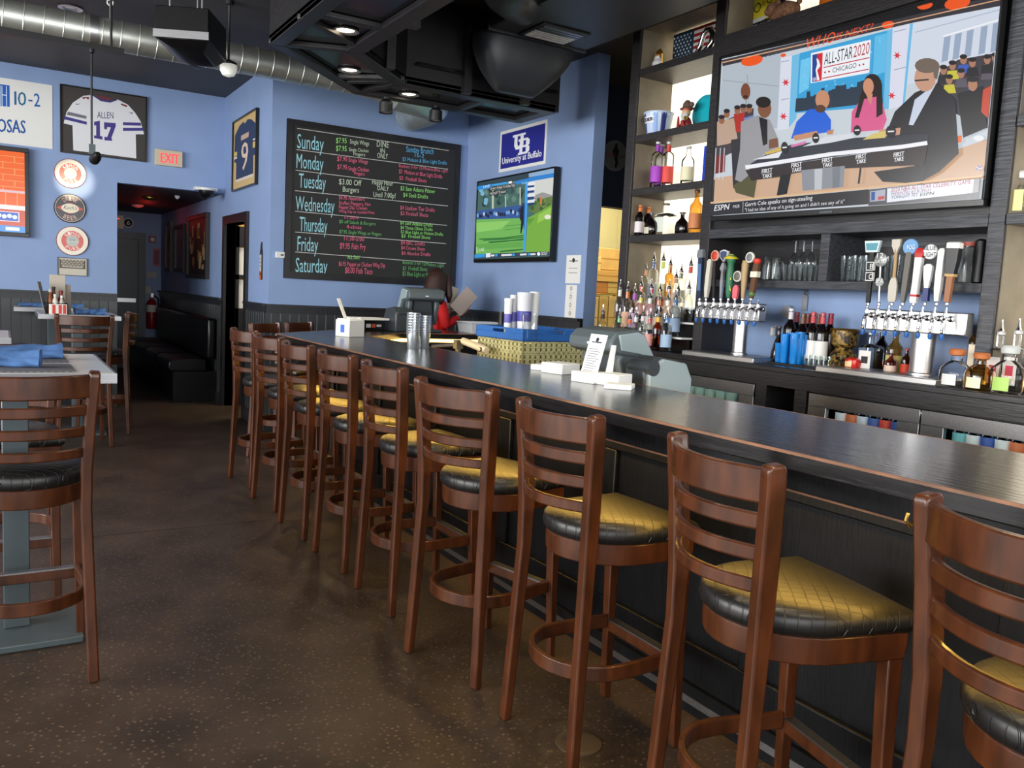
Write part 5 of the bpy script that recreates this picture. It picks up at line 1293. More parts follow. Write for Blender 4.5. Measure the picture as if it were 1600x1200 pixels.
# round brewery signs
def round_sign(px, py, rx, ry, label, kind):
    c = at(px, py, Y=YW-.02); r = (abs(at(px, py-ry, Y=YW-.02).z-c.z)+abs(at(px+rx, py, Y=YW-.02).x-c.x))/2
    o = empty('round_sign', (c.x, YW, c.z-r), 0, label, 'sign', 'round brewery signs'); k_ = tuple(-q for q in o.location)
    MB().lathe([(r*.97, -.02), (r, -.012), (r, 0)], (c.x, YW, c.z), 40, axis='y').build('plate', colmat((150, 80, 76) if kind != 'k' else (24, 22, 26), .4), o, loc=k_)
    A = Art((c.x, YW-.02, c.z), (1, 0, 0), (0, 0, 1), off=.0004)
    if kind == 'k':
        A.disc(0, 0, r*.93, (206, 180, 150), 40); A.disc(0, 0, r*.89, (46, 42, 52), 40)
        A.uv([(-r*.84, 0), (-r*.1, r*.36), (r*.1, r*.36), (r*.84, 0), (r*.1, -r*.36), (-r*.1, -r*.36)], (206, 70, 60)); A.disc(0, 0, r*.54, (236, 226, 200), 32, r*.32)
        A.text_uv("Koch's", -r*.40, -r*.08, r*.8, r*.26, (40, 40, 44), .25)
        A.arc('DRINK', 0, 0, r*.66, PI/2, 1.5, r*.3, (226, 180, 160)); A.arc('BEER', 0, 0, r*.66, -PI/2, 1.3, r*.3, (226, 180, 160), True)
    else:
        A.disc(0, 0, r*.95, (238, 226, 206), 40); A.disc(0, 0, r*.68, (206, 70, 56), 40); A.disc(0, 0, r*.38, (226, 206, 190), 32); A.disc(0, 0, r*.35, (170, 178, 170), 32)
        for q in range(5): A.disc(r*(-.2+.1*q), r*(.06*((q % 2)*2-1)), r*.1, (150, 160, 154) if q % 2 else (186, 192, 184), 10)
        A.arc('SIMON', 0, 0, r*.53, PI/2, 2.0, r*.22, (250, 238, 226)); A.arc('PURE', 0, 0, r*.53, -PI/2, 1.7, r*.22, (250, 238, 226), True)
    A.build('print', 'gloss_print', o)
round_sign(110, 271, 25, 23.5, 'round cream and red brewery sign, topmost of three on the back wall', 's')
round_sign(109.5, 325.5, 25, 23, 'round black beer sign with a red diamond, middle of three', 'k')
round_sign(113.3, 376.5, 25.5, 23, 'round cream and red brewery sign, lowest of three', 's')
a = at(90, 401.5, Y=YW-.02); b = at(136.5, 432, Y=YW-.02)
o, A = wall_frame('framed_photo', a.x, b.z, b.x, a.z, 'small framed black-and-white team photo under the round signs', 'picture', (206, 200, 184), d=.018, fw=.006)
w_, h_ = b.x-a.x, a.z-b.z
A.rect(a.x+.018, b.z+h_*.40, b.x-.018, a.z-.02, (96, 92, 84))
for rI in range(4):
    for i in range(13): A.disc(a.x+.04+(w_-.08)*i/12, b.z+h_*(.55+.1*rI), .009, (190, 184, 168) if (i+rI) % 2 else (140, 134, 120), 8)
A.rect(a.x+.04, b.z+h_*.47, b.x-.04, b.z+h_*.5, (226, 222, 206))
A.build('print', 'print', o)
# exit sign
a = at(242, 233, Y=YW-.04); b = at(285, 262, Y=YW-.04); c = at(285, 236.5, Y=YW-.04)
ex = empty('exit_sign', ((a.x+b.x)/2, YW, b.z), 0, 'beige exit sign with glowing red letters above the hall opening', 'exit sign')
k_ = tuple(-q for q in ex.location); zt = (a.z+c.z)/2
MB().box((a.x, YW-.05, b.z), (b.x, YW-.001, zt)).build('housing', colmat((206, 192, 166), .5), ex, loc=k_, bevel=.004)
A = Art((0, YW-.05, 0), (1, 0, 0), (0, 0, 1), off=.001)
A.text_uv('EXIT', a.x+(b.x-a.x)*.2, b.z+(zt-b.z)*.18, (b.x-a.x)*.66, (zt-b.z)*.62, (255, 70, 76), bold=.006)
M['exit_print'] = attrmat('exit_print', .4, emit=1.3)
A.build('letters', 'exit_print', ex, label='glowing red letters')
# ------------------------------------------------------------------ side wall
def side_frame(name, corners, label, cat, bg, frm, fw=.015, d=.035, group=None):
    q = [at(*p, X=WX-d) for p in corners]
    y1 = (q[0].y+q[3].y)/2; y0 = (q[1].y+q[2].y)/2; zt = (q[0].z+q[1].z)/2; zb = (q[2].z+q[3].z)/2
    o = empty(name, (WX, (y0+y1)/2, zb), 0, label, cat, group); k_ = tuple(-c for c in o.location)
    f = MB()
    for a, b, c, e in ((y0, zb, y1, zb+fw), (y0, zt-fw, y1, zt), (y0, zb+fw, y0+fw, zt-fw), (y1-fw, zb+fw, y1, zt-fw)): f.box((WX-d, a, b), (WX-.001, c, e))
    f.build('frame', frm, o, loc=k_)
    MB().box((WX-d*.5, y0+fw, zb+fw), (WX-.002, y1-fw, zt-fw)).build('backing', colmat(bg, .6), o, loc=k_)
    return o, Art((WX-d*.5, 0, 0), (0, -1, 0), (0, 0, 1), off=.0004), (y0, zb, y1, zt)
o, A, (y0, z0, y1, z1) = side_frame('framed_jersey', [(362, 190), (399, 170), (399, 289), (362, 298)], 'framed navy hockey jersey with number 9 on tan backing, on the side wall', 'framed jersey', (206, 176, 120), 'black_plastic')
w_, h_ = y1-y0, z1-z0
def U(x, y): return (-y1+w_*x, z0+h_*y)
def PU(c, *p): A.uv([U(*q) for q in p], c)
PU((44, 60, 92), (.06, .80), (.25, .90), (.42, .93), (.5, .89), (.6, .93), (.75, .9), (.95, .8), (.95, .4), (.86, .4), (.86, .12), (.14, .12), (.14, .4), (.05, .42)); PU((216, 206, 190), (.14, .12), (.86, .12), (.86, .16), (.14, .16)); PU((216, 190, 110), (.05, .5), (.17, .5), (.17, .56), (.05, .56)); PU((216, 190, 110), (.83, .5), (.95, .5), (.95, .58), (.83, .58)); PU((226, 222, 214), (.05, .46), (.17, .46), (.17, .49), (.05, .49)); PU((226, 222, 214), (.83, .6), (.95, .6), (.95, .62), (.83, .62))
A.text_uv('9', *U(.36, .26), w_*.28, h_*.38, (222, 200, 180), bold=.01); A.rect(*U(.34, .68), *U(.66, .75), (196, 170, 150))
A.build('jersey', 'print', o, label='navy jersey with number 9')
# bottle-shaped opener sign
bq = at(409, 378, X=WX-.01); bq2 = at(406.5, 437, X=WX-.01); zc, zb = bq.z, bq2.z; yc = (bq.y+bq2.y)/2; hh = zc-zb
so = empty('bottle_sign', (WX, yc, zb), 0, 'tall bottle-shaped wall sign in white, black and orange beside the service door', 'sign')
prof = [(-.10, 0), (.10, 0), (.10, .62), (.085, .74), (.03, .84), (.028, 1), (-.028, 1), (-.03, .84), (-.085, .74), (-.10, .62)]
prof = [(a*hh*.95, b*hh) for a, b in prof]
MB().prism(prof, -.014, 0, 0, lambda a, b, c: (c, a, b)).build('plate', colmat((24, 24, 28), .4), so, bevel=.002)
A = Art((WX-.0145, yc, zb), (0, -1, 0), (0, 0, 1), off=.0004)
A.uv([(a*.84, b*.98+.005) for a, b in prof], (216, 214, 208)); A.uv([(a*hh, b*hh) for a, b in ((-.07, .66), (.06, .66), (.07, .74), (.02, .82), (.02, .95), (-.02, .95), (-.04, .8), (-.07, .74))], (40, 40, 46))
A.uv([(a*hh, b*hh) for a, b in ((-.085, .02), (.085, .02), (.085, .22), (-.085, .24))], (226, 104, 40)); A.uv([(a*hh, b*hh) for a, b in ((-.085, .12), (.0, .16), (.085, .1), (.085, .14), (0, .2), (-.085, .16))], (30, 26, 26))
for i in range(3): A.rect(-.05*hh, hh*(.34+.1*i), .04*hh, hh*(.38+.1*i), (120, 120, 126))
A.build('print', 'gloss_print', so)
a = at(430, 393, Y=FY); b = at(449, 404, Y=FY)
th = empty('thermostat', ((a.x+b.x)/2, FY, b.z), 0, 'small white thermostat left of the chalkboard', 'thermostat'); k_ = tuple(-q for q in th.location)
MB().box((a.x, FY-.028, b.z), (b.x, FY-.001, a.z)).build('housing', 'white_plastic', th, loc=k_, bevel=.005)
MB().box((a.x+.045, FY-.03, b.z+.022), (b.x-.045, FY-.027, a.z-.022)).build('display', 'black_plastic', th, loc=k_)
# round dark beer sign on the corridor header
c = at(962, 243, Y=6.58); r = .145
cs = empty('round_sign', (c.x, 6.6, c.z-r), 0, 'grey round beer sign with a black figure on the dark corridor header', 'sign'); k_ = tuple(-q for q in cs.location)
MB().lathe([(r*.97, -.02), (r, -.01), (r, 0)], (c.x, 6.6, c.z), 40, axis='y').build('plate', colmat((150, 150, 152), .5), cs, loc=k_)
A = Art((c.x, 6.58, c.z), (1, 0, 0), (0, 0, 1), off=.0005)
A.disc(0, 0, r*.94, (120, 122, 126), 36)
A.uv([(r*a, r*b) for a, b in ((-.06, .78), (.1, .78), (.12, .5), (.28, .3), (.16, -.05), (.24, -.5), (.12, -.8), (-.04, -.78), (.0, -.4), (-.16, -.1), (-.3, .25), (-.16, .5))], (26, 28, 34))
A.text_uv('COORS', -r*.92, -r*.12, r*.92, r*.24, (170, 40, 44)); A.text_uv('LIGHT', r*.06, -r*.12, r*.84, r*.24, (60, 30, 36))
A.build('print', 'print', cs)
# ------------------------------------------------------------------ canopy over the bar
ZC = 2.85
co_ = [(1.41, -1.2), (1.41, 5.27), (2.27, 6.13), (3.70, 6.13), (3.70, 5.50)]
ci_ = [(1.93, -1.2), (1.93, 5.06), (2.44, 5.57), (3.70, 5.57)]
cano = empty('bar_canopy', (2.5, 4.5, ZC), 0, 'black panelled wood canopy hanging from the ceiling above the bar', 'canopy')
kc = (-2.5, -4.5, -ZC)
ringo, ringi = co_[:4], ci_
pan = MB()
slab(ringo, ringi, ZC+.03, ZC+.05, 0, pan)
pan.build('soffit_panel', 'black_gloss', cano, loc=kc)
fa = MB(); slab(ringo, offset_line(ringo, .03), ZC, CEIL, 0, fa)
fa.build('fascia', 'black_wood', cano, loc=kc)
fi = MB(); slab(offset_line(ringi, -.03), ringi, ZC, CEIL, 0, fi)
fi.build('inner_fascia', 'black_wood', cano, loc=kc)
MB().box((3.70, 5.57, ZC), (3.73, 6.13, CEIL)).build('end_panel', 'black_wood', cano, loc=kc)
ra = MB()
slab(ringo, offset_line(ringo, .09), ZC-.005, ZC+.03, 0, ra); slab(offset_line(ringi, -.11), ringi, ZC-.005, ZC+.03, 0, ra)
def cross(p, q, w=.06, z0=ZC-.003, z1=ZC+.03, mb=None):
    p, q = V(p), V(q); t = (q-p).normalized(); n = V((-t.y, t.x))*w/2
    (mb or ra).prism([tuple(p-n), tuple(q-n), tuple(q+n), tuple(p+n)], z0, z1)
cross((1.41, 4.55), (1.93, 4.55)); cross((1.41, 5.27), (1.93, 5.06)); cross((1.41, 4.66), (1.93, 5.02), .05)
for y in (3.35, 2.2, 1.05, -.1): cross((1.41, y), (1.93, y))
cross((2.27, 6.13), (2.44, 5.57)); cross((2.05, 5.91), (2.42, 5.55), .05); cross((1.95, 5.81), (2.40, 5.50), .05)
cross((3.12, 6.13), (3.12, 5.57)); cross((3.66, 6.13), (3.66, 5.57), .08)
ra.build('rails', 'black_wood', cano, loc=kc, bevel=.006)
for x, y in ((1.96, 4.4), (1.96, 3.3), (2.2, 5.30), (2.9, 5.545), (3.4, 5.545)):
    MB().box((x-.03, y-.03, ZC), (x+.03, y+.03, CEIL)).build('stile', 'black_wood', cano, loc=kc)
for x0, x1, z in ((2.5, 3.68, ZC+.13),):
    MB().box((x0, 5.52, z), (x1, 5.54, z+.02)).build('moulding', 'black_gloss', cano, loc=kc)
# recessed lights in the canopy
G = 'recessed lights in the bar canopy'
for px, py, lab in ((540, 46, 'lit recessed light in the straight canopy side, nearest the camera'), (546, 108, 'lit recessed light in the angled canopy corner'), (639, 146, 'lit recessed light in the canopy side facing the chalkboard')):
    p = at(px, py, Z=ZC+.03)
    o = MB().lathe([(.052, 0), (.075, -.004), (.078, -.012), (.060, -.012), (.05, -.002)], n=24).build('recessed_light', 'steel', loc=(p.x, p.y, ZC+.03), label=lab, cat='ceiling light', group=G)
    MB().lathe([(.05, -.003), (.04, -.006), (.005, -.007)], n=20).build('bulb', 'lamp_glow', o)
# spotlights hung below the canopy edge
for px, py, lab in ((603, 167, 'black spotlight under the canopy edge, left of its pair over the chalkboard'), (681, 180, 'black spotlight under the canopy edge, right of its pair over the chalkboard')):
    p = at(px, py, Y=6.05)
    o = empty('spotlight', (p.x, 6.05, ZC-.005), 0, lab, 'spotlight', 'canopy spotlights'); d = ZC-.005-p.z
    MB().lathe([(.024, 0), (.024, -.012), (.012, -.014), (.012, -d+.055)], n=14).build('stem', 'black_metal', o)
    MB().lathe([(.02, .06), (.034, .045), (.05, .03), (.052, -.045), (.044, -.045), (.03, -.02)], (0, 0, -d), 20).build('lamp_head', 'black_metal', o)
    MB().lathe([(.042, -.036), (.01, -.04)], (0, 0, -d), 16).build('lens', 'white_plastic', o)
# ------------------------------------------------------------------ painted duct with its hood end
dk = empty('painted_air_duct', (3.2, 4.0, 3.2), 0, 'dark painted box duct with a rounded end dropping inside the canopy', 'air duct'); kd = (-3.2, -4.0, -3.2)
HX0, HX1, HYE, HZ = 2.84, 3.63, 5.15, 3.2
MB().box((HX0, .4, HZ), (HX1, HYE, CEIL-.02)).build('box', 'duct_paint', dk, loc=kd, bevel=.01)
for ya_, yb_ in ((HYE-.03, HYE-.004), (3.2, 3.23)): MB().box((HX0-.012, ya_, HZ-.013), (HX1+.012, yb_, HZ+.03)).build('flange', 'duct_paint', dk, loc=kd, bevel=.004)
be = MB(); rings = []
for i in range(11):
    t = i/10; z = HZ+.02-.37*t**1.05
    sc = 1-.60*t**1.9; cxm = HX0+.395-.07*t; hw = .395*sc
    y0 = HYE-.02-.26*(1-t)*0; dep = .12*(1-t**2.5)+.03
    ring = []
    for k_ in range(24):
        a = 2*PI*k_/24
        e = .55
        ring.append((cxm+hw*math.copysign(abs(cos(a))**e, cos(a)), HYE+.155+dep*math.copysign(abs(sin(a))**e, sin(a)), z))
    rings.append(ring)
be.loft(rings); be.build('rounded_end', 'duct_paint', dk, loc=kd, ang=60)
rt_ = MB(); rt_.tube([(2.56, y, 3.27) for y in (.2, 2, 3, 3.9, 4.25)]+[(2.58, 4.45, 3.27), (2.66, 4.6, 3.27), (2.8, 4.68, 3.27), (2.86, 4.69, 3.27)], .155, 24)
for y in (1.5, 2.3, 3.1, 3.9): rt_.tube([(2.56, y-.012, 3.27), (2.56, y+.012, 3.27)], .162, 24)
rt_.build('round_branch', 'duct_paint', dk, loc=kd, ang=50)
rc_ = at(866, 52, Z=HZ)
ro = MB().box((rc_.x-.19, rc_.y-.16, HZ-.012), (rc_.x+.19, rc_.y+.16, HZ-.001)).build('register', 'black_metal', dk, loc=kd, bevel=.003)
for i in range(7): MB().box((rc_.x-.16, rc_.y-.125+.037*i, HZ-.018), (rc_.x+.16, rc_.y-.10+.037*i, HZ-.011)).build('louvre', 'white_plastic' if i > 2 else 'brushed', ro)
# ------------------------------------------------------------------ spiral duct along the back
sd = empty('spiral_duct', (0, 7.15, 3.2), 0, 'long galvanised spiral air duct running below the ceiling', 'air duct'); ks = (0, -7.15, -3.2)
r = .112
MB().tube([(x, 7.15, 3.2) for x in (-3.5, -2, -.5, 1, 2, 2.55)]+[(2.75, 7.15, 3.19), (2.95, 7.16, 3.17), (3.08, 7.17, 3.16)], r, 32).build('pipe', 'galvanised', sd, loc=ks, ang=60)
hx = []
N = 20*24
x0 = -2.6
rib = MB()
x = -2.6
while x < 2.7:
    rib.tube([(x+.02*sin(t)+.055*(t/(2*PI)), 7.15+(r+.001)*cos(t), 3.2+(r+.001)*sin(t)) for t in [2*PI*i/20 for i in range(21)]], .0035, 4); x += .125
ro = rib.build('seam', 'galvanised', sd, loc=ks)
ro['kind'] = 'stuff'
MB().lathe([(r+.003, -.03), (r+.008, -.028), (r+.008, .028), (r+.003, .03)], (.62, 7.15, 3.2), 32, axis='x', cap=False).build('joint_band', 'steel', sd, loc=ks)
for k_ in (0,):
    MB().tube([(.735, 7.15, 3.2+r), (.735, 7.15, 3.43)], .004, 6).tube([(.735+.02*cos(t), 7.15, 3.45-.02+.02*sin(t)) for t in [2*PI*i/12 for i in range(12)]], .006, 6, closed=True).tube([(.735, 7.15+(r+.004)*cos(t), 3.2+(r+.004)*sin(t)) for t in [2*PI*i/24 for i in range(24)]], .004, 6, closed=True).build('hanger', 'white_plastic', sd, loc=ks, label='wire hanger with eye bolt')
ep = [V((3.02, 7.15, 3.165)), V((3.22, 7.16, 3.15)), V((3.40, 7.24, 3.15)), V((3.52, 7.40, 3.16)), V((3.57, 7.62, 3.17)), V((3.58, 8.06, 3.18))]
el = MB(); el.tube(ep, .155, 28)
el.build('elbow', 'galvanised', sd, loc=ks, ang=60, label='ribbed elbow end')
# ------------------------------------------------------------------ ceiling fittings
p = at(110, 11, Z=CEIL)
o = MB().lathe([(.06, 0), (.085, -.004), (.088, -.012), (.07, -.014), (.05, -.004), (.04, -.002)], n=24).build('recessed_light', 'steel', loc=(p.x, p.y, CEIL), label='unlit recessed light in the dark ceiling at the upper left', cat='ceiling light')
MB().lathe([(.048, -.004), (.03, -.008), (.004, -.009)], n=16).build('bulb', 'white_plastic', o)
# smoke-eater unit
y0 = 6.1
ac = empty('air_cleaner', tuple(at(283, 60, Y=y0)), R(-27), 'black ceiling-hung air cleaner with a silver front strip', 'air cleaner')
wv = (at(329, 61, Y=y0)-at(235, 56, Y=y0)).length; w2 = wv*.5*.93; hz = at(286, 9, Y=y0).z-at(283, 60, Y=y0).z; dep = .46
mb = MB()
mb.loft([[(-w2, 0, 0), (w2, 0, 0), (w2*.97, .02, hz), (-w2*.97, .02, hz)], [(-w2, dep, -.02), (w2, dep, -.02), (w2*.97, dep, hz), (-w2*.97, dep, hz)]])
mb.loft([[(-w2+.005, .005, 0), (w2-.005, .005, 0), (w2-.005, dep-.005, -.018), (-w2+.005, dep-.005, -.018)], [(-w2+.12, .10, -.055), (w2-.06, .10, -.055), (w2-.06, dep-.06, -.075), (-w2+.12, dep-.06, -.075)]])
mb.build('housing', 'black_plastic', ac, bevel=.006)
MB().box((-w2-.003, -.008, 0), (w2+.003, .004, .05)).build('front_strip', 'brushed', ac, label='silver strip along the lower front')
top_ = CEIL-ac.location.z
for x, y in ((-w2*.6, .1), (w2*.6, .1), (0, .36)): MB().tube([(x, y, hz), (x, y, top_)], .006, 6).build('hanger_rod', 'steel', ac)
# globe lamp on a stem
p = at(357, 108, Y=6.6)
gl = empty('globe_lamp', (p.x, 6.6, CEIL), 0, 'white glass globe lamp hanging on a thin stem right of the air cleaner', 'lamp'); d = CEIL-p.z
MB().lathe([(.035, 0), (.035, -.03), (.01, -.035), (.008, -.04), (.008, -d+.07), (.03, -d+.06), (.06, -d+.045), (.06, -d+.03)], n=16).build('stem', 'black_metal', gl)
MB().lathe([(.055, -d+.04), (.062, -d+.02), (.06, -d-.015), (.042, -d-.045), (.01, -d-.056)], n=20).build('globe', 'globe', gl)
# lighting track with a pendant spot
tr = empty('track_light', (.5, 6.75, 3.0), 0, 'black lighting track with one rod-hung spotlight pointing at the round signs', 'track light'); kt_ = (-.5, -6.75, -3.0)
a = at(0, 45, Z=3.0); b = at(193, 82, Z=3.0)
MB().box((-2.2, 6.73, 2.98), (b.x, 6.77, 3.02)).build('track', 'black_metal', tr, loc=kt_)
for x in (-.4, .7): MB().tube([(x, 6.75, 3.02), (x, 6.75, CEIL)], .008, 8).build('hanger', 'black_metal', tr, loc=kt_)
c = at(143, 76, Y=6.75); e = at(144, 230, Y=6.75)
MB().lathe([(.018, 0), (.018, -.03), (.007, -.035), (.007, e.z-c.z)], (c.x, 6.75, 2.985), 10).build('rod', 'black_metal', tr, loc=kt_)
f = at(150, 246, Y=6.75)
MB().box((e.x-.02, 6.735, e.z-.05), (e.x+.02, 6.765, e.z+.02)).tube([(e.x, 6.75, e.z-.03), (f.x, 6.76, f.z)], .01, 8).build('yoke', 'grey_steel', tr, loc=kt_)
MB().tube([(f.x+.01, 6.70, f.z+.02), (f.x+.006, 6.73, f.z+.01), (f.x, 6.78, f.z), (f.x-.006, 6.82, f.z-.01)], [.016, .03, .036, .036], 16).build('lamp_head', 'black_metal', tr, loc=kt_)
MB().tube([(f.x-.0062, 6.8202, f.z-.0101), (f.x-.0065, 6.822, f.z-.0106)], .028, 16).build('bulb', 'lamp_glow', tr, loc=kt_)
SPOT = (f.x-.01, 6.85, f.z-.02)
p = at(309, 102, Z=CEIL)
MB().lathe([(.05, 0), (.055, -.02), (.03, -.03)], n=16).build('smoke_detector', 'black_plastic', loc=(p.x, 8.6 if p.y > 9.9 else p.y, CEIL), label='small dark fitting on the ceiling left of the globe lamp', cat='detector')
# dome camera over the hall opening
p = at(322, 305, Y=WY-.08)
dc = empty('dome_camera', (p.x, WY, OZ+.002), 0, 'black dome security camera above the right end of the hall opening', 'camera')
MB().box((-.12, -.1, .0), (.12, 0, .035)).lathe([(.10, .0), (.10, -.02), (.085, -.022)], (0, -.1, .02), 20).build('bracket', 'white_plastic', dc)
MB().lathe([(.082, 0), (.078, -.03), (.05, -.07), (.01, -.085)], (0, -.1, 0), 20).build('dome', 'black_plastic', dc)
# ------------------------------------------------------------------ back hall
for px, py, nm, lab, cat, r_ in ((277, 306, 'sprinkler_head', 'small white sprinkler head on the hall ceiling', 'sprinkler', .03), (233, 308.5, 'hall_light', 'flat amber light fitting on the hall ceiling', 'ceiling light', .09), (215, 320, 'smoke_detector', 'round pale smoke detector on the hall ceiling', 'detector', .08)):
    p = at(px, py, Z=OZ)
    MB().lathe([(r_, 0), (r_, -.012), (r_*.7, -.03), (r_*.2, -.04)], n=18).build(nm, 'brass' if 'amber' in lab else 'white_plastic', loc=(p.x, p.y, OZ), label=lab, cat=cat)
HY = 14.3
a = at(188, 372, Y=HY-.03); b = at(216, 372, Y=HY-.03)
ed = struct('door_1', MB().box((a.x-.4, HY-.05, 0), (b.x, HY-.005, a.z)), 'door_paint', bevel=.003)
fr = MB().box((b.x, HY-.08, 0), (b.x+.1, HY, a.z)).box((a.x-.5, HY-.08, a.z), (b.x+.1, HY, a.z+.1)); struct('trim_7', fr, 'door_paint')
p = at(200, 469, Y=HY-.1); q = at(212, 468, Y=HY-.1)
MB().box((p.x-.3, HY-.12, p.z-.03), (q.x, HY-.05, p.z+.03)).build('push_bar', 'steel', ed)
def wallbox(name, x0, y0, x1, y1, d, m, label, cat, bev=.004):
    a = at(x0, y0, Y=HY-d); b = at(x1, y1, Y=HY-d)
    return MB().box((min(a.x, b.x), HY-d, min(a.z, b.z)), (max(a.x, b.x), HY, max(a.z, b.z))).build(name, m, label=label, cat=cat, bevel=bev)
fa_ = wallbox('fire_alarm', 233, 368, 244, 380, .06, 'red_paint', 'red fire alarm box on the hall end wall', 'alarm')
a = at(238.5, 374, Y=HY-.065); MB().lathe([(.03, -.008), (.03, 0), (.01, .002)], (a.x, HY-.06, a.z), 12, axis='y').build('strobe', 'white_plastic', fa_)
nt_ = wallbox('wall_notice', 239, 388, 250, 416, .012, colmat((190, 96, 104)), 'pink notice on the hall end wall below the fire alarm', 'notice', 0)
a = at(241, 391, Y=HY-.013); b = at(248, 413, Y=HY-.013); MB().box((a.x, HY-.0135, b.z), (b.x, HY-.0115, a.z)).build('panel', colmat((120, 60, 84)), nt_)
wallbox('wall_notice', 229, 424, 245, 435, .02, colmat((176, 176, 160)), 'grey-beige plate on the hall end wall', 'plate')
wallbox('wall_notice', 227, 447, 236, 459, .02, colmat((190, 186, 180)), 'small white plate above the fire extinguisher', 'plate')
c = at(200.5, 348, Y=HY-.02); r_ = .075
o = MB().lathe([(r_, -.012), (r_, 0)], (c.x, HY, c.z), 24, axis='y').build('round_sign', 'white_paper', label='small round white sign with a 6 above the exit door', cat='sign')
A = Art((c.x, HY-.012, c.z), (1, 0, 0), (0, 0, 1), off=.0006); A.disc(0, 0, r_*.8, (30, 30, 34), 20); A.text_uv('6', -r_*.3, -r_*.45, r_*.6, r_*.9, (236, 236, 236), bold=.006); A.build('print', 'print', o)
a = at(184, 336, Y=12.6); b = at(193, 358, Y=12.6)
es = MB().box((b.x-.34, 12.58, b.z), (b.x, 12.62, a.z)).build('exit_sign', colmat((190, 170, 140)), label='second exit sign inside the hall, mostly hidden by the wall edge', cat='exit sign', bevel=.004)
MB().box(((b.x-.17)-.01, 12.592, a.z), ((b.x-.17)+.01, 12.608, OZ)).build('hanger', 'black_metal', es)
A = Art((0, 12.58, 0), (1, 0, 0), (0, 0, 1), off=.001); A.text_uv('EXIT', b.x-.30, b.z+.04, .24, (a.z-b.z)-.08, (255, 60, 50), bold=.006); A.build('letters', 'exit_print', es)
# extinguisher
p = at(237, 490, Y=HY-.1)
fe = empty('fire_extinguisher', (p.x, HY-.09, .62), 0, 'red fire extinguisher hanging beside the exit door', 'fire extinguisher')
MB().lathe([(.07, 0), (.078, .02), (.078, .38), (.05, .44), (.025, .46), (.025, .49)], n=18).build('cylinder', 'red_paint', fe)
MB().box((-.02, -.06, .49), (.02, .05, .55)).build('valve', 'steel', fe); MB().box((-.015, .05, .3), (.015, .09, .4)).build('wall_hook', 'steel', fe)
MB().tube([(.02, -.02, .52), (.09, -.03, .48), (.1, -.03, .3), (.09, -.03, .1)], .012, 8).build('hose', 'rubber', fe)
MB().lathe([(.0785, .26), (.079, .27), (.079, .36), (.0785, .37)], n=18, cap=False).build('label', 'white_paper', fe)
# pictures on the hall side wall
def hall_pic(x0, x1, ytl, ytr, ybr, lab, bg, marks, d=.05):
    p = at(x0, ytl, X=WX-d); q = at(x1, ytr, X=WX-d); s = at(x1, ybr, X=WX-d)
    o = empty('framed_picture', (WX, (p.y+q.y)/2, s.z), 0, lab, 'picture', 'pictures in the back hall'); k_ = tuple(-c for c in o.location)
    y0, y1, z0, z1 = q.y, p.y, s.z, (p.z+q.z)/2; fw = .05
    f = MB()
    for a, b, c, e in ((y0, z0, y1, z0+fw), (y0, z1-fw, y1, z1), (y0, z0+fw, y0+fw, z1-fw), (y1-fw, z0+fw, y1, z1-fw)): f.box((WX-d, a, b), (WX-.001, c, e))
    f.build('frame', 'black_wood', o, loc=k_)
    MB().box((WX-d*.5, y0+fw, z0+fw), (WX-.002, y1-fw, z1-fw)).build('backing', colmat(bg, .5), o, loc=k_)
    A = Art((WX-d*.5, 0, 0), (0, -1, 0), (0, 0, 1), off=.0006); rr = random.Random(3)
    for i in range(marks):
        u = -y1+fw+.03+rr.random()*(y1-y0-2*fw-.2); v = z0+fw+.05+rr.random()*(z1-z0-2*fw-.25)
        A.rect(u, v, u+.06+rr.random()*.1, v+.05+rr.random()*.15, rr.choice([(150, 110, 60), (110, 70, 40), (190, 160, 120), (70, 44, 34)]))
    if marks: A.build('print', 'print', o)
hall_pic(291, 322, 338, 333, 436, 'large dark framed collage with brown photos, nearest in the back hall', (40, 28, 24), 26)
hall_pic(272, 286, 352, 350, 425, 'smaller framed grey-blue picture, second along the back hall', (86, 104, 120), 0)
hall_pic(257, 266, 346, 348, 424, 'pale-edged picture farthest along the back hall', (150, 120, 110), 8)
# booth bench
bb = empty('booth_bench', (WX-.3, 11.6, 0), 0, 'long black leather booth bench in the back hall', 'bench'); kb = (-(WX-.3), -11.6, 0)
MB().box((WX-.50, 10.16, .0), (WX-.03, 13.9, .36)).build('base', 'leather', bb, loc=kb)
ring = []
sec = [(WX-.52, .36), (WX-.55, .40), (WX-.54, .47), (WX-.48, .50), (WX-.14, .50), (WX-.13, .36)]
s_ = MB()
for j in range(4):
    ya, yb = 10.16+.935*j+.005, 10.16+.935*(j+1)-.005
    s_.loft([[(x, ya+.015, z) for x, z in sec], [(x, ya+.03, z+.004) for x, z in sec], [(x, yb-.03, z+.004) for x, z in sec], [(x, yb-.015, z) for x, z in sec]])
s_.build('seat', 'leather', bb, loc=kb, bevel=.012)
MB().box((WX-.13, 10.16, .50), (WX-.035, 13.9, .98)).build('backrest', 'leather', bb, loc=kb, bevel=.03)
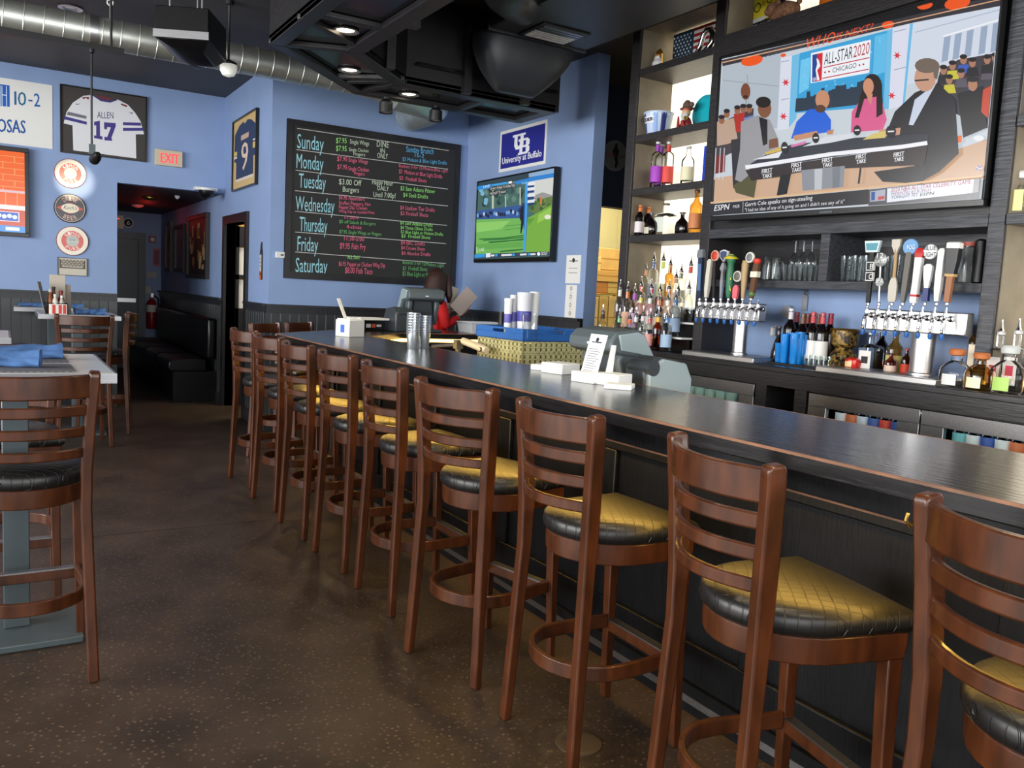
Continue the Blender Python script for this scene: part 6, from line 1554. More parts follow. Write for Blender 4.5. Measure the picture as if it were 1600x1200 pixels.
# service door leaf, half open
ld = bpy.data.objects.new('door_2', None); COL.objects.link(ld); ld.location = (WX+.10, DB-.03, 0); ld['kind'] = 'structure'
lf = MB(); W_ = .17
for a, b in (((0, 0), (.03, DT-.01)), ((W_-.03, 0), (W_, DT-.01)), ((0, 0), (W_, 1.12)), ((0, 1.44), (W_, 1.5)), ((0, 1.80), (W_, DT-.01))): lf.box((a[0], -.022, a[1]+.006), (b[0], .022, b[1]))
lf.build('leaf', 'black_wood', ld)
MB().box((.03, -.004, 1.12), (W_-.03, .004, 1.44)).box((.03, -.004, 1.5), (W_-.03, .004, 1.80)).build('pane', 'white_plastic', ld, label='glass panes coloured white for the brightness seen in them')  # opaque white stands in for the brightness seen in the door glass
struct('trim_9', MB().box((WX+.30, DB-.10, 0), (WX+.37, DB-.02, DT)), 'grey_steel')
# kitchen shelving with cartons seen through the corridor
a = at(930, 398, Y=8.6)
ws = empty('wire_shelf', (7.0, 8.75, 0), 0, 'wire storage rack holding cartons beyond the corridor', 'shelving'); kw = (-7.0, -8.75, 0)
f = MB()
zs = at(945, 458, Y=8.55).z; zs0 = at(940, 505, Y=8.55).z
for x in (6.3, 7.25):
    for y in (8.5, 9.2): f.tube([(x, y, 0), (x, y, 2.1)], .013, 6)
for z in (.25, zs0-.2, zs):
    for y in (8.5, 9.2): f.tube([(6.3, y, z-.012), (7.25, y, z-.012)], .006, 6)
    for i in range(20): f.tube([(6.3+.05*i, 8.5, z-.005), (6.3+.05*i, 9.2, z-.005)], .003, 4)
f.build('frame', 'brass', ws, loc=kw)
def carton(x0, y0, x1, y1, Y, d, m, lab, z=None, group='cartons in the storage room'):
    a = at(x0, y0, Y=Y); b = at(x1, y1, Y=Y); zb = b.z if z is None else z
    o = MB().box((a.x, Y, zb), (b.x, Y+d, a.z)).build('carton', m, label=lab, cat='box', group=group, bevel=.004)
    MB().box((a.x+.001, Y-.0012, (a.z+zb)/2+.0), (b.x-.001, Y, (a.z+zb)/2+.012)).build('tape', colmat((170, 120, 60)), o)
    return o
carton(926, 438, 950, 457, 8.55, .4, colmat((176, 116, 64)), 'orange-brown carton low left on the storage rack', zs)
carton(950, 440, 972, 457, 8.55, .4, colmat((190, 164, 100)), 'tan carton low right on the storage rack', zs)
zt = at(950, 438, Y=8.55).z
carton(938, 387, 970, 421, 8.58, .4, 'cardboard', 'large tan carton on top of the storage rack pile', at(940, 421, Y=8.58).z)
carton(928, 401, 938.5, 423, 8.56, .3, colmat((206, 184, 124)), 'narrow pale carton beside the large tan carton', at(940, 422, Y=8.56).z)
carton(927, 421, 971, 440, 8.54, .42, colmat((196, 154, 88)), 'wide orange-tan carton in the middle of the storage pile', at(945, 440, Y=8.54).z)
a = at(953, 414, Y=8.578)
for i, (x0, x1) in enumerate(((922, 937), (938, 952), (953, 966))):
    carton(x0, 463, x1-3.5, 500, 8.55, .35, colmat([(206, 182, 126), (190, 158, 96), (200, 170, 112)][i]), ['left', 'middle', 'right'][i]+' tall carton of three on the lower rack shelf', zs0-.2)
# ------------------------------------------------------------------ things on the bar
def paper_lines(A, x0, x1, ys, c=(120, 120, 124), h=.004):
    for y in ys: A.rect(x0, y, x1, y+h, c)
nb = empty('napkin_box', (2.15, 5.74, BT), .40, 'white square napkin box at the far bar corner with a menu strip sticking out', 'napkin box')
k = .072
MB().box((-k, -k, 0), (k, k, .006)).box((-k, -k, 0), (-k+.005, k, .12)).box((k-.005, -k, 0), (k, k, .12)).box((-k, -k, 0), (k, -k+.005, .12)).box((-k, k-.005, 0), (k, k, .12)).build('holder', 'white_plastic', nb, bevel=.002)
MB().box((-k+.008, -k+.008, .008), (k-.008, k-.008, .128)).build('napkins', 'white_paper', nb)
MB().prism([(-.02, .03), (.02, .03), (.02, .085), (-.02, .085)], -k-.0014, -k-.0002, 0, lambda a, b, c: (c, a, b)).build('logo', colmat((60, 100, 200)), nb, label='small blue logo')
ms = MB().box((-.0015, -.04, 0), (.0015, .04, .15)).build('menu_strip', 'white_paper', loc=(2.12, 5.755, BT+.129), label='white menu strip leaning out of the napkin box at the far corner', cat='menu')
ms.rotation_euler = (0, R(-22), R(-35))
cup = MB().lathe([(.034, 0), (.04, .004), (.04, .11), (.036, .11), (.034, .01)], n=4).build('utensil_holder', 'brushed', loc=(2.43, 6.42, BT), rz=.5, label='small square metal holder behind the napkin box', cat='holder')
bk = empty('napkin_caddy', (2.63, 6.63, BT), .3, 'black caddy with white papers on top, left of the far terminal', 'caddy')
MB().box((-.12, -.09, 0), (.12, .09, .09)).build('body', 'black_plastic', bk, bevel=.004)
MB().box((-.15, -.11, .091), (.15, .10, .108)).build('papers', 'white_paper', bk)
A = Art((2.63, 6.63, BT), (cos(.3), sin(.3), 0), (0, 0, 1), off=.0905)
A.rect(-.08, .03, -.03, .06, (210, 210, 206)); A.rect(-.02, .03, .02, .06, (200, 80, 60)); A.rect(.03, .035, .08, .055, (210, 210, 206))
A.build('label_print', 'print', bk)
# clear plastic cups in two nested stacks
def cup_stack(x, y, n, label, m='glass_clear'):
    o = MB()
    for i in range(n):
        z = .016*i
        o.lathe([(.031, z), (.032, z+.003), (.041, z+.10), (.043, z+.102), (.043, z+.106), (.0395, z+.104), (.030, z+.008)], n=16, cap=False)
    return o.build('cup_stack', m, loc=(x, y, BT), label=label, cat='cups', group='stacks of clear cups on the bar')
M['silver_cup'] = mat('silver_cup', (200, 206, 210), .12, .75)
cup_stack(2.13, 4.62, 8, 'left stack of shiny clear cups on the bar near the far terminal', 'silver_cup')
cup_stack(2.22, 4.66, 7, 'right stack of shiny clear cups on the bar near the far terminal', 'silver_cup')
# order terminals
def terminal(loc, rz, label, s=1.0):
    o = empty('order_terminal', loc, rz, label, 'terminal', 'order terminals behind the bar')
    w = .17
    def ext(prof, y0, y1, m): return MB().prism([(a*s, b*s) for a, b in prof], y0*s, y1*s, 0, lambda a, b, c: (a, c, b))
    head = [(-.17, .30), (-.165, .35), (-.13, .385), (-.02, .40), (.03, .385), (.22, .09), (.215, .06), (.19, .055), (.13, .07), (.0, .27), (-.12, .28)]
    ext(head, -w, w, 0).build('head', 'terminal', o, bevel=.012*s)
    side = [(-.13, .372), (-.02, .388), (.02, .376), (.205, .09), (.19, .07), (.14, .085), (.01, .285), (-.11, .30)]
    ext(side, -w-.012, -w+.001, 0).build('side_cheek', 'terminal_light', o, bevel=.004*s)
    ext(side, w-.001, w+.012, 0).build('side_cheek', 'terminal_light', o, bevel=.004*s)
    scr = [(.035, .372), (.21, .098), (.216, .102), (.041, .376)]
    ext(scr, -w+.025, w-.025, 0).build('screen_glass', 'black_plastic', o)
    v = MB()
    for i in range(9):
        t_ = i/8; v.cbox(((.07+.07*t_)*s, (-w-.013)*s, (.24-.11*t_)*s), (.035*s, .004*s, .005*s))
    v.build('vent', 'terminal_dark', o)
    ext([(-.06, .30), (.06, .28), (.10, .12), (.13, 0), (-.13, 0), (-.09, .10)], -.10, .10, 0).build('stand', 'terminal_dark', o, bevel=.02*s)
    ext([(-.10, .25), (-.085, .29), (.0, .28), (.02, .10), (-.04, .06)], -.15, -.105, 0).build('arm', 'terminal', o, bevel=.012*s)
    ext([(-.10, .25), (-.085, .29), (.0, .28), (.02, .10), (-.04, .06)], .105, .15, 0).build('arm', 'terminal', o, bevel=.012*s)
    MB().box((-.16*s, -.16*s, 0), (.16*s, .16*s, .025*s)).build('base', 'terminal_dark', o, bevel=.008*s)
    MB().box((-.168*s, -.015*s, .318*s), (-.1655*s, .015*s, .33*s)).build('maker_mark', 'white_plastic', o)
    return o
terminal((2.57, 3.22, .892), 0, 'large grey order terminal seen from behind, right of the glass rack')
t2 = terminal((3.13, 6.66, BT), PI/2-.1, 'grey order terminal on the far side of the bar in front of the woman', .95)
def printer(loc, rz, label, light=True):
    o = empty('receipt_printer', loc, rz, label, 'printer', 'receipt printers')
    MB().prism([(-.13, 0), (.13, 0), (.13, .12), (.09, .19), (-.06, .21), (-.13, .16)], -.055, .075, 0, lambda a, b, c: (a, c, b)).build('body', 'terminal_dark', o, bevel=.012)
    MB().prism([(-.125, .0), (.14, .0), (.14, .11), (.10, .18), (-.04, .2), (-.12, .15)], -.078, -.052, 0, lambda a, b, c: (a, c, b)).build('cover', 'terminal_light' if light else 'terminal', o, bevel=.008)
    MB().lathe([(.035, -.08), (.035, .05)], (-.1, 0, .16), 14, axis='y').build('paper_barrel', 'terminal_dark', o)
    return o
pr_ = printer((2.50, 2.83, .98), .05, 'grey receipt printer beside the near terminal', True)
MB().box((2.38, 2.72, .892), (2.66, 2.94, .979)).build('cash_box', 'black_plastic', label='low black box under the near receipt printer', cat='box')
p2 = printer((2.885, 6.58, BT), PI/2, 'dark receipt printer left of the far terminal', False)
# napkins and menu beside the near terminal
def napstack(px, py, w, h, rz, label, d=None):
    p = at(px, py, Z=BT)
    o = MB().cbox((0, 0, h/2), (w, d or w, h)).build('napkin_stack', 'white_paper', loc=(min(p.x, 2.25), p.y, BT), rz=rz, label=label, cat='napkins', group='white napkin stacks on the bar', bevel=.004)
    return o
napstack(856, 578, .09, .028, .5, 'small low stack of white napkins, leftmost beside the terminal')
napstack(884, 583, .13, .05, .25, 'taller white napkin stack left of the paper menu card')
napstack(925, 597, .13, .045, .2, 'white napkin stack just right of the paper menu card')
napstack(958, 601, .115, .048, .35, 'white napkin stack in front of the near terminal')
napstack(968, 607, .11, .02, .75, 'thin turned stack of napkins at the front right of the pile')
pa, pb = at(903, 588, X=2.16), at(936, 594, X=2.16)
mc = empty('menu_card', (2.15, (pa.y+pb.y)/2, BT), 0, 'tall white paper menu card standing by the near terminal', 'menu')
hgt = at(925, 522, X=2.18).z-BT
cw = .115
cd = MB().prism([(0, 0), (.003, 0), (.058, hgt), (.055, hgt)], -cw/2, cw/2, 0, lambda a, b, c: (a, c, b))
cd.build('card', 'white_paper', mc)
MB().prism([(.05, 0), (.075, 0), (.09, hgt*.8), (.082, hgt*.8)], -cw/2-.02, -cw/2+.005, 0, lambda a, b, c: (a, c, b)).build('holder', 'white_plastic', mc)
MB().box((-.01, -cw/2-.01, 0), (.085, cw/2+.01, .006)).build('base', 'white_plastic', mc)
tl = math.atan2(.055, hgt)
A = Art((2.15, mc.location.y, BT), (0, -1, 0), (sin(tl), 0, cos(tl)), off=.0006)
for i in range(13): A.rect(-cw*.36, hgt*(.08+.052*i), cw*(.2+.16*((i*7) % 3)/2), hgt*(.08+.052*i)+.0035, (120, 122, 130))
A.disc(0, hgt*.92, .01, (40, 44, 60), 12); A.rect(-cw*.3, hgt*.85, cw*.3, hgt*.875, (50, 54, 70))
A.build('print', 'print', mc)
# working-side furniture: stand, glass racks, blue tray
stn = MB().box((2.74, 4.42, 0), (3.36, 5.06, .985)).build('rack_stand', 'black_wood', label='dark stand carrying the glass racks behind the bar', cat='stand', bevel=.004)
RX, RY, RZ_ = 3.045, 4.735, R(5)
def rack(z, h, label):
    o = empty('glass_rack', (RX, RY, z), RZ_, label, 'rack', 'beige glass racks'); s = .255
    f = MB(); t = .012
    for sx in (-1, 1):
        for ax in (0, 1):
            def bx(u0, u1, z0, z1):
                a, b = sx*s, sx*(s-t)
                lo, hi = min(a, b), max(a, b)
                if ax == 0: f.box((lo, u0, z0), (hi, u1, z1))
                else: f.box((u0, lo, z0), (u1, hi, z1))
            n = 12
            bx(-s, s, 0, h*.18); bx(-s, s, h*.45, h*.57); bx(-s, s, h*.86, h)
            for i in range(n+1):
                u = -s+2*s*i/n; bx(max(-s, u-.0125), min(s, u+.0125), 0, h)
    f.box((-s+.01, -s+.01, 0), (s-.01, s-.01, .006))
    f.build('lattice', 'crate', o)
    return o
rack(.986, .075, 'beige lattice glass rack, lower of two under the blue tray')
rack(1.062, .075, 'beige lattice glass rack, upper of two under the blue tray')
tz = 1.138
bt_ = empty('bus_tray', (RX, RY, tz), RZ_, 'blue plastic tray stacked on the beige glass racks', 'tray')
s = .265
f = MB().box((-s, -s, 0), (s, s, .008))
for sx in (-1, 1):
    a, b = (sx*s, sx*(s-.01)) if sx < 0 else (sx*(s-.01), sx*s)
    f.box((a, -s, 0), (b, s, .045)).box((-s, a, 0), (s, b, .045))
    for q in ((-s, -.07), (.07, s)): f.box((a, q[0], .045), (b, q[1], .078)).box((q[0], a, .045), (q[1], b, .078))
    f.box((a, -.07, .066), (b, .07, .078)).box((-.07, a, .066), (.07, b, .078))
f.build('body', 'blue_plastic', bt_, bevel=.002)
def tallcup(px, py, X, label, m='white_plastic', r=.028, band=(96, 92, 170), spread=.8):
    p = at(px, py, X=X); h = p.z-tz-.009
    o = MB().lathe([(r*spread, 0), (r*spread, .004), (r, h*.9), (r*1.04, h*.93), (r*1.04, h), (r*.95, h)], n=16).build('cup_stack', m, loc=(X, p.y, tz+.009), label=label, cat='cups', group='cups standing in the blue tray')
    if band:
        MB().lathe([(r*.885, h*.36), (r*.892, h*.37), (r*.935, h*.58), (r*.93, h*.59)], n=16, cap=False).build('print_band', colmat(band), o)
    return o
M['frost'] = mat('frost', (206, 208, 214), .3)
tallcup(795, 466, 2.92, 'narrow white cup stack with violet print, leftmost in the blue tray')
tallcup(804, 461, 2.97, 'second narrow cup stack from the left in the blue tray', 'frost')
tallcup(821, 457, 2.98, 'widest tall cup stack with violet print in the blue tray', 'frost', .052, (60, 64, 150))
tallcup(836, 456, 3.06, 'tall plain cup stack at the right in the blue tray', 'white_plastic', .034, None)
tallcup(829, 490, 2.87, 'short clear pitcher in front of the cup stacks in the blue tray', 'glass_clear', .05, None, .92)
tallcup(785, 487, 3.0, 'dark insulated bottle at the left end of the blue tray', 'black_plastic', .026, None, 1.0)
# white tub on the far side
a = at(717, 502, Y=6.62); b = at(774, 514, Y=6.62)
tb = MB(); w_ = (b.x-a.x)/2
tb.loft([[(x*w_*k, y*.14*k, z) for x, y in ((-1, -1), (1, -1), (1, 1), (-1, 1))] for k, z in ((.9, 0), (.98, .085), (1.03, .09), (1.03, .1), (.96, .1), (.88, .01))])
tb.build('plastic_tub', 'frost', loc=((a.x+b.x)/2+.05, 6.62, BT), label='white translucent plastic tub on the far side of the bar', cat='tub', bevel=.003)
# soda gun: hose clamp, cream handset with a black button
c1 = at(748, 542, X=2.70); c0 = at(730, 535, X=2.70); c2 = at(757, 546, X=2.70); bx_ = at(716, 538, X=2.70); l0 = at(676, 541, X=2.70)
sg = empty('soda_gun', (2.70, c1.y, c1.z-.04), 0, 'cream soda gun handset with a black button on a steel bracket', 'soda gun'); kg = (-2.70, -c1.y, -(c1.z-.04))
MB().tube([tuple(c0+(c0-c2)*.25), tuple(c0), tuple(c1), tuple(c2), tuple(c2+(c2-c0)*.12)], [.02, .042, .048, .04, .02], 18, ry=.022).build('handset', colmat((216, 196, 160), .4), sg, loc=kg)
MB().lathe([(.016, -.035), (.016, -.02), (.006, -.018)], (2.70, c2.y, c2.z), 14, axis='x').build('button', 'black_plastic', sg, loc=kg)
MB().cbox((2.70, bx_.y, bx_.z), (.05, .05, .06)).tube([tuple(bx_), tuple(l0)], .012, 10).box((2.69, bx_.y-.02, .89), (2.71, bx_.y+.02, bx_.z)).build('bracket', 'brushed', sg, loc=kg)
# ------------------------------------------------------------------ napkins and settings on the dining tables
def napkin(a, b, z, r, label, group):
    """cloth napkin rolled from a to b (plan points) lying on height z"""
    a, b = V((a[0], a[1], 0)), V((b[0], b[1], 0)); L = (b-a).length; ang = math.atan2((b-a).y, (b-a).x); rr = random.Random(int(a.x*1000)+7)
    rings = []; N = 18; K = 22
    for k in range(K+1):
        t = k/K; flare = 1+.35*max(0, (t-.78)/.22)**1.5+.15*max(0, (.15-t)/.15)
        ring = []
        for i in range(N):
            th = 2*PI*i/N; q = 1+.2*sin(2*th+6*t)+.13*sin(5*th-9*t)+.10*sin(23*t+2*th)+.12*rr.random()
            ring.append((L*(t-.5), r*1.25*flare*q*cos(th), max(0.001, r*.85+r*.85*flare*q*sin(th))))
        rings.append(ring)
    # open rolled end
    for s_, dx in ((.62, -.004), (.5, -.02), (.3, -.022)):
        rings.append([(L*.5+dx, p[1]*s_, r+(p[2]-r)*s_) for p in rings[K]])
    return MB().loft(rings).build('napkin', 'napkin', loc=((a.x+b.x)/2, (a.y+b.y)/2, z), rz=ang, ang=70, label=label, cat='napkin', group=group)
G = 'rolled blue napkins'
T1 = 1.071
for y0, y1, nm in ((3.345, 3.63, 'near'), (3.70, 4.06, 'far')):
    MB().box((-.20, y0, 0), (.235, y1, .002)).build('placemat', 'woven', loc=(0, 0, T1), label='grey woven placemat on the near table, the %s one of two' % nm, cat='placemat', group='woven placemats')
napkin((-.22, 3.84), (.22, 3.86), T1+.003, .028, 'long rolled blue napkin on the farther placemat of the near table', G)
napkin((-.24, 3.56), (.13, 3.50), T1+.003, .03, 'crumpled rolled blue napkin on the nearer placemat of the near table', G)
napkin((.56, 8.12), (.80, 8.16), T1, .028, 'folded blue napkin on the caddy table behind the high chair', G)
napkin((.17, 9.62), (.42, 9.63), T1, .022, 'left of two rolled blue napkins on the table at the back wall', G)
napkin((.50, 9.62), (.74, 9.63), T1, .022, 'right of two rolled blue napkins on the table at the back wall', G)
# condiment caddy and what it holds
cc = empty('condiment_caddy', (.42, 8.14, T1), .1, 'black wire caddy crowded with sauces on the table by the hall', 'caddy')
f = MB().box((-.08, -.06, 0), (.08, .06, .006))
for z in (.05, .09): f.tube([(-.08, -.06, z), (.08, -.06, z), (.08, .06, z), (-.08, .06, z)], .003, 6, closed=True)
for x, y in ((-.08, -.06), (.08, -.06), (.08, .06), (-.08, .06)): f.tube([(x, y, 0), (x, y, .09)], .003, 6)
f.build('wire_frame', 'black_metal', cc)
def sauce(x, y, h, r, m, capm, label, nm='sauce_bottle', lab=None):
    o = MB().lathe([(r*.9, 0), (r, .004), (r, h*.6), (r*.5, h*.8), (r*.45, h*.9)], n=14).build(nm, m, loc=(x, y, T1+.0065), label=label, cat='bottle', group='condiments in the wire caddy')
    MB().lathe([(r*.55, h*.88), (r*.55, h), (r*.2, h*1.01)], n=12).build('cap', capm, o)
    if lab: MB().lathe([(r+.0006, h*.15), (r+.001, h*.5)], n=14, cap=False).build('label', colmat(lab), o)
    return o
sauce(.375, 8.11, .20, .022, colmat((150, 80, 30), .3), 'white_plastic', 'amber sauce bottle with white cap at the left of the caddy')
sauce(.405, 8.17, .22, .024, colmat((110, 50, 24), .3), 'black_plastic', 'dark brown sauce bottle with black spout in the caddy', lab=(226, 220, 200))
sauce(.412, 8.10, .16, .024, colmat((226, 222, 214), .3), 'white_plastic', 'white-capped clear jar at the front of the caddy', 'shaker')
sauce(.46, 8.17, .19, .026, colmat((170, 26, 26), .3), 'red_paint', 'red ketchup bottle at the right of the caddy', lab=(236, 226, 210))
sauce(.462, 8.11, .15, .022, colmat((196, 190, 180), .3), 'white_plastic', 'small clear shaker with white lid at the right front of the caddy', 'shaker')
pb_ = empty('sugar_box', (.43, 8.03, T1), .1, 'white and red checked packet box in front of the caddy', 'box')
MB().box((-.065, -.02, 0), (.065, .02, .085)).build('body', 'white_paper', pb_, bevel=.002)
f = MB()
for i in (-.035, .012, .045): f.box((i-.012, -.0212, .004), (i+.012, -.0202, .08))
f.build('stripe', colmat((206, 70, 56)), pb_)
def card(x, y, w, h, rz, lean, m, label):
    o = MB().box((-w/2, -.003, 0), (w/2, .003, h)).build('menu_board', m, loc=(x, y, T1), rz=rz, label=label, cat='menu', group='menus standing behind the caddy', bevel=.001)
    o.rotation_euler = (lean, 0, rz)
    return o
card(.44, 8.24, .12, .33, .1, -.08, colmat((196, 186, 170), .6), 'beige menu board standing tallest behind the caddy')
card(.49, 8.27, .11, .25, .1, -.08, colmat((170, 160, 146), .6), 'shorter beige menu board right of the tallest one')
c_ = card(.345, 8.10, .14, .27, PI/2, 0, colmat((120, 116, 116), .5), 'grey menu board leaning left of the caddy'); c_.rotation_euler = (-.2, 0, PI/2-.2)
# ------------------------------------------------------------------ shelf ornaments
def P3(px, py, X): return at(px, py, X=X)
# bucket on the third shelf
p = P3(1026, 208, 4.05); h = P3(1027, 175, 4.02).z-2.616
bu = empty('metal_bucket', (4.06, p.y, 2.616), 0, 'blue and white metal beer bucket lettered CIDER on the third lit shelf', 'bucket'); r = .105
MB().lathe([(r*.74, 0), (r*.76, .004), (r, h-.008), (r*1.04, h-.006), (r*1.04, h), (r*.97, h), (r*.72, .01)], n=28).build('body', colmat((190, 204, 226), .3), bu)
def wrap(name, a0, a1, z0, z1, m, off, par):
    rr = lambda z: r*(.76+.24*z/h)+off
    MB().loft([[(-rr(z)*cos(a), rr(z)*sin(a), z) for a in [a0+(a1-a0)*i/10 for i in range(11)]] for z in (z0, z1)], cap=False, closed=False).build(name, m, par)
for i, a in enumerate((-1.25, -.6, .45, 1.2)): wrap('painted_panel', a-.2, a+.2, .012, h*.92, colmat([(40, 54, 120), (96, 140, 200), (60, 80, 150), (40, 54, 120)][i], .35), .001, bu)
wrap('lettering_band', -.5, 1.0, h*.5, h*.78, colmat((226, 230, 236), .35), .002, bu)
A = Art((4.06-r*.925, bu.location.y, 2.616+h*.55), (0, -1, 0), (0, 0, 1), off=.004); A.text_uv('CIDER', -.07, .0, .12, h*.17, (30, 34, 50), bold=.003); A.build('lettering', 'print', bu)
MB().tube([(.0, r*1.04*cos(a), h-.02-.0*sin(a)-.05*sin(a)) for a in [PI*i/12 for i in range(13)]], .003, 6).build('bail', 'steel', bu)
# pirate bust
p = P3(1068, 200, 4.08); z0 = 2.616; hh = P3(1070, 154, 4.08).z-z0
pi_ = empty('pirate_figurine', (4.1, p.y, z0), 0, 'painted pirate bust figurine with a brown hat on the third lit shelf', 'figurine'); u = hh/.30
MB().lathe([(.045*u, 0), (.06*u, .01*u), (.07*u, .06*u), (.05*u, .11*u), (.03*u, .13*u)], n=16, sx=.7).build('coat', colmat((120, 30, 34), .4), pi_)
MB().ball((-.005, 0, .175*u), .042*u, 14, sz=1.15).build('head', colmat((206, 160, 120), .5), pi_)
MB().lathe([(.006, .07*u), (.03*u, .10*u), (.042*u, .15*u), (.036*u, .165*u)], (-.018, 0, 0), 12, sx=.6).build('beard', colmat((190, 186, 180), .6), pi_)
MB().lathe([(.075*u, .205*u), (.08*u, .212*u), (.05*u, .225*u), (.045*u, .26*u), (.02*u, .285*u), (.004, .29*u)], n=16, sx=.75).ball((0, -.062*u, .24*u), .024*u, 10).build('hat', colmat((92, 72, 60), .6), pi_)
MB().lathe([(.048*u, .195*u), (.05*u, .2*u), (.05*u, .212*u)], n=16, cap=False).build('bandana', colmat((170, 30, 40), .5), pi_)
MB().tube([(-.05*u, -.03*u, .03*u), (-.06*u, -.01*u, .09*u)], .018*u, 10).tube([(-.05*u, .05*u, .0*u), (-.05*u, .055*u, .14*u)], [.02*u, .008*u], 10).build('arm', colmat((150, 40, 40), .4), pi_)
MB().box((-.05*u, -.05*u, .10*u), (-.03*u, -.02*u, .13*u)).build('gold_trim', 'brass', pi_)
# teal disc leaning at the post
p = P3(1104, 172, 4.2)
td = MB().lathe([(.11, 0), (.125, .005), (.128, .014), (.11, .02)], n=36, axis='x').build('flying_disc', 'teal', loc=(4.19, p.y+.01, 2.616+.128), label='round teal plastic disc leaning at the right end of the third lit shelf', cat='disc')
A = Art((4.19, td.location.y, 2.744), (0, -1, 0), (0, 0, 1), off=.001); A.disc(0, 0, .1, (26, 170, 186), 30); A.build('face', 'gloss_print', td)
# row of top shelf
z0 = 3.081
p = P3(1024, 98, 4.02); hh = P3(1026, 76, 4.02).z-z0; u = max(.6, hh/.14)
fg = empty('gnome_figurine', (4.05, p.y, z0), 0, 'small white and gold bearded figurine at the left of the top shelf', 'figurine')
MB().lathe([(.03*u, 0), (.045*u, .012*u), (.048*u, .045*u), (.03*u, .075*u), (.012*u, .08*u)], n=16).build('body', colmat((226, 224, 220), .35), fg)
MB().ball((0, 0, .09*u), .026*u, 12).build('head', colmat((196, 150, 110), .4), fg)
MB().tube([(0, -.045*u, .03*u), (-.01, -.05*u, .1*u), (0, -.01*u, .135*u), (0, .03*u, .125*u), (0, .042*u, .08*u)], .010*u, 8).lathe([(.028*u, .1*u), (.022*u, .125*u), (.004, .142*u)], n=12).build('crown', 'brass', fg)
MB().lathe([(.003, .035*u), (.02*u, .05*u), (.028*u, .085*u)], (-.018*u, 0, 0), 10, sx=.5).build('beard', 'white_plastic', fg)
# flag panel
fq = [P3(1052, 62, 4.2), P3(1124, 30, 4.2)]
yl = P3(1053, 75, 4.2).y; zt = P3(1060, 48, 4.2).z; yr = yl-.50
fl = empty('flag_panel', (4.2, (yl+yr)/2, z0), 0, 'stars and stripes flag panel leaning on the top lit shelf', 'flag'); hf = min(zt-z0, .27)
MB().box((-.006, yr-fl.location.y, 0), (.006, yl-fl.location.y, hf)).build('panel', 'white_paper', fl)
A = Art((4.194, fl.location.y, z0), (0, -1, 0), (0, 0, 1), off=.0006); wl = yl-yr; xl_ = -wl/2
for i in range(7): A.rect(xl_, hf*(2*i)/13, xl_+wl, hf*(2*i+1)/13, (160, 36, 48))
A.rect(xl_, hf*4/13, xl_+wl*.42, hf, (34, 62, 84))
for rI in range(7):
    for i in range(6-(rI % 2)):
        A.disc(xl_+wl*(.03+.068*i+(.034 if rI % 2 else 0)), hf*(.36+.088*rI), .008, (226, 230, 232), 5, a0=PI/2)
A.build('print', 'print', fl)
# chrome goose-neck beside the flag
a = P3(1079, 85, 4.02); b = P3(1104, 55, 4.02); c = P3(1116, 70, 4.02)
tp = MB().tube([(0, .09, .012), (0, .05, .02), (0, .02, .06), (0, 0, .12), (0, -.03, .15), (0, -.07, .145), (0, -.09, .11), (0, -.085, .06), (0, -.06, .03), (0, -.03, .018)], [.01, .016, .018, .018, .019, .02, .02, .02, .022, .02], 14)
tp.build('chrome_tap_spout', 'chrome', loc=(4.03, (a.y+c.y)/2+.01, z0+.004), label='curved chrome spout lying in front of the flag panel', cat='spout')
# cubby over the television
z0 = 3.131
sgp = [(1175, 0), (1205, 0), (1200, 45), (1162, 60)]
a = P3(1164, 55, 4.18); b = P3(1222, 30, 4.18)
ts = empty('beer_sign', (4.2, (a.y+b.y)/2, z0), 0, 'yellow and black beer sign reading TRAVELER above the television', 'sign'); ws_ = (a.y-b.y)
MB().box((-.008, -ws_/2, 0), (.008, ws_/2, .28)).build('panel', colmat((24, 24, 26), .5), ts)
A = Art((4.192, ts.location.y, z0), (0, -1, 0), (0, 0, 1), off=.0006); x0 = -ws_/2
A.uv([(x0, 0), (x0+ws_, 0), (x0+ws_, .02), (x0+.05, .035), (x0, .05)], (206, 190, 60)); A.uv([(x0+.03, .13), (x0+ws_*.75, .12), (x0+ws_*.85, .2), (x0+ws_*.7, .28), (x0+.03, .28)], (240, 220, 50))
for q, w2 in ((.0, .05), (.1, .045), (.05, .02)): A.disc(x0+.08+q, .21+q*.3, w2*.6, (40, 38, 30), 16); A.disc(x0+.08+q, .21+q*.3, w2*.45, (240, 220, 50), 16)
A.uv([(x0+.02, .115), (x0+.14, .12), (x0+.2, .15), (x0+.05, .14)], (226, 228, 226)); A.text_uv('TRAVELER', x0+.035, .055, ws_*.86, .05, (240, 240, 236), bold=.004)
A.build('print', 'print', ts)
a = P3(1206, 40, 4.05); b = P3(1255, 20, 4.05)
tbx = empty('plush_bear', (4.03, (a.y+b.y)/2, z0), 0, 'small brown plush bear lying in front of the beer sign', 'plush toy'); kq = (a.y-b.y)/2
bo = MB().tube([(0, kq*.9, .05), (0, kq*.4, .055), (0, -kq*.2, .06), (0, -kq*.7, .055)], [.03, .05, .055, .035], 14); bo.build('body', 'bear', tbx, ang=80)
MB().ball((-.01, kq*.75, .085), .045, 14).ball((-.03, kq*.95, .075), .022, 10).ball((0, kq*.55, .125), .016, 8).ball((.02, kq*.9, .12), .016, 8).build('head', 'bear', tbx, ang=80)
for y in (.4, -.3): MB().tube([(-.02, kq*y, .05), (-.04, kq*y+.01, .012)], [.022, .018], 10).build('leg', 'bear', tbx, ang=80)
MB().ball((0, -kq*.85, .09), .016, 8).build('tail', 'bear', tbx, ang=80)
a = P3(1296, 15, 4.1)
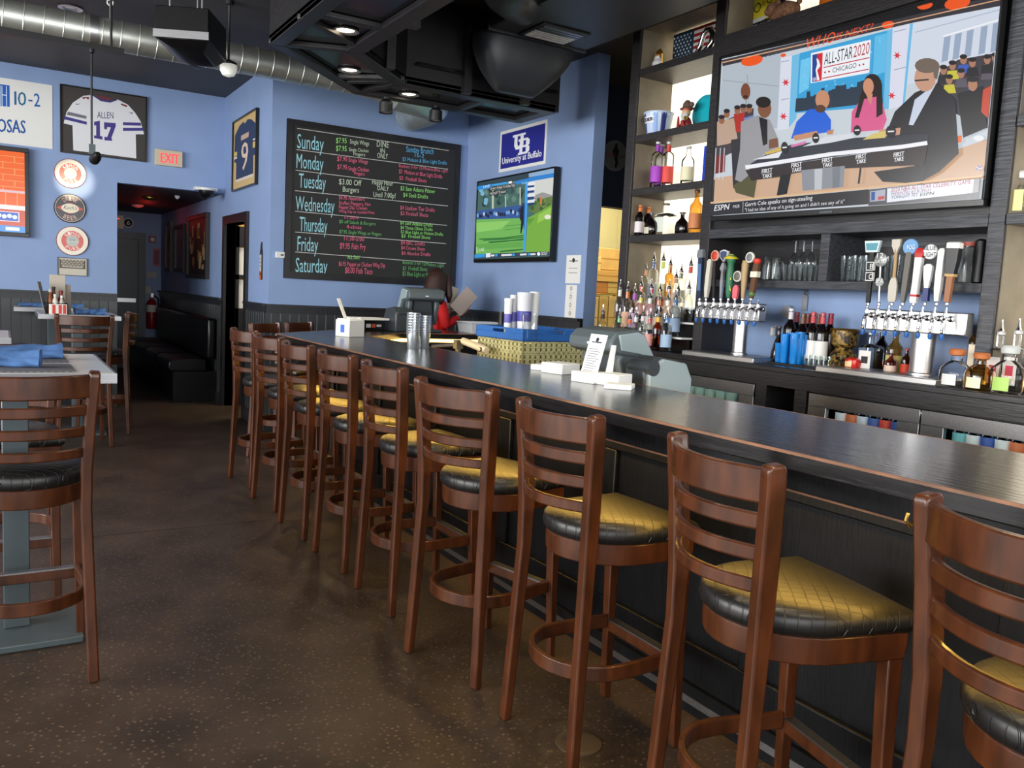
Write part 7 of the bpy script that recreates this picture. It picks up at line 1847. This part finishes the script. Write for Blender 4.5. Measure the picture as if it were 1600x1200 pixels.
jr = MB().lathe([(.055, 0), (.06, .006), (.06, .13), (.045, .16), (.045, .18), (.005, .182)], n=18).build('orange_jar', colmat((206, 106, 30), .3), loc=(4.1, a.y, z0), label='orange jar with a red letter on the shelf above the television', cat='jar')
A = Art((4.1-.061, a.y, z0), (0, -1, 0), (0, 0, 1), off=.001); A.text_uv('S', -.02, .06, .04, .06, (236, 226, 210), bold=.006); A.build('lettering', 'print', jr)
a = P3(1330, 8, 4.12)
MB().lathe([(.05, 0), (.055, .006), (.05, .10), (.03, .14), (.03, .16)], n=16).build('stoneware_jug', colmat((120, 110, 100), .5), loc=(4.12, a.y, z0), label='grey jug right of the orange jar above the television', cat='jug')
# floor drain
p = at(904, 1161, Z=0)
fd = MB().lathe([(.045, 0), (.075, 0.0), (.075, .003), (.07, .004), (.04, .004), (.002, .0042)], n=28).build('floor_drain', mat('drain_metal', (92, 78, 62), .5, .6), loc=(p.x, p.y, .0), label='round brass drain cover set in the floor beside the third stool', cat='drain')
# ------------------------------------------------------------------ woman behind the far terminal
def skin_mesh(name, nodes, edges, m, parent, sub=2, root=0):
    me = bpy.data.meshes.new(name)
    me.from_pydata([n[0] for n in nodes], edges, [])
    o = bpy.data.objects.new(name, me); COL.objects.link(o)
    if parent is not None: setparent(o, parent)
    md = o.modifiers.new('skin', 'SKIN'); md.use_smooth_shade = True; md.branch_smoothing = .3
    sv = me.skin_vertices[0].data
    for i, n in enumerate(nodes):
        r = n[1]; sv[i].radius = r if isinstance(r, tuple) else (r, r)
        sv[i].use_root = (i == root)
    sd_ = o.modifiers.new('sub', 'SUBSURF'); sd_.levels = sub; sd_.render_levels = sub
    me.materials.append(M[m] if isinstance(m, str) else m)
    return o
ph = at(684, 419, Y=7.34)
wo = empty('person', (ph.x, 7.34, 0), R(-68), 'woman with long brown hair in a red top holding two menus behind the far terminal', 'person')
S_ = ph.z/1.66
_rz = Matrix.Rotation(R(68), 3, 'Z')
def lp_(px, py, dy):
    q = _rz @ (at(px, py, Y=7.34+dy)-V((ph.x, 7.34, 0)))
    return tuple(q)
RS, RE, RW, RH, RF = lp_(689, 472, -.12), lp_(697, 511, -.16), lp_(717, 494, -.12), lp_(723.5, 487, -.11), lp_(728, 482, -.10)
def n_(x, y, z, r): return ((x*S_, y*S_, z*S_), r)
nodes = [n_(0, 0, .95, (.11, .085)), n_(0, .0, 1.10, (.09, .07)), n_(0, .0, 1.27, (.10, .07)), n_(0, -.005, 1.385, (.06, .052)), n_(0, .005, 1.45, .043), n_(0, .02, 1.51, (.058, .07)), n_(0, .025, 1.58, (.07, .085)), n_(0, .015, 1.63, (.045, .055)),
  (RS, .05), (RE, .038), (RW, .026), (RH, (.022, .034)), (RF, (.016, .036)),
  n_(-.165, -.005, 1.345, .05), n_(-.20, .0, 1.08, .038), n_(-.12, .19, 1.18, .026), n_(-.09, .25, 1.22, (.022, .034)), n_(-.075, .29, 1.25, (.016, .036)),
  n_(.085, 0, .88, .09), n_(.095, .01, .50, .062), n_(.10, -.02, .09, .04), n_(.105, .10, .035, .035),
  n_(-.085, 0, .88, .09), n_(-.095, .01, .50, .062), n_(-.10, -.02, .09, .04), n_(-.105, .10, .035, .035)]
edges = [(0, 1), (1, 2), (2, 3), (3, 4), (4, 5), (5, 6), (6, 7), (2, 8), (8, 9), (9, 10), (10, 11), (11, 12), (2, 13), (13, 14), (14, 15), (15, 16), (16, 17), (0, 18), (18, 19), (19, 20), (20, 21), (0, 22), (22, 23), (23, 24), (24, 25)]
def fingers(base, bi, sx):
    for k, (dx, L) in enumerate(((-.026, .055), (-.009, .066), (.008, .062), (.025, .048))):
        i0 = len(nodes); bx, by, bz = base
        nodes.append(n_(bx+dx, by+.012, bz+.012, .0095)); nodes.append(n_(bx+dx, by+.012+L*.5, bz+.018+L*.35, .0085)); nodes.append(n_(bx+dx-sx*.006, by+L*.72, bz+L*.95, .007))
        edges.extend([(bi, i0), (i0, i0+1), (i0+1, i0+2)])
    i0 = len(nodes); bx, by, bz = base
    nodes.append(n_(bx-sx*.036, by-.02, bz+.0, .011)); nodes.append(n_(bx-sx*.045, by+.015, bz+.035, .009))
    edges.extend([(bi-1, i0), (i0, i0+1)])
fingers(tuple(c/S_ for c in RF), 12, 1); fingers((-.075, .29, 1.25), 17, -1)
body = skin_mesh('body', nodes, edges, 'skin', wo)
# top, trousers, shoes
tn = [n_(0, 0, .90, (.155, .125)), n_(0, 0, 1.09, (.14, .11)), n_(0, 0, 1.27, (.152, .11)), n_(0, -.005, 1.375, (.085, .07)), (RS, .062), (RE, .05), (tuple(V(RE).lerp(V(RW), .93)), .036), n_(-.17, -.005, 1.345, .062), n_(-.203, 0, 1.08, .05), n_(-.13, .165, 1.168, .036)]
skin_mesh('red_top', tn, [(0, 1), (1, 2), (2, 3), (2, 4), (4, 5), (5, 6), (2, 7), (7, 8), (8, 9)], 'red_cloth', wo, root=1)
bn_ = [n_(0, 0, .93, (.148, .118)), n_(.088, 0, .84, .105), n_(.097, .01, .50, .075), n_(.10, -.02, .12, .056), n_(-.088, 0, .84, .105), n_(-.097, .01, .50, .075), n_(-.10, -.02, .12, .056)]
skin_mesh('trousers', bn_, [(0, 1), (1, 2), (2, 3), (0, 4), (4, 5), (5, 6)], 'dark_cloth', wo)
for sx in (-1, 1):
    MB().loft([[(sx*.102+x*.045, y, z) for x, y in ((-1, -.07), (-.9, .08), (-.4, .15), (.4, .15), (.9, .08), (1, -.07), (.5, -.1), (-.5, -.1))] for z in (0, .03)]+[[(sx*.102+x*.04, y*.8-.01, .075) for x, y in ((-1, -.07), (-.9, .06), (-.4, .08), (.4, .08), (.9, .06), (1, -.07), (.5, -.1), (-.5, -.1))]]).build('shoe', 'black_plastic', wo, bevel=.006)
hr = []
for z, rx, ry, cy_ in ((1.31, .135, .06, -.095), (1.345, .15, .085, -.08), (1.39, .142, .095, -.06), (1.44, .125, .10, -.04), (1.50, .108, .107, -.018), (1.56, .10, .112, .0), (1.615, .088, .098, .008), (1.648, .06, .065, .01), (1.662, .02, .02, .01)):
    hr.append([(rx*cos(t_)*S_*(1+.03*sin(7*t_)), (cy_+ry*sin(t_))*S_, z*S_) for t_ in [2*PI*i/24 for i in range(24)]])
MB().loft(hr).build('hair', 'hair', wo, ang=80)
for sx in (-1, 1):
    lk = MB().tube([(sx*.075*S_, .07*S_, 1.60*S_), (sx*.098*S_, .06*S_, 1.50*S_), (sx*.115*S_, .05*S_, 1.40*S_), (sx*.118*S_, .05*S_, 1.33*S_)], [.02, .032, .036, .012], 10)
    lk.build('hair_lock', 'hair', wo, ang=80)
    MB().ball((sx*.03*S_, .103*S_, 1.565*S_), .011, 10).build('eye', 'white_plastic', wo)
MB().tube([(0, .10*S_, 1.565*S_), (0, .125*S_, 1.535*S_), (0, .11*S_, 1.525*S_)], [.008, .012, .009], 8).build('nose', 'skin', wo)
MB().tube([(-.022*S_, .10*S_, 1.495*S_), (0, .108*S_, 1.493*S_), (.022*S_, .10*S_, 1.495*S_)], .006, 8).build('mouth', colmat((170, 80, 76)), wo)
MB().lathe([(.034, -.01), (.036, 0), (.034, .01)], RW, 14, cap=False).build('bracelet', 'black_plastic', wo)
# menus in her hands
def held(px0, py0, px1, py1, Y, w, label, tint, rot):
    a = at(px0, py0, Y=Y); b = at(px1, py1, Y=Y); d = a-b; h = d.length
    o = MB().box((-w/2, -.006, 0), (w/2, .006, h)).build('menu_board', colmat(tint, .6), label=label, cat='menu', group='menus held by the woman', bevel=.002)
    u = d.normalized(); n = V((sin(rot), -cos(rot), .15)); x = n.cross(u).normalized()*-1; n = x.cross(u).normalized()
    m = Matrix((x, -n if False else u.cross(x), u)).transposed().to_4x4(); m.translation = b; o.matrix_world = m
    return o
held(711, 449, 703, 482, 7.30, .15, 'pale menu board held upright nearest her shoulder', (220, 204, 186), .55)
held(738, 456, 711, 486, 7.20, .15, 'brownish menu board held out to the right in her hand', (176, 158, 148), -.1)
# ------------------------------------------------------------------ light
wld = bpy.data.worlds.new('world'); SC.world = wld; wld.use_nodes = True
bg = wld.node_tree.nodes['Background']; bg.inputs[0].default_value = (.9, .95, 1, 1); bg.inputs[1].default_value = 1.0
def area(name, loc, rot, sx, sy, power, col=(1, 1, 1), spread=None):
    l = bpy.data.lights.new(name, 'AREA'); l.shape = 'RECTANGLE'; l.size = sx; l.size_y = sy; l.energy = power; l.color = col
    if spread: l.spread = R(spread)
    o = bpy.data.objects.new(name, l); COL.objects.link(o); o.location = loc; o.rotation_euler = rot
    return o
def spot(name, loc, target, power, ang, col=(1, .85, .62), blend=.6, size=.03):
    l = bpy.data.lights.new(name, 'SPOT'); l.energy = power; l.spot_size = R(ang); l.spot_blend = blend; l.color = col; l.shadow_soft_size = size
    o = bpy.data.objects.new(name, l); COL.objects.link(o); o.location = loc
    o.rotation_euler = (V(target)-V(loc)).to_track_quat('-Z', 'Y').to_euler()
    return o
def point(name, loc, power, col, size=.08):
    l = bpy.data.lights.new(name, 'POINT'); l.energy = power; l.color = col; l.shadow_soft_size = size
    o = bpy.data.objects.new(name, l); COL.objects.link(o); o.location = loc
    return o
DAY = (1, .985, .96)
for i, (p, q) in enumerate([(-3.6, -1.2), (-.8, 1.6), (2.0, 3.9)]):
    area('daylight_front', ((p+q)/2, -2.84, 2.02), (R(-90), 0, PI), q-p, 1.9, 95, DAY)
for p, q in [(-1.6, 1.0), (1.5, 4.1), (4.6, 7.2)]:
    area('daylight_left', (-4.84, (p+q)/2, 2.02), (0, R(-90), 0), 1.9, q-p, 265, DAY)
for px, py in ((540, 46), (546, 108), (639, 146)):
    p = at(px, py, Z=ZC+.03); spot('canopy_light', (p.x, p.y, ZC), (p.x, p.y, 0), 45, 95)
for y in (2.8, 1.6, .4): spot('canopy_light', (1.67, y, ZC), (1.67, y, 0), 45, 95)
spot('sign_spot', SPOT, tuple(at(117, 283, Y=WY)), 520, 8, blend=.8, size=.01)
area('kitchen_light', (6.0, 7.9, CEIL-.05), (0, 0, 0), 1.6, 1.2, 120, (1, .88, .62))
area('service_light', (2.9, 9.3, CEIL-.05), (0, 0, 0), .8, .8, 60, (1, .86, .6))
point('exit_glow', (1.75, 12.6, 2.2), .9, (1, .05, .03), .05).data.specular_factor = .1
# ------------------------------------------------------------------ put every top-level mesh's origin at its own foot
bpy.context.view_layer.update()
for o in list(SC.objects):
    if o.type == 'MESH' and o.parent is None and o.location.length < 1e-6 and o.rotation_euler.to_quaternion().angle < 1e-6 and o.data.users == 1:
        co_ = [v.co for v in o.data.vertices]
        if not co_: continue
        c = V(((min(p.x for p in co_)+max(p.x for p in co_))/2, (min(p.y for p in co_)+max(p.y for p in co_))/2, min(p.z for p in co_)))
        o.data.transform(Matrix.Translation(-c)); o.location = c
        for ch in kids(o): ch.location = V(ch.location)-c
vs_ = SC.view_settings
SC.display_settings.display_device = 'sRGB'
vs_.view_transform = 'Standard'; vs_.look = 'None'; vs_.gamma = 1; vs_.exposure = 0.18; vs_.use_curve_mapping = False
SC.cycles.use_denoising = True
SC.cycles.max_bounces = 8; SC.cycles.transparent_max_bounces = 24; SC.cycles.diffuse_bounces = 4; SC.cycles.glossy_bounces = 4
SC.cycles.sample_clamp_indirect = 6
SC.cycles.caustics_reflective = False; SC.cycles.caustics_refractive = False
